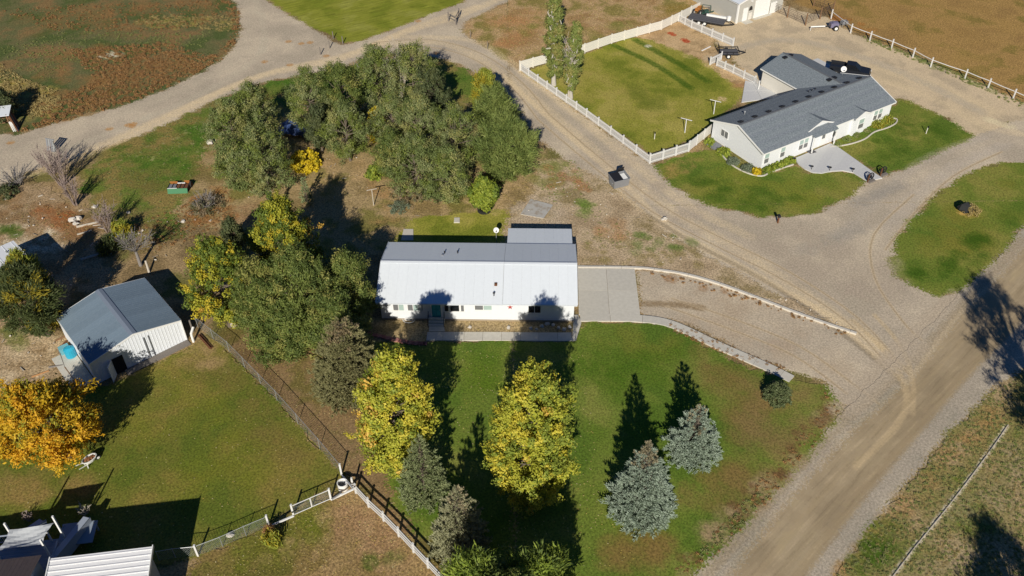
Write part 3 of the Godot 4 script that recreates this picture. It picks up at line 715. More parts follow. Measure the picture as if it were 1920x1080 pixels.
	# narrow ruts pressed into the gravel
	for q in [PackedVector2Array([Vector2(3.7, -103.4), Vector2(9.8, -92.5), Vector2(15.74, -83.04), Vector2(21.31, -77.04), Vector2(27.39, -71.10), Vector2(32.5, -64.2), Vector2(35.0, -56.3)]), PackedVector2Array([Vector2(5.2, -104.7), Vector2(11.2, -93.7), Vector2(17.07, -84.04), Vector2(22.62, -77.95), Vector2(28.69, -71.93), Vector2(33.7, -64.7), Vector2(36.0, -57.0)]), PackedVector2Array([Vector2(-20.8, -124.5), Vector2(-12.1, -125.0), Vector2(-4.9, -120.6), Vector2(0.4, -112.1), Vector2(3.7, -103.4)]), PackedVector2Array([Vector2(-20.2, -126.6), Vector2(-11.5, -127.2), Vector2(-3.8, -122.3), Vector2(1.8, -113.5), Vector2(5.2, -104.7)]), PackedVector2Array([Vector2(46.3, -85.5), Vector2(39.4, -78.1), Vector2(37.2, -70.9), Vector2(37.8, -64.4), Vector2(38.8, -61.4)]), PackedVector2Array([Vector2(60.1, -94.3), Vector2(52.3, -89.2), Vector2(45.1, -81.9), Vector2(39.7, -75.3)]), PackedVector2Array([Vector2(16.00, -68.01), Vector2(21.76, -64.75), Vector2(27.04, -60.94), Vector2(30.6, -56.1), Vector2(32.2, -53.5)]), PackedVector2Array([Vector2(15.30, -66.82), Vector2(20.99, -63.40), Vector2(26.23, -59.68), Vector2(29.78, -54.78)])]:
		track(q, 0.32, px(190, 170, 144), 0.4)
		track(q, 0.16, px(140, 122, 102), 0.35)
	# the road: soft edges between the tan roadway and its grey shoulders, wheel tracks
	var tan := px(148, 130, 106)
	var tan2 := px(164, 144, 116)
	var sh := px(157, 146, 134)
	track(PackedVector2Array([Vector2(14.88, -35.61), Vector2(19.72, -41.25), Vector2(24.13, -45.79), Vector2(28.99, -50.49), Vector2(36.1, -56.6), Vector2(42.8, -64.0), Vector2(48.2, -68.9), Vector2(54.3, -75.1), Vector2(62.8, -83.5)]), 0.8, tan2, 0.2)
	track(PackedVector2Array([Vector2(12.94, -35.63), Vector2(17.86, -40.65), Vector2(23.46, -46.61), Vector2(28.88, -51.69), Vector2(36.1, -58.0), Vector2(42.4, -64.3), Vector2(48.4, -70.2), Vector2(55.3, -77.2)]), 0.8, tan, 0.3)
	track(PackedVector2Array([Vector2(21.08, -35.52), Vector2(27.76, -42.76), Vector2(35.2, -50.1), Vector2(41.9, -56.5), Vector2(49.9, -63.8)]), 0.9, sh, 0.5)
	track(PackedVector2Array([Vector2(19.92, -35.53), Vector2(26.18, -42.39), Vector2(33.4, -49.5), Vector2(40.3, -56.2), Vector2(49.1, -64.2), Vector2(55.6, -70.5)]), 0.8, tan, 0.4)
	track(PackedVector2Array([Vector2(16.82, -35.58), Vector2(22.71, -41.94), Vector2(29.28, -48.46), Vector2(37.4, -56.3), Vector2(44.7, -63.5), Vector2(54.0, -73.2)]), 0.6, tan2, 0.2)
	track(PackedVector2Array([Vector2(18.37, -35.55), Vector2(24.44, -42.16), Vector2(31.2, -48.7), Vector2(38.9, -56.2), Vector2(47.0, -64.3), Vector2(55.7, -73.1)]), 0.5, px(138, 122, 100), 0.2)
	track(PackedVector2Array([Vector2(33.1, -64.5), Vector2(34.8, -60.1), Vector2(35.0, -54.7), Vector2(32.8, -51.0), Vector2(27.82, -46.54)]), 0.5, px(184, 162, 130), 0.4)
	track(PackedVector2Array([Vector2(35.4, -65.2), Vector2(36.5, -60.8), Vector2(36.0, -56.0), Vector2(34.6, -52.2)]), 0.4, px(184, 162, 130), 0.35)
	track(PackedVector2Array([Vector2(35.4, -56.0), Vector2(40.3, -61.4), Vector2(43.7, -65.1), Vector2(47.9, -69.0)]), 0.45, px(176, 158, 134), 0.4)
	for q in [PackedVector2Array([Vector2(28.30, -52.92), Vector2(33.0, -57.4), Vector2(37.1, -61.1), Vector2(41.7, -65.3), Vector2(45.1, -68.6)]), PackedVector2Array([Vector2(29.61, -52.59), Vector2(35.1, -58.0), Vector2(39.3, -61.4)])]:
		track(q, 1.3, px(168, 153, 137), 0.6)
	# brown field, stubble
	patches(PackedVector2Array([Vector2(45.1, -140.1), Vector2(80.6, -138.9), Vector2(68.6, -111.0), Vector2(59.2, -121.7), Vector2(50.8, -135.8)]), 60, 1.5, 4.5, px(152, 122, 76), 0.4)
	patches(PackedVector2Array([Vector2(50.5, -134.8), Vector2(55.6, -129.8), Vector2(54.5, -126.2), Vector2(50.0, -132.9)]), 10, 0.8, 1.8, px(150, 96, 50), 0.6)
	patches(PackedVector2Array([Vector2(54.2, -125.3), Vector2(60.8, -117.4), Vector2(67.4, -108.3), Vector2(65.7, -107.5), Vector2(58.1, -118.3)]), 40, 0.5, 1.1, px(96, 110, 48), 0.6)
	patches(PackedVector2Array([Vector2(-4.4, -133.6), Vector2(4.8, -137.2), Vector2(5.4, -129.5), Vector2(-1.1, -124.3)]), 26, 1.2, 3.0, px(160, 118, 80), 0.45)
	patches(PackedVector2Array([Vector2(10.2, -129.3), Vector2(20.4, -133.8), Vector2(20.0, -130.0), Vector2(11.6, -125.7)]), 16, 1.0, 2.4, px(112, 112, 56), 0.5)
	patches(PackedVector2Array([Vector2(25.4, -139.6), Vector2(32.3, -140.5), Vector2(30.9, -136.8), Vector2(23.7, -133.7)]), 14, 1.0, 2.4, px(132, 110, 58), 0.5)
	patches(PackedVector2Array([Vector2(0.9, -131.5), Vector2(4.6, -132.3), Vector2(4.9, -128.6), Vector2(1.3, -127.8)]), 8, 1.0, 2.0, px(112, 112, 56), 0.5)
	# dry tufts on the lanes
	for q in [Vector2(-32.99, -127.35), Vector2(-30.86, -126.57), Vector2(-29.64, -126.89), Vector2(-31.40, -119.73), Vector2(-35.29, -120.83), Vector2(-26.59, -122.44), Vector2(-49.53, -103.39), Vector2(-48.89, -103.11), Vector2(-51.67, -102.51), Vector2(-10.61, -122.83), Vector2(-20.11, -125.72), Vector2(-13.94, -133.86), Vector2(-48.92, -103.65), Vector2(-63.12, -99.42)]:
		blob(q, 0.7, px(166, 118, 70), 0.75)

# ------------------------------------------------------------------ buildings
func ribbed(w: float, l: float, ribs: int) -> MB:
	# a strip of metal roofing: w across, l down the slope (towards +z), ribs along z
	var b := MB.new()
	b.box(w * 0.5, 0.0, l * 0.5, w - 0.004, 0.02, l)
	for i in ribs:
		b.box((i + 0.5) * w / ribs, 0.013, l * 0.5, 0.03, 0.009, l)
	return b

func slope(parent: Node3D, called: String, x0: float, x1: float, top: Vector2, low: Vector2, width: float, mats: Array, ribs := 3) -> void:
	# panels of roofing from x0 to x1, from top (z, y) down to low (z, y); each panel a part
	var d := low - top
	var l := d.length()
	var fall := atan2(-d.y, absf(d.x))
	var k := maxi(1, roundi((x1 - x0) / width))
	var w := (x1 - x0) / k
	var mesh := ribbed(w, l, ribs).mesh()
	for i in k:
		var t := Transform3D()
		if d.x > 0.0:
			t = Transform3D(Basis(Vector3.RIGHT, fall), Vector3(x0 + i * w, top.y, top.x))
		else:
			t = Transform3D(Basis(Vector3.UP, PI) * Basis(Vector3.RIGHT, fall), Vector3(x0 + (i + 1) * w, top.y, top.x))
		var o := MeshInstance3D.new()
		o.name = called
		o.mesh = mesh
		o.material_override = mats[(i * 7 + int(x0)) % mats.size()]
		o.transform = t
		parent.add_child(o, true)

func gable_walls(w: float, d: float, eave: float, ridge: float, x0: float, z0: float, across := false) -> MB:
	# four walls over x0..x0+w, z0-d..z0 and both gables; ridge along x, or along z
	var b := MB.new()
	var x1 := x0 + w
	var z1 := z0 - d
	b.quad(Vector3(x0, 0, z0), Vector3(x0, eave, z0), Vector3(x1, eave, z0), Vector3(x1, 0, z0))
	b.quad(Vector3(x1, 0, z1), Vector3(x1, eave, z1), Vector3(x0, eave, z1), Vector3(x0, 0, z1))
	b.quad(Vector3(x0, 0, z1), Vector3(x0, eave, z1), Vector3(x0, eave, z0), Vector3(x0, 0, z0))
	b.quad(Vector3(x1, 0, z0), Vector3(x1, eave, z0), Vector3(x1, eave, z1), Vector3(x1, 0, z1))
	if across:
		var xm := (x0 + x1) * 0.5
		b.tri(Vector3(x0, eave, z0), Vector3(xm, ridge, z0), Vector3(x1, eave, z0))
		b.tri(Vector3(x1, eave, z1), Vector3(xm, ridge, z1), Vector3(x0, eave, z1))
	else:
		var zm := (z0 + z1) * 0.5
		b.tri(Vector3(x0, eave, z1), Vector3(x0, ridge, zm), Vector3(x0, eave, z0))
		b.tri(Vector3(x1, eave, z0), Vector3(x1, ridge, zm), Vector3(x1, eave, z1))
	return b

func slab(a: Vector3, b: Vector3, c: Vector3, d: Vector3, thick: float) -> MB:
	# a sloping plate: its upper face a b c d, clockwise from above
	var m := MB.new()
	var dn := Vector3.DOWN * thick
	m.quad(a, b, c, d)
	m.quad(d + dn, c + dn, b + dn, a + dn)
	var p := [a, b, c, d]
	for i in 4:
		var q: Vector3 = p[i]
		var r: Vector3 = p[(i + 1) % 4]
		m.quad(q, q + dn, r + dn, r)
	return m

func window(parent: Node3D, x: float, y: float, z: float, w: float, h: float, panes: Array, upright := false, turn := 0.0) -> void:
	# a white framed window on a wall that faces +z (turned about y by turn); panes: one material each, side by side or stacked
	var f := MB.new()
	var t := 0.07
	f.box(0, h * 0.5 - t * 0.5, 0.02, w, t, 0.06)
	f.box(0, -h * 0.5 + t * 0.5, 0.03, w + 0.06, t, 0.09)
	f.box(-w * 0.5 + t * 0.5, 0, 0.02, t, h - 2 * t, 0.06)
	f.box(w * 0.5 - t * 0.5, 0, 0.02, t, h - 2 * t, 0.06)
	var k := panes.size()
	for i in range(1, k):
		if upright:
			f.box(0, -h * 0.5 + h * i / k, 0.02, w - 2 * t, t * 0.8, 0.055)
		else:
			f.box(-w * 0.5 + w * i / k, 0, 0.02, t * 0.8, h - 2 * t, 0.055)
	var o := part(parent, "window", f, M.frame, Transform3D(Basis(Vector3.UP, turn), Vector3(x, y, z)))
	for i in k:
		var g := MB.new()
		if upright:
			g.box(0, -h * 0.5 + h * (i + 0.5) / k, 0.012, w - 2 * t, h / k - t, 0.012)
		else:
			g.box(-w * 0.5 + w * (i + 0.5) / k, 0, 0.012, w / k - t, h - 2 * t, 0.012)
		part(o, "pane", g, panes[i])

func white_house() -> void:
	var o := thing("white_metal_roofed_house", "long white house with a pale ribbed metal roof and teal front door", "house", Vector3(-3.43, 0, -64.45), deg_to_rad(-2.2))
	var ridge := -4.75
	part(o, "wall", gable_walls(18.7, 8.3, 2.66, 3.82, -9.35, -0.62), M.siding_white)
	var bt := MB.new()
	for i in 46:
		var bx := -9.3 + i * 0.413
		if absf(bx + 3.95) > 0.6:
			bt.box(bx, 1.46, -0.612, 0.035, 2.36, 0.016)
	stuff(part(o, "siding_battens", bt, M.siding_white))
	var base := MB.new()
	base.box(0, 0.12, -4.77, 18.8, 0.26, 8.4)
	part(o, "foundation", base, M.foundation)
	slope(o, "roof_panel", -9.62, 2.5, Vector2(ridge, 4.05), Vector2(0.0, 2.75), 0.93, M.roofing)
	slope(o, "roof_panel", -9.62, 2.5, Vector2(ridge, 4.05), Vector2(-9.5, 2.75), 0.93, M.roofing)
	slope(o, "roof_panel", 2.52, 9.62, Vector2(ridge + 0.1, 4.12), Vector2(0.02, 2.81), 0.93, M.roofing)
	slope(o, "roof_panel", 2.52, 9.62, Vector2(ridge + 0.1, 4.12), Vector2(-9.4, 2.81), 0.93, M.roofing)
	slope(o, "lean_to_roof_panel", 2.62, 9.35, Vector2(-9.3, 2.68), Vector2(-12.95, 2.1), 0.93, M.roofing)
	var lw := MB.new()
	lw.box(5.98, 1.02, -12.7, 6.4, 2.04, 0.1)
	lw.quad(Vector3(2.8, 0, -9.0), Vector3(2.8, 2.58, -9.3), Vector3(2.8, 2.04, -12.65), Vector3(2.8, 0, -12.7))
	lw.quad(Vector3(9.18, 0, -12.7), Vector3(9.18, 2.04, -12.65), Vector3(9.18, 2.58, -9.3), Vector3(9.18, 0, -9.0))
	part(o, "lean_to_wall", lw, M.siding_white)
	var cap := MB.new()
	for s in [[-9.62, 2.5, ridge, 4.06], [2.52, 9.62, ridge + 0.1, 4.13]]:
		cap.xbox(Transform3D(Basis(Vector3.RIGHT, 0.27), Vector3((s[0] + s[1]) * 0.5, s[3] + 0.015, s[2] + 0.11)), s[1] - s[0], 0.015, 0.24)
		cap.xbox(Transform3D(Basis(Vector3.RIGHT, -0.27), Vector3((s[0] + s[1]) * 0.5, s[3] + 0.015, s[2] - 0.11)), s[1] - s[0], 0.015, 0.24)
	part(o, "ridge_cap", cap, M.roof_trim)
	var tr := MB.new()
	tr.bar(Vector3(-9.64, 4.05, ridge), Vector3(-9.64, 2.75, 0.0), 0.05, 0.14)
	tr.bar(Vector3(-9.64, 4.05, ridge), Vector3(-9.64, 2.75, -9.5), 0.05, 0.14)
	tr.bar(Vector3(9.64, 4.11, ridge + 0.1), Vector3(9.64, 2.8, 0.0), 0.05, 0.14)
	tr.bar(Vector3(9.64, 4.11, ridge + 0.1), Vector3(9.64, 2.8, -9.4), 0.05, 0.14)
	tr.box(-3.56, 2.67, 0.015, 12.1, 0.12, 0.03)
	tr.box(6.06, 2.73, 0.035, 7.1, 0.12, 0.03)
	tr.box(-3.56, 2.67, -9.52, 12.1, 0.12, 0.03)
	part(o, "trim", tr, M.roof_trim)
	var soffit := MB.new()
	soffit.box(0, 2.64, -0.31, 19.2, 0.03, 0.58)
	soffit.box(0, 2.64, -9.25, 19.2, 0.03, 0.46)
	part(o, "soffit", soffit, M.siding_white)
	for x in [[-7.59, [M.pane_screen, M.pane_green]], [-6.18, [M.pane_screen, M.pane_green]]]:
		window(o, x[0], 1.74, -0.62, 1.15, 0.98, x[1])
	window(o, -5.3, 1.74, -0.62, 0.3, 0.98, [M.pane_pale])
	window(o, -2.95, 1.74, -0.62, 0.5, 1.05, [M.pane_dark])
	window(o, -2.15, 1.74, -0.62, 1.0, 1.05, [M.pane_dark])
	window(o, -1.4, 1.74, -0.62, 0.42, 1.05, [M.pane_screen])
	window(o, 0.62, 1.84, -0.62, 1.76, 0.78, [M.pane_screen, M.pane_green])
	window(o, 5.55, 1.70, -0.62, 1.3, 1.1, [M.pane_dark, M.pane_dark])
	var door := MB.new()
	door.box(0, 0, 0, 0.86, 2.0, 0.06)
	var dm := part(o, "door", door, M.teal, Transform3D(Basis(), Vector3(-3.95, 1.5, -0.59)))
	dm.set_meta("label", "teal front door")
	var dp := MB.new()
	for yy in [0.45, -0.42]:
		for xx in [-0.2, 0.2]:
			dp.box(xx, yy, 0.04, 0.28, 0.62, 0.02)
	part(dm, "door_panel", dp, M.teal_light)
	var hd := MB.new()
	hd.box(0.34, -0.05, 0.07, 0.06, 0.06, 0.08)
	part(dm, "handle", hd, M.galv)
	var fr := MB.new()
	fr.box(-4.44, 1.5, -0.58, 0.1, 2.2, 0.1)
	fr.box(-3.46, 1.5, -0.58, 0.1, 2.2, 0.1)
	part(o, "door_frame", fr, M.frame)
	for i in 3:
		var sp := MB.new()
		sp.box(-3.95, 0.09 + 0.1 * i, 0.16 - 0.26 * i, 1.5, 0.18 + 0.2 * i, 0.3)
		part(o, "step", sp, M.concrete)
	for s in [-4.72, -3.18]:
		var r := MB.new()
		r.tube(Vector3(s, 0.0, 0.42), Vector3(s, 0.95, 0.42), 0.025, 0.025, 6)
		r.tube(Vector3(s, 0.5, -0.4), Vector3(s, 1.4, -0.4), 0.025, 0.025, 6)
		r.tube(Vector3(s, 0.93, 0.44), Vector3(s, 1.38, -0.42), 0.025, 0.025, 6)
		part(o, "handrail", r, M.black_metal)
	var star := MB.new()
	for i in 5:
		var a := TAU * i / 5.0 + PI / 2
		var p := Vector3(cos(a), sin(a), 0) * 0.3
		var q := Vector3(cos(a + TAU / 10), sin(a + TAU / 10), 0) * 0.12
		var r := Vector3(cos(a - TAU / 10), sin(a - TAU / 10), 0) * 0.12
		star.tri(Vector3(0, 0, 0.06), p, q)
		star.tri(Vector3(0, 0, 0.06), r, p)
	part(o, "wall_star", star, M.red_paint, Transform3D(Basis(), Vector3(3.2, 1.9, -0.59))).set_meta("label", "red five pointed star on the wall")
	# things that stand on the roof
	for v in [[-3.55, -6.75], [-2.25, -6.85]]:
		var t := MB.new()
		t.tube(Vector3(0, -0.05, 0), Vector3(0, 0.32, 0), 0.06, 0.06, 8)
		part(o, "vent_pipe", t, M.black_metal, Transform3D(Basis(), Vector3(v[0], 3.5, v[1])))
	var vb := MB.new()
	vb.box(0, 0.08, 0, 0.28, 0.2, 0.28)
	part(o, "roof_vent", vb, M.grey_metal, Transform3D(Basis().scaled(Vector3(0.7, 0.6, 0.7)), Vector3(-3.7, 3.62, -6.3)))
	part(o, "roof_vent", vb, M.rust, Transform3D(Basis(), Vector3(1.79, 3.36, -2.15)))
	var v3 := MB.new()
	v3.tube(Vector3(0, -0.05, 0), Vector3(0, 0.42, 0), 0.05, 0.05, 8)
	v3.tube(Vector3(0, 0.36, 0), Vector3(0, 0.46, 0), 0.13, 0.02, 8)
	part(o, "vent_pipe", v3, M.black_metal, Transform3D(Basis(), Vector3(1.66, 3.02, -0.95)))
	# window well at the foot of the wall
	var ww := MB.new()
	for i in 10:
		var a := PI * i / 10
		var b := PI * (i + 1) / 10
		ww.quad(Vector3(cos(a) * 0.55, 0, sin(a) * 0.45), Vector3(cos(a) * 0.55, 0.18, sin(a) * 0.45), Vector3(cos(b) * 0.55, 0.18, sin(b) * 0.45), Vector3(cos(b) * 0.55, 0, sin(b) * 0.45))
		ww.quad(Vector3(cos(a) * 0.55, 0.18, sin(a) * 0.45), Vector3(cos(a) * 0.62, 0.18, sin(a) * 0.52), Vector3(cos(b) * 0.62, 0.18, sin(b) * 0.52), Vector3(cos(b) * 0.55, 0.18, sin(b) * 0.45))
	part(o, "window_well", ww, M.frame, Transform3D(Basis(), Vector3(-6.7, 0.0, -0.55)))
	window(o, -6.7, 0.22, -0.56, 0.8, 0.3, [M.pane_screen, M.pane_screen])
	var dish := thing("satellite_dish", "pale satellite dish beside the lean-to at the back of the white house", "satellite dish", Vector3(-1.6, 0, -77.1), 0.0)
	dish_parts(dish, 2.0, 0.3, Vector3(0.1, 0.55, 0.8), true)

func dish_parts(dish: Node3D, h: float, r: float, axis: Vector3, mast: bool) -> void:
	var ax := axis.normalized()
	var d := MB.new()
	d.disc(Vector3(0, h, 0), ax, r, r * 0.25)
	part(dish, "reflector", d, M.frame)
	var a := MB.new()
	a.tube(Vector3(0, h - 0.1, 0) - ax * r * 0.3, Vector3(0, h - r * 0.5, 0) + ax * r * 1.1, 0.02, 0.02, 5)
	a.box(0, h - r * 0.5 + ax.y * r * 1.1, ax.z * r * 1.1, 0.12, 0.12, 0.12)
	part(dish, "feed_arm", a, M.galv)
	if mast:
		var m := MB.new()
		m.tube(Vector3(0, 0, 0) - ax * 0.15, Vector3(0, h - 0.05, 0) - ax * r * 0.3, 0.035, 0.035, 6)
		part(dish, "mast", m, M.galv)

func shingle_house() -> void:
	var o := thing("grey_shingled_house", "long white house with grey shingled roof and attached garage wing", "house", Vector3(29.72, 0, -90.63), deg_to_rad(31.3))
	part(o, "wall", gable_walls(22.15, 8.75, 2.42, 3.9, 0.25, -0.25), M.siding_white2)
	part(o, "garage_wall", gable_walls(7.1, 7.2, 2.42, 3.6, 15.05, -8.6, true), M.siding_cream)
	var th := 0.14
	part(o, "roof", slab(Vector3(-0.05, 4.06, -4.6), Vector3(22.7, 4.06, -4.6), Vector3(22.7, 2.5, 0.05), Vector3(-0.05, 2.5, 0.05), th), M.shingle)
	part(o, "roof", slab(Vector3(-0.05, 2.5, -9.25), Vector3(22.7, 2.5, -9.25), Vector3(22.7, 4.06, -4.6), Vector3(-0.05, 4.06, -4.6), th), M.shingle)
	part(o, "garage_roof", slab(Vector3(14.72, 2.5, -16.05), Vector3(18.55, 3.8, -16.05), Vector3(18.55, 3.8, -5.35), Vector3(14.72, 2.5, -9.2), th), M.shingle)
	part(o, "garage_roof", slab(Vector3(18.55, 3.8, -16.05), Vector3(22.4, 2.5, -16.05), Vector3(22.4, 2.5, -9.2), Vector3(18.55, 3.8, -5.35), th), M.shingle)
	# shingle courses and ridge
	var rc := MB.new()
	rc.box(11.3, 4.08, -4.6, 22.75, 0.05, 0.26)
	rc.box(18.55, 3.81, -10.8, 0.26, 0.05, 10.4)
	part(o, "ridge_cap", rc, M.shingle_dark)
	for side in [[-4.6, 4.06, 0.05, 2.5], [-4.6, 4.06, -9.25, 2.5]]:
		for i in range(1, 12):
			var t := i / 12.0
			var c := MB.new()
			var z := lerpf(side[0], side[2], t)
			c.xbox(Transform3D(Basis(Vector3.RIGHT, 0.32 * signf(side[2] - side[0])), Vector3(11.325, lerpf(side[1], side[3], t) + 0.006, z)), 22.7, 0.018, 0.36)
			part(o, "shingle_course", c, [M.shingle, M.shingle_b, M.shingle_c][i % 3])
	for g in [[-0.08, 0.06], [-0.08, -9.26], [22.73, 0.06], [22.73, -9.26]]:
		var bb := MB.new()
		bb.bar(Vector3(g[0], 4.02, -4.6), Vector3(g[0], 2.46, g[1]), 0.06, 0.2)
		part(o, "bargeboard", bb, M.frame)
	var f := MB.new()
	f.box(3.9, 2.42, 0.08, 7.9, 0.16, 0.04)
	f.box(17.3, 2.42, 0.08, 10.8, 0.16, 0.04)
	f.box(14.7, 2.42, -12.6, 0.05, 0.16, 6.8)
	part(o, "fascia", f, M.frame)
	# gablet over the entry, set back on the roof, and gabled bump-out
	var eg := MB.new()
	eg.tri(Vector3(7.9, 2.72, -0.72), Vector3(9.9, 3.5, -0.72), Vector3(11.9, 2.72, -0.72))
	part(o, "entry_gable", eg, M.siding_white2)
	part(o, "entry_roof", slab(Vector3(7.7, 2.7, -0.8), Vector3(9.9, 3.56, -3.1), Vector3(9.9, 3.56, -0.5), Vector3(7.7, 2.7, -0.5), 0.07), M.shingle)
	part(o, "entry_roof", slab(Vector3(9.9, 3.56, -3.1), Vector3(12.1, 2.7, -0.8), Vector3(12.1, 2.7, -0.5), Vector3(9.9, 3.56, -0.5), 0.07), M.shingle)
	part(o, "porch_roof", slab(Vector3(7.9, 2.56, -0.1), Vector3(11.9, 2.56, -0.1), Vector3(11.9, 2.38, 0.55), Vector3(7.9, 2.38, 0.55), 0.1), M.shingle)
	for x in [8.0, 11.8]:
		var pc := MB.new()
		pc.box(x, 1.15, 0.45, 0.12, 2.3, 0.12)
		part(o, "porch_post", pc, M.frame)
	part(o, "bay_wall", gable_walls(2.7, 0.5, 2.42, 3.05, 15.2, 0.2, true), M.siding_white2)
	part(o, "bay_roof", slab(Vector3(15.0, 2.46, -0.2), Vector3(16.55, 3.15, -1.9), Vector3(16.55, 3.15, 0.36), Vector3(15.0, 2.46, 0.36), 0.1), M.shingle)
	part(o, "bay_roof", slab(Vector3(16.55, 3.15, -1.9), Vector3(18.1, 2.46, -0.2), Vector3(18.1, 2.46, 0.36), Vector3(16.55, 3.15, 0.36), 0.1), M.shingle)
	for g in [[7.7, 9.9, 2.68, 3.54, -0.48], [12.1, 9.9, 2.68, 3.54, -0.48], [15.0, 16.55, 2.46, 3.15, 0.38], [18.1, 16.55, 2.46, 3.15, 0.38]]:
		var bf := MB.new()
		bf.bar(Vector3(g[0], g[2] - 0.04, g[4]), Vector3(g[1], g[3] - 0.04, g[4]), 0.05, 0.17)
		part(o, "bargeboard", bf, M.frame)
	for x in [[0.95, -0.25, 0.85], [3.55, -0.25, 0.85], [6.6, -0.25, 0.8], [7.42, -0.25, 0.8], [12.4, -0.25, 0.85], [16.5, 0.2, 1.05], [19.6, -0.25, 0.8], [20.48, -0.25, 0.8]]:
		window(o, x[0], 1.42, x[1], x[2], 1.45, [M.pane_screen, M.pane_green], true)
	window(o, 0.25, 1.65, -6.85, 1.35, 1.0, [M.pane_screen, M.pane_screen], false, -PI / 2)
	var door := MB.new()
	door.box(10.4, 1.1, -0.22, 0.95, 2.05, 0.05)
	var dm := part(o, "door", door, M.frame)
	var dg := MB.new()
	dg.box(10.4, 1.5, -0.185, 0.5, 0.9, 0.02)
	part(dm, "pane", dg, M.pane_screen)
	var lampm := MB.new()
	lampm.box(9.6, 1.9, -0.16, 0.14, 0.28, 0.14)
	part(o, "porch_lamp", lampm, M.black_metal)
	# vents on the back slope
	var vm := MB.new()
	vm.box(0, 0.09, 0, 0.5, 0.16, 0.42)
	vm.box(0, 0.19, 0, 0.58, 0.04, 0.5)
	for i in 10:
		part(o, "roof_vent", vm, M.black_metal, Transform3D(Basis(Vector3.RIGHT, -0.3), Vector3(0.94 + 2.265 * i, 3.82, -5.18)))
	for p in [[17.85, -14.9], [18.95, -14.95], [18.05, -7.2], [19.05, -7.25]]:
		part(o, "roof_vent", vm, M.black_metal, Transform3D(Basis(), Vector3(p[0], 3.62, p[1])))
	var pm := MB.new()
	pm.tube(Vector3(0, -0.1, 0), Vector3(0, 0.5, 0), 0.06, 0.06, 7)
	pm.tube(Vector3(0, 0.45, 0), Vector3(0, 0.58, 0), 0.14, 0.03, 7)
	part(o, "vent_pipe", pm, M.galv, Transform3D(Basis(), Vector3(3.5, 3.1, -7.2)))
	for x in [14.0, 14.6, 15.2]:
		part(o, "vent_pipe", pm, M.black_metal, Transform3D(Basis().scaled(Vector3(0.8, 0.5, 0.8)), Vector3(x, 3.3, -6.8)))
	var cl := MB.new()
	cl.xbox(Transform3D(Basis(Vector3.RIGHT, 0.0), Vector3(-0.75, 0.12, -7.5)), 1.3, 0.24, 1.8)
	part(o, "cellar_hatch", cl, M.grey_metal).set_meta("label", "flat grey hatch at the foot of the end wall")
	var dish := thing("satellite_dish", "white satellite dish on the back edge of the grey shingled roof", "satellite dish", Vector3(44.1, 0, -109.0), 0.0)
	dish_parts(dish, 3.75, 0.38, Vector3(-0.1, 0.45, 0.85), false)
	var ms := MB.new()
	ms.tube(Vector3(0, 2.9, -0.1), Vector3(0, 3.6, -0.1), 0.03, 0.03, 6)
	part(dish, "mast", ms, M.galv)

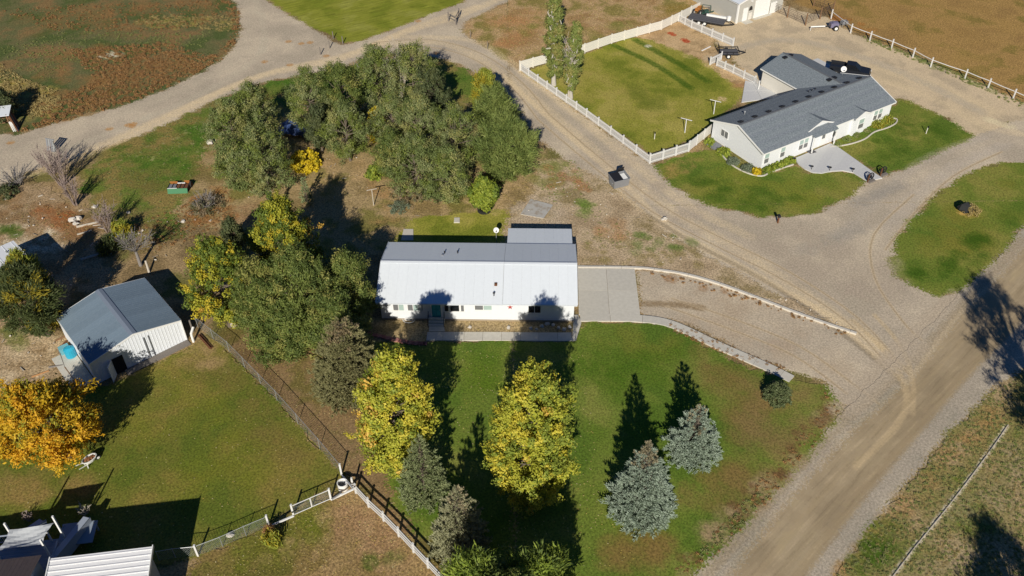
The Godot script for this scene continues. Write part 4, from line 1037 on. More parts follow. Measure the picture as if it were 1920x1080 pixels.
func barn() -> void:
	var o := thing("metal_barn", "white metal barn with a blue grey ribbed gable roof", "barn", Vector3(-37.85, 0, -57.35), deg_to_rad(40.1))
	var w := 8.66
	var d := 8.1
	part(o, "wall", gable_walls(w, d, 2.52, 3.45, 0, 0, true), M.barn_wall)
	var ribs := MB.new()
	for i in 28:
		var x := 0.15 + i * 0.3
		ribs.box(x, (2.5 + 0.9 * (1.0 - absf(x - 4.33) / 4.33)) * 0.5, 0.012, 0.05, 2.5 + 0.9 * (1.0 - absf(x - 4.33) / 4.33), 0.024)
	stuff(part(o, "siding_ribs", ribs, M.barn_wall))
	var k := 9
	var pw := (d + 0.1) / k
	for s in 2:
		var l := Vector2(4.38, 0.95).length()
		var mesh := ribbed(pw, l, 3).mesh()
		for i in k:
			var q := MeshInstance3D.new()
			q.name = "roof_panel"
			q.mesh = mesh
			q.material_override = M.barn_roofing[(i + s) % M.barn_roofing.size()]
			var turn := Basis(Vector3.UP, PI / 2 if s == 0 else -PI / 2) * Basis(Vector3.RIGHT, atan2(0.95, 4.38))
			# panels run down from the ridge at x = w / 2
			q.transform = Transform3D(turn, Vector3(w * 0.5, 3.56, 0.05 - i * pw if s == 0 else 0.05 - (i + 1) * pw))
			o.add_child(q, true)
	var rc := MB.new()
	rc.xbox(Transform3D(Basis(Vector3.FORWARD, 0.21), Vector3(w * 0.5 + 0.16, 3.575, -d * 0.5)), 0.34, 0.02, d + 0.12)
	rc.xbox(Transform3D(Basis(Vector3.FORWARD, -0.21), Vector3(w * 0.5 - 0.16, 3.575, -d * 0.5)), 0.34, 0.02, d + 0.12)
	part(o, "ridge_cap", rc, M.barn_cap)
	var tr := MB.new()
	for z in [0.07, -d - 0.07]:
		tr.bar(Vector3(w * 0.5, 3.5, z), Vector3(-0.05, 2.53, z), 0.06, 0.16)
		tr.bar(Vector3(w * 0.5, 3.5, z), Vector3(w + 0.05, 2.53, z), 0.06, 0.16)
	tr.box(-0.06, 2.52, -d * 0.5, 0.05, 0.16, d)
	tr.box(w + 0.06, 2.52, -d * 0.5, 0.05, 0.16, d)
	tr.box(-0.01, 1.25, 0.03, 0.1, 2.5, 0.08)
	tr.box(w + 0.01, 1.25, 0.03, 0.1, 2.5, 0.08)
	part(o, "trim", tr, M.frame)
	var op := MB.new()
	op.box(2.3, 0.95, 0.03, 1.0, 1.9, 0.04)
	part(o, "doorway", op, M.dark)
	var dr := MB.new()
	dr.box(0.0, 0.0, 0.0, 1.0, 1.9, 0.05)
	part(o, "door", dr, M.barn_wall, Transform3D(Basis(Vector3.UP, 0.9), Vector3(1.45, 0.95, 0.42)))
	var track := MB.new()
	track.box(5.0, 1.35, 0.08, 0.1, 2.6, 0.1)
	track.box(5.45, 1.35, 0.08, 0.06, 2.6, 0.08)
	part(o, "sliding_door_track", track, M.grey_metal)
	var slabm := MB.new()
	slabm.box(-1.1, 0.06, -3.2, 2.0, 0.12, 5.4)
	part(o, "concrete_apron", slabm, M.concrete)
	var ap := MB.new()
	ap.box(5.6, 0.05, 0.45, 6.2, 0.1, 0.8)
	part(o, "concrete_apron", ap, M.timber_grey)

func shop() -> void:
	var o := thing("shop_building", "tall grey metal shop with white doors beside the gravel yard", "workshop", Vector3(34.89, 0, -131.64), deg_to_rad(31.0))
	var w := 9.5
	var d := 14.0
	part(o, "wall", gable_walls(w, d, 3.15, 4.4, 0, 0, true), M.shop_wall)
	var sl = M.shop_roof
	part(o, "roof", slab(Vector3(-0.2, 3.2, -d - 0.2), Vector3(w * 0.5, 4.5, -d - 0.2), Vector3(w * 0.5, 4.5, 0.25), Vector3(-0.2, 3.2, 0.25), 0.1), sl)
	part(o, "roof", slab(Vector3(w * 0.5, 4.5, -d - 0.2), Vector3(w + 0.2, 3.2, -d - 0.2), Vector3(w + 0.2, 3.2, 0.25), Vector3(w * 0.5, 4.5, 0.25), 0.1), sl)
	var tr := MB.new()
	tr.box(0.0, 1.57, 0.0, 0.26, 3.14, 0.26)
	tr.box(-0.16, 3.1, -d * 0.5, 0.08, 0.2, d + 0.4)
	tr.bar(Vector3(-0.2, 3.12, 0.27), Vector3(w * 0.5, 4.42, 0.27), 0.06, 0.2)
	tr.bar(Vector3(w + 0.2, 3.12, 0.27), Vector3(w * 0.5, 4.42, 0.27), 0.06, 0.2)
	part(o, "trim", tr, M.frame)
	var d1 := MB.new()
	d1.box(1.62, 1.05, 0.03, 0.92, 2.08, 0.06)
	part(o, "door", d1, M.frame)
	var dg := MB.new()
	dg.box(5.05, 1.4, 0.03, 3.1, 2.8, 0.06)
	var g := part(o, "garage_door", dg, M.frame)
	for i in 4:
		var p := MB.new()
		p.box(5.05, 0.36 + i * 0.69, 0.075, 3.0, 0.64, 0.03)
		part(g, "door_panel", p, M.frame)
	var hoop := MB.new()
	hoop.box(2.62, 1.55, 0.08, 0.7, 0.06, 0.05)
	for i in 8:
		var a := PI * i / 8
		var b := PI * (i + 1) / 8
		hoop.tri(Vector3(2.62, 1.6, 0.08), Vector3(2.62 + cos(b) * 0.35, 1.6 + sin(b) * 0.6, 0.08), Vector3(2.62 + cos(a) * 0.35, 1.6 + sin(a) * 0.6, 0.08))
	part(o, "backboard", hoop, M.black_metal)
	var bd := MB.new()
	bd.box(2.62, 0.6, 0.1, 0.62, 1.1, 0.1)
	part(o, "cabinet", bd, M.siding_cream)
	var lamp := MB.new()
	lamp.box(2.6, 3.0, 0.12, 0.3, 0.14, 0.2)
	lamp.box(-0.1, 2.7, -5.5, 0.2, 0.14, 0.3)
	part(o, "wall_lamp", lamp, M.frame)
	var apron := MB.new()
	apron.box(1.7, 0.03, 0.6, 1.6, 0.06, 1.1)
	apron.box(5.0, 0.02, 0.35, 3.6, 0.04, 0.7)
	part(o, "doorstep", apron, M.concrete)

func lower_house() -> void:
	# bottom left: a brown roofed house with a white ribbed annex; both run on below the frame
	var o := thing("brown_roofed_house", "house with a brown ribbed roof and a white ribbed annex roof, bottom left", "house", Vector3(-33.0, 0, -36.45), deg_to_rad(7.2))
	# white annex: x 0.1 .. 7.2, slopes gently to the front, ribs along x
	for i in 9:
		var p := MB.new()
		p.box(3.6, 0.0, 0.42, 7.1, 0.03, 0.83)
		for r in 2:
			p.box(3.6, 0.03, 0.2 + r * 0.42, 7.1, 0.05, 0.07)
		part(o, "annex_roof_panel", p, M.annex_roof, Transform3D(Basis(Vector3.RIGHT, 0.12), Vector3(0, 4.1 - i * 0.1, i * 0.83)))
	var aw := MB.new()
	aw.box(3.5, 2.0, 4.0, 6.7, 3.7, 7.6)
	part(o, "annex_wall", aw, M.siding_blue)
	for x in [7.16, 0.08]:
		var fa := MB.new()
		fa.xbox(Transform3D(Basis(Vector3.RIGHT, 0.12), Vector3(x, 3.63, 3.7)), 0.06, 0.3, 7.6)
		part(o, "fascia", fa, M.frame)
	# brown roof: back slope falls to the rear
	slope(o, "roof_panel", -9.0, -0.55, Vector2(6.0, 6.2), Vector2(-0.35, 4.15), 0.9, [M.brown_roof], 3)
	slope(o, "roof_panel", -9.0, -0.55, Vector2(6.0, 6.2), Vector2(12.0, 4.15), 0.9, [M.brown_roof], 3)
	part(o, "wall", gable_walls(8.2, 11.6, 4.05, 6.05, -8.9, 11.7), M.siding_blue)
	var deck := thing("timber_deck", "blue grey railed deck under the shade sail", "deck", Vector3(-33.0, 0, -36.45), deg_to_rad(7.2))
	for i in 22:
		var pl := MB.new()
		pl.box(-3.6, 1.2, -0.35 - i * 0.16, 6.0 if i < 18 else 7.4, 0.04, 0.15)
		part(deck, "plank", pl, [M.deck, M.deck_b][i % 2])
	for s in [[-6.6, -0.4, -6.6, -3.9], [-6.6, -3.9, -2.6, -3.9], [-0.75, -0.4, -0.75, -2.9]]:
		var a := Vector3(s[0], 0, s[1])
		var b := Vector3(s[2], 0, s[3])
		var r := MB.new()
		r.bar(a + Vector3.UP * 2.15, b + Vector3.UP * 2.15, 0.12, 0.05)
		r.bar(a + Vector3.UP * 1.4, b + Vector3.UP * 1.4, 0.05, 0.08)
		var k := int(a.distance_to(b) / 0.16)
		for i in k + 1:
			var p := a.lerp(b, float(i) / k)
			r.box(p.x, 1.78, p.z, 0.04, 0.76, 0.04)
		part(deck, "railing", r, M.deck_rail)
	# wide ramp rails that run out past the deck
	for s in [[-0.9, -1.2, 0.75, -5.1, 1.2], [-3.9, -3.6, -2.6, -5.3, 1.2]]:
		var q := MB.new()
		q.bar(Vector3(s[0], 2.1, s[1]), Vector3(s[2], 1.7, s[3]), 0.5, 0.06)
		q.bar(Vector3(s[0] + 0.2, 1.45, s[1]), Vector3(s[2] + 0.2, 1.05, s[3]), 0.06, 1.2)
		q.bar(Vector3(s[0] - 0.22, 1.45, s[1]), Vector3(s[2] - 0.22, 1.05, s[3]), 0.06, 1.2)
		part(deck, "ramp_wall", q, M.deck_rail)
	var pf := MB.new()
	pf.box(0.1, 1.05, -4.2, 2.6, 0.06, 2.0)
	part(deck, "landing", pf, M.deck)
	var ps := MB.new()
	for p in [[-6.5, -0.6], [-6.5, -3.8], [-0.8, -2.8], [-2.6, -3.8], [1.2, -5.0], [-1.1, -5.0]]:
		ps.box(p[0], 0.6, p[1], 0.12, 1.2, 0.12)
	part(deck, "deck_post", ps, M.deck_rail)
	var sail := thing("shade_sail", "grey fabric shade sail stretched between white posts over the deck", "shade sail")
	var c := [Vector3(-37.16, 3.60, -39.27), Vector3(-33.98, 3.75, -39.72), Vector3(-34.34, 3.40, -38.09), Vector3(-37.36, 3.50, -37.54)]
	var sm := MB.new()
	var n := 10
	var pt := func(u: float, v: float) -> Vector3:
		var p: Vector3 = (c[0] as Vector3).lerp(c[1], u).lerp((c[3] as Vector3).lerp(c[2], u), v)
		var e := 0.22 * sin(PI * u) * (absf(v - 0.5) * 2.0) + 0.0
		var f := 0.22 * sin(PI * v) * (absf(u - 0.5) * 2.0)
		var mid: Vector3 = ((c[0] as Vector3) + c[1] + c[2] + c[3]) * 0.25
		p += (mid - p) * Vector3(1, 0, 1) * (e + f) * 0.5
		p.y -= 0.35 * sin(PI * u) * sin(PI * v) + 0.03 * sin(u * 9.0 + v * 21.0)
		return p
	for i in n:
		for j in n:
			var u0 := float(i) / n
			var u1 := float(i + 1) / n
			var v0 := float(j) / n
			var v1 := float(j + 1) / n
			sm.quad(pt.call(u0, v0), pt.call(u1, v0), pt.call(u1, v1), pt.call(u0, v1))
	part(sail, "fabric", sm, M.sail)
	for i in 4:
		var q: Vector3 = c[i]
		var away = (q - ((c[0] as Vector3) + c[2]) * 0.5)
		away.y = 0
		var foot = Vector3(q.x, 1.2, q.z) + away.normalized() * 0.12
		var post := MB.new()
		post.bar(foot, foot + Vector3.UP * (q.y - 0.5), 0.13, 0.13)
		part(sail, "post", post, M.frame)
	var ex := MB.new()
	var pb: Vector3 = Vector3(-35.02, 1.20, -39.84)
	ex.bar(pb, pb + Vector3.UP * 1.9, 0.12, 0.12)
	part(sail, "post", ex, M.frame)

func small_white_building() -> void:
	var a: Vector3 = Vector3(-51.61, 3.00, -74.82)
	var o := thing("small_white_building", "small white flat roofed building half hidden by the willow, left edge", "shed", Vector3(a.x, 0, a.z), deg_to_rad(-46.0))
	# local: x along the long side towards the lower right, z towards the front left
	var r := MB.new()
	r.box(2.3, 3.0, 2.6, 5.0, 0.12, 5.4)
	part(o, "roof", r, M.shed_white)
	for i in 6:
		var s := MB.new()
		s.box(2.3, 3.075, 0.2 + i * 0.95, 4.9, 0.03, 0.06)
		part(o, "roof_seam", s, M.shed_white)
	var w := MB.new()
	w.box(2.3, 1.45, 2.6, 4.7, 2.9, 5.0)
	part(o, "wall", w, M.siding_cream)
	var v := MB.new()
	v.tube(Vector3(1.4, 3.05, 1.2), Vector3(1.4, 3.3, 1.2), 0.08, 0.08, 7)
	part(o, "vent_pipe", v, M.grey_metal)

func timber_lean_to() -> void:
	var b := Vector2(-65.47, -101.81)
	var o := thing("timber_lean_to", "old open timber lean-to with pale metal roof beside the gravel lane", "lean-to", Vector3(-65.4, 0, -103.4), deg_to_rad(14.0))
	var r := MB.new()
	r.xbox(Transform3D(Basis(Vector3.RIGHT, 0.1), Vector3(-1.0, 2.25, 0.0)), 4.6, 0.06, 2.4)
	part(o, "roof", r, M.roofing[0])
	for i in 5:
		var p := MB.new()
		p.bar(Vector3(1.0, 2.15, -0.9 + i * 0.36), Vector3(1.75, 0.0, 0.2 + i * 0.4), 0.16, 0.05)
		part(o, "plank", p, [M.timber, M.rust, M.timber_grey][i % 3])
	for x in [-2.9, 0.9]:
		for z in [-1.0, 1.0]:
			var p := MB.new()
			p.box(x, 1.1, z, 0.14, 2.2, 0.14)
			part(o, "post", p, M.timber)
	var back := MB.new()
	back.box(-1.0, 1.1, -1.05, 4.0, 2.2, 0.06)
	part(o, "wall", back, M.timber)
	var junk := MB.new()
	for i in 4:
		junk.bar(Vector3(0.9 + i * 0.12, 1.3 - 0.1 * i, 1.0), Vector3(1.2 + i * 0.2, 0.0, 1.55), 0.1, 0.03)
	var j := single("leaning_boards", junk, M.frame, "pale boards leaning on the old timber lean-to", "boards", Vector3(-65.4, 0, -103.4), deg_to_rad(14.0))

# ------------------------------------------------------------------ trees and shrubs
class Leaves:
	var v := PackedVector3Array()
	var n := PackedVector3Array()
	var c := PackedColorArray()
	func add(o: Leaves, t: Transform3D, tint: Color) -> void:
		v.append_array(t * o.v)
		n.append_array(Transform3D(t.basis.orthonormalized(), Vector3.ZERO) * o.n)
		if tint == Color.WHITE:
			c.append_array(o.c)
		else:
			var k := o.c.duplicate()
			for i in k.size():
				k[i] = k[i] * tint
			c.append_array(k)
	func leaf(p: Vector3, along: Vector3, side: Vector3, col: Color) -> void:
		# a pointed blade: two triangles
		var a := p - along * 0.5
		var b := p + along * 0.5
		var s := p + side * 0.5
		var d := p - side * 0.5
		var w := along.cross(side).normalized()
		v.append(a); v.append(s); v.append(b); v.append(a); v.append(b); v.append(d)
		for i in 6:
			n.append(w); c.append(col)
	func mesh() -> ArrayMesh:
		var a := []
		a.resize(Mesh.ARRAY_MAX)
		a[Mesh.ARRAY_VERTEX] = v
		a[Mesh.ARRAY_NORMAL] = n
		a[Mesh.ARRAY_COLOR] = c
		var m := ArrayMesh.new()
		if v.size():
			m.add_surface_from_arrays(Mesh.PRIMITIVE_TRIANGLES, a)
		return m

var clumps := {}

func clump(key: String, count: int, rad: float, ll: float, lw: float, c0: Color, c1: Color, droop: float, sd: int) -> Leaves:
	if clumps.has(key):
		return clumps[key]
	var g := RandomNumberGenerator.new()
	g.seed = sd
	var L := Leaves.new()
	for i in count:
		var d := Vector3(g.randfn(), g.randfn(), g.randfn()).normalized()
		var p := d * rad * pow(g.randf(), 0.45)
		var up := (d * 0.7 + Vector3.UP * 0.8 + Vector3(g.randfn(), g.randfn(), g.randfn()) * 0.55).normalized()
		var along := up.cross(Vector3(g.randfn(), g.randfn(), g.randfn())).normalized()
		along = (along + Vector3.DOWN * droop).normalized()
		var side := along.cross(up).normalized()
		var s := g.randf_range(0.55, 1.4)
		L.leaf(p, along * ll * s, side * lw * s, c0.lerp(c1, g.randf()))
	clumps[key] = L
	return L

# kinds of crown: leaf length, leaf width, leaves in a clump, clump radius, droop, tints (two greens per clump)
var kinds := {}

func palette(list: Array) -> Array:
	return list

func crown_kinds() -> void:
	# each tint: [one end, other end, weight]
	kinds["ash"] = {"ll": 0.2, "lw": 0.155, "n": 66, "r": 0.52, "droop": 0.15, "tints": [
		[Color(0.50, 0.44, 0.04), Color(0.66, 0.57, 0.08), 3], [Color(0.35, 0.375, 0.035), Color(0.51, 0.49, 0.07), 5], [Color(0.19, 0.255, 0.035), Color(0.34, 0.37, 0.06), 3.5], [Color(0.68, 0.40, 0.05), Color(0.72, 0.52, 0.14), 0.4]]}
	kinds["ash_green"] = {"ll": 0.2, "lw": 0.155, "n": 66, "r": 0.52, "droop": 0.15, "tints": [
		[Color(0.46, 0.38, 0.03), Color(0.60, 0.48, 0.05), 2], [Color(0.28, 0.30, 0.03), Color(0.42, 0.40, 0.045), 3], [Color(0.10, 0.15, 0.025), Color(0.19, 0.235, 0.04), 6], [Color(0.58, 0.33, 0.05), Color(0.62, 0.42, 0.08), 0.4]]}
	kinds["orange"] = {"ll": 0.27, "lw": 0.13, "n": 66, "r": 0.62, "droop": 0.35, "tints": [
		[Color(0.64, 0.33, 0.02), Color(0.72, 0.44, 0.03), 5], [Color(0.52, 0.34, 0.02), Color(0.66, 0.44, 0.03), 3], [Color(0.24, 0.26, 0.03), Color(0.42, 0.35, 0.04), 3]]}
	kinds["locust"] = {"ll": 0.25, "lw": 0.09, "n": 64, "r": 0.56, "droop": 0.35, "tints": [
		[Color(0.14, 0.19, 0.04), Color(0.24, 0.275, 0.075), 4], [Color(0.085, 0.125, 0.03), Color(0.15, 0.19, 0.05), 5], [Color(0.24, 0.25, 0.06), Color(0.34, 0.33, 0.10), 1.5]]}
	kinds["olive"] = {"ll": 0.22, "lw": 0.09, "n": 60, "r": 0.55, "droop": 0.2, "tints": [
		[Color(0.185, 0.225, 0.085), Color(0.31, 0.335, 0.15), 4], [Color(0.12, 0.165, 0.05), Color(0.21, 0.255, 0.085), 4], [Color(0.27, 0.28, 0.09), Color(0.38, 0.37, 0.14), 2.5], [Color(0.13, 0.18, 0.04), Color(0.23, 0.27, 0.055), 3]]}
	kinds["willow"] = {"ll": 0.46, "lw": 0.085, "n": 60, "r": 0.66, "droop": 1.3, "tints": [
		[Color(0.18, 0.235, 0.06), Color(0.29, 0.33, 0.10), 4], [Color(0.12, 0.17, 0.045), Color(0.2, 0.25, 0.07), 3]]}
	kinds["willow_dark"] = {"ll": 0.42, "lw": 0.085, "n": 60, "r": 0.66, "droop": 1.1, "tints": [
		[Color(0.07, 0.10, 0.035), Color(0.12, 0.14, 0.05), 5], [Color(0.30, 0.25, 0.03), Color(0.38, 0.31, 0.04), 0.6]]}
	kinds["yellow_willow"] = {"ll": 0.42, "lw": 0.085, "n": 60, "r": 0.6, "droop": 1.0, "tints": [
		[Color(0.34, 0.29, 0.03), Color(0.42, 0.35, 0.04), 2], [Color(0.22, 0.27, 0.04), Color(0.36, 0.38, 0.06), 4]]}
	kinds["lime_willow"] = {"ll": 0.42, "lw": 0.085, "n": 60, "r": 0.6, "droop": 1.0, "tints": [
		[Color(0.19, 0.27, 0.04), Color(0.31, 0.38, 0.06), 3], [Color(0.09, 0.14, 0.03), Color(0.17, 0.22, 0.045), 3]]}
	kinds["poplar"] = {"ll": 0.22, "lw": 0.18, "n": 40, "r": 0.42, "droop": -0.4, "tints": [
		[Color(0.15, 0.20, 0.05), Color(0.26, 0.29, 0.08), 5], [Color(0.22, 0.23, 0.07), Color(0.34, 0.30, 0.10), 1.5]]}
	kinds["lime"] = {"ll": 0.30, "lw": 0.2, "n": 40, "r": 0.42, "droop": 0.5, "tints": [
		[Color(0.20, 0.27, 0.035), Color(0.32, 0.36, 0.05), 5], [Color(0.12, 0.18, 0.03), Color(0.2, 0.26, 0.04), 2]]}
	kinds["yellow"] = {"ll": 0.26, "lw": 0.2, "n": 40, "r": 0.42, "droop": 0.1, "tints": [
		[Color(0.58, 0.43, 0.02), Color(0.68, 0.52, 0.03), 5], [Color(0.36, 0.32, 0.03), Color(0.5, 0.4, 0.03), 1.5]]}
	kinds["dark"] = {"ll": 0.22, "lw": 0.12, "n": 46, "r": 0.42, "droop": 0.1, "tints": [
		[Color(0.07, 0.095, 0.04), Color(0.12, 0.14, 0.06), 4], [Color(0.10, 0.12, 0.045), Color(0.15, 0.165, 0.07), 2]]}
	kinds["round"] = {"ll": 0.16, "lw": 0.10, "n": 60, "r": 0.34, "droop": 0.0, "tints": [
		[Color(0.09, 0.12, 0.05), Color(0.15, 0.18, 0.08), 4], [Color(0.12, 0.15, 0.06), Color(0.19, 0.21, 0.10), 2]]}
	kinds["sage"] = {"ll": 0.14, "lw": 0.07, "n": 60, "r": 0.28, "droop": 0.0, "tints": [
		[Color(0.16, 0.20, 0.13), Color(0.24, 0.28, 0.19), 4], [Color(0.12, 0.155, 0.09), Color(0.18, 0.21, 0.13), 2]]}
	kinds["rust"] = {"ll": 0.2, "lw": 0.06, "n": 60, "r": 0.34, "droop": 0.0, "tints": [
		[Color(0.36, 0.19, 0.07), Color(0.48, 0.27, 0.11), 4], [Color(0.26, 0.16, 0.07), Color(0.36, 0.22, 0.10), 2]]}
	kinds["weed"] = {"ll": 0.2, "lw": 0.06, "n": 60, "r": 0.34, "droop": 0.0, "tints": [
		[Color(0.17, 0.24, 0.06), Color(0.28, 0.33, 0.10), 4], [Color(0.26, 0.27, 0.10), Color(0.36, 0.34, 0.15), 2]]}
	kinds["straw"] = {"ll": 0.26, "lw": 0.05, "n": 50, "r": 0.3, "droop": -1.0, "tints": [
		[Color(0.36, 0.28, 0.11), Color(0.48, 0.38, 0.16), 3]]}
	kinds["browning"] = {"ll": 0.24, "lw": 0.09, "n": 50, "r": 0.5, "droop": 0.2, "tints": [
		[Color(0.26, 0.20, 0.12), Color(0.34, 0.27, 0.17), 3], [Color(0.13, 0.14, 0.07), Color(0.2, 0.19, 0.1), 3]]}

func kind_clump(kind: String, t: int, variant: int) -> Leaves:
	var K: Dictionary = kinds[kind]
	var T: Array = K.tints[t]
	return clump("%s %d %d" % [kind, t, variant], K.n, K.r, K.ll, K.lw, T[0], T[1], K.droop, hash(kind) % 1000 + t * 31 + variant * 7)

func pick(kind: String, g: RandomNumberGenerator, bias := -1.0) -> int:
	var T: Array = kinds[kind].tints
	var total := 0.0
	for t in T:
		total += t[2]
	var x := g.randf() * total
	for i in T.size():
		x -= T[i][2]
		if x <= 0.0:
			return i
	return T.size() - 1

func wood(st: MB, base: Vector3, h: float, r: float, g: RandomNumberGenerator, tips: Array, trunk_r: float) -> void:
	# a tapered trunk with limbs to every tip
	var fork := base + Vector3(g.randfn() * 0.1, h * 0.32, g.randfn() * 0.1)
	st.tube(base + Vector3.DOWN * 0.1, base.lerp(fork, 0.25), trunk_r * 1.35, trunk_r, 8, false)
	st.tube(base.lerp(fork, 0.25), fork, trunk_r, trunk_r * 0.8, 8, false)
	var top := base + Vector3(g.randfn() * 0.2, h * 0.8, g.randfn() * 0.2)
	st.tube(fork, top, trunk_r * 0.75, trunk_r * 0.15, 7, false)
	for t in tips:
		var q: Vector3 = t
		var f := clampf((q.y - base.y) / h - 0.25, 0.05, 0.75)
		var s := fork.lerp(top, f)
		var m := s.lerp(q, 0.5) + Vector3(g.randfn(), g.randfn() * 0.5, g.randfn()) * 0.06 * h * 0.4
		st.tube(s, m, trunk_r * 0.38, trunk_r * 0.24, 5, false)
		st.tube(m, q, trunk_r * 0.24, trunk_r * 0.06, 5, false)

func crown_of(kind: String, L: Leaves, tips: Array, lobe: float, per: int, g: RandomNumberGenerator, centre: Vector3, size := 1.0) -> void:
	for q in tips:
		var lead := pick(kind, g)
		var lr := lobe * g.randf_range(0.7, 1.3)
		var out: Vector3 = ((q as Vector3) - centre).normalized()
		for i in per:
			var d := (Vector3(g.randfn(), g.randfn(), g.randfn()).normalized() + out * 0.5 + Vector3.UP * 0.2).normalized()
			var reach := g.randf_range(0.35, 1.0) if g.randf() < 0.88 else g.randf_range(1.0, 1.35)
			var p: Vector3 = q + d * lr * reach * Vector3(1, 0.95, 1)
			var t := lead if g.randf() < 0.55 else pick(kind, g)
			var s := g.randf_range(0.6, 1.15) * size
			var up := (d + Vector3.UP * 0.7).normalized()
			var b := Basis(Quaternion(Vector3.UP, up)) * Basis(Vector3.UP, g.randf() * TAU)
			L.add(kind_clump(kind, t, g.randi() % 3), Transform3D(b.scaled_local(Vector3(s * 0.85, s * 1.3, s * 0.85)), p), Color.WHITE)

func tree(called: String, kind: String, label: String, category: String, p: Vector2, h: float, r: float, low: float, lobes: int, per: int, sd: int, group := "", lean := Vector2.ZERO, shape := 0.5, bark = null, taper := 0.6) -> Node3D:
	# crown from height low to h, widest at the given share of its height
	var g := RandomNumberGenerator.new()
	g.seed = sd
	var o := thing(called, label, category, Vector3(p.x, 0, p.y), 0.0, group)
	var tips := []
	var lobe := minf(r * 0.32, 1.25)
	var turn := g.randf() * TAU
	var many := int(lobes * 2.1)
	for i in many:
		var t := pow((i + 0.5) / many, 0.9)
		var y := lerpf(low + lobe * 0.5, h - lobe * 0.8, t)
		var f := t / shape if t < shape else (1.0 - t) / (1.0 - shape)
		var w := (r - lobe * 0.7) * pow(clampf(f, 0.05, 1.0), 0.28 if t < shape else taper) * g.randf_range(0.85, 1.12)
		turn += 2.4 + g.randf_range(-0.6, 0.6)
		var k := sqrt(g.randf_range(0.25, 1.0)) * w
		tips.append(Vector3(cos(turn) * k + lean.x * t, y + g.randf_range(-0.4, 0.4), sin(turn) * k + lean.y * t))
	tips.append(Vector3(lean.x, h - lobe * 0.75, lean.y))
	var st := MB.new()
	wood(st, Vector3.ZERO, h, r, g, tips, maxf(0.08, 0.02 * h))
	part(o, "trunk", st, bark if bark != null else M.bark)
	var L := Leaves.new()
	crown_of(kind, L, tips, lobe, int(per * 0.55), g, Vector3(lean.x * 0.5, (low + h) * 0.5, lean.y * 0.5))
	stuff(part(o, "crown", L.mesh(), M.leaf))
	return o

func bush(called: String, kind: String, label: String, category: String, p: Vector2, r: float, h: float, count: int, sd: int, group := "", size := 1.0) -> Node3D:
	var g := RandomNumberGenerator.new()
	g.seed = sd
	var o := thing(called, label, category, Vector3(p.x, 0, p.y), 0.0, group)
	var L := Leaves.new()
	var st := MB.new()
	for i in count:
		var a := g.randf() * TAU
		var e := acos(1.0 - g.randf() * 0.98)
		var k := g.randf_range(0.72, 1.0)
		var q := Vector3(sin(e) * cos(a) * r * k, maxf(0.12, cos(e) * h * k), sin(e) * sin(a) * r * k)
		var s := g.randf_range(0.7, 1.15) * size
		L.add(kind_clump(kind, pick(kind, g), g.randi() % 3), Transform3D(Basis(Vector3.UP, g.randf() * TAU).scaled(Vector3.ONE * s), q), Color.WHITE)
		if i % 6 == 0:
			st.tube(Vector3(0, -0.05, 0), q * 0.9, 0.03, 0.012, 4, false)
	part(o, "stem", st, M.bark)
	stuff(part(o, "foliage", L.mesh(), M.leaf))
	return o

func spray(key: String, c0: Color, c1: Color, tip: Color, sd: int) -> Leaves:
	# one conifer branch along +x, one metre long, its twigs fanned out and tufted
	if clumps.has(key):
		return clumps[key]
	var g := RandomNumberGenerator.new()
	g.seed = sd
	var L := Leaves.new()
	for i in 15:
		var t := (i + 0.7) / 15.0
		var len := 0.34 * (1.15 - t) + 0.1
		for s in [-1.0, 1.0]:
			var along := Vector3(0.75, g.randf_range(0.0, 0.3), s * g.randf_range(0.55, 0.95)).normalized()
			var p := Vector3(t, 0.10 * t * t + g.randf_range(-0.03, 0.03), 0.0) + along * len * 0.5
			var c := c0.lerp(c1, g.randf()).lerp(tip, clampf(t * 1.2 - 0.35, 0.0, 0.9))
			var side := along.cross(Vector3(g.randfn() * 0.4, 1, g.randfn() * 0.4)).normalized()
			L.leaf(p, along * len, side * 0.085, c)
			L.leaf(p + Vector3.UP * 0.015, along * len * 0.95, along.cross(side) * 0.085, c)
		var up := Vector3(0.5, 0.8, g.randfn() * 0.3).normalized()
		L.leaf(Vector3(t, 0.1 * t * t + 0.05, 0), up * 0.2, Vector3(0, 0, 0.08), c0.lerp(tip, t))
	L.leaf(Vector3(1.0, 0.13, 0), Vector3(0.3, 0.06, 0), Vector3(0, 0, 0.09), tip)
	L.leaf(Vector3(1.0, 0.13, 0), Vector3(0.3, 0.06, 0), Vector3(0, 0.09, 0), tip)
	clumps[key] = L
	return L

func tuft(key: String, c0: Color, c1: Color, tip: Color, sd: int) -> Leaves:
	# a bristling conifer shoot that points along +y
	if clumps.has(key):
		return clumps[key]
	var g := RandomNumberGenerator.new()
	g.seed = sd
	var L := Leaves.new()
	for i in 26:
		var a := g.randf() * TAU
		var e := g.randf_range(0.1, 1.05)
		var d := Vector3(sin(e) * cos(a), cos(e), sin(e) * sin(a))
		var side := d.cross(Vector3(g.randfn(), g.randfn(), g.randfn())).normalized()
		var l := g.randf_range(0.16, 0.30)
		L.leaf(Vector3(0, g.randf_range(-0.08, 0.1), 0) + d * l * 0.5, d * l, side * 0.055, c0.lerp(c1, g.randf()).lerp(tip, g.randf() * g.randf()))
	clumps[key] = L
	return L

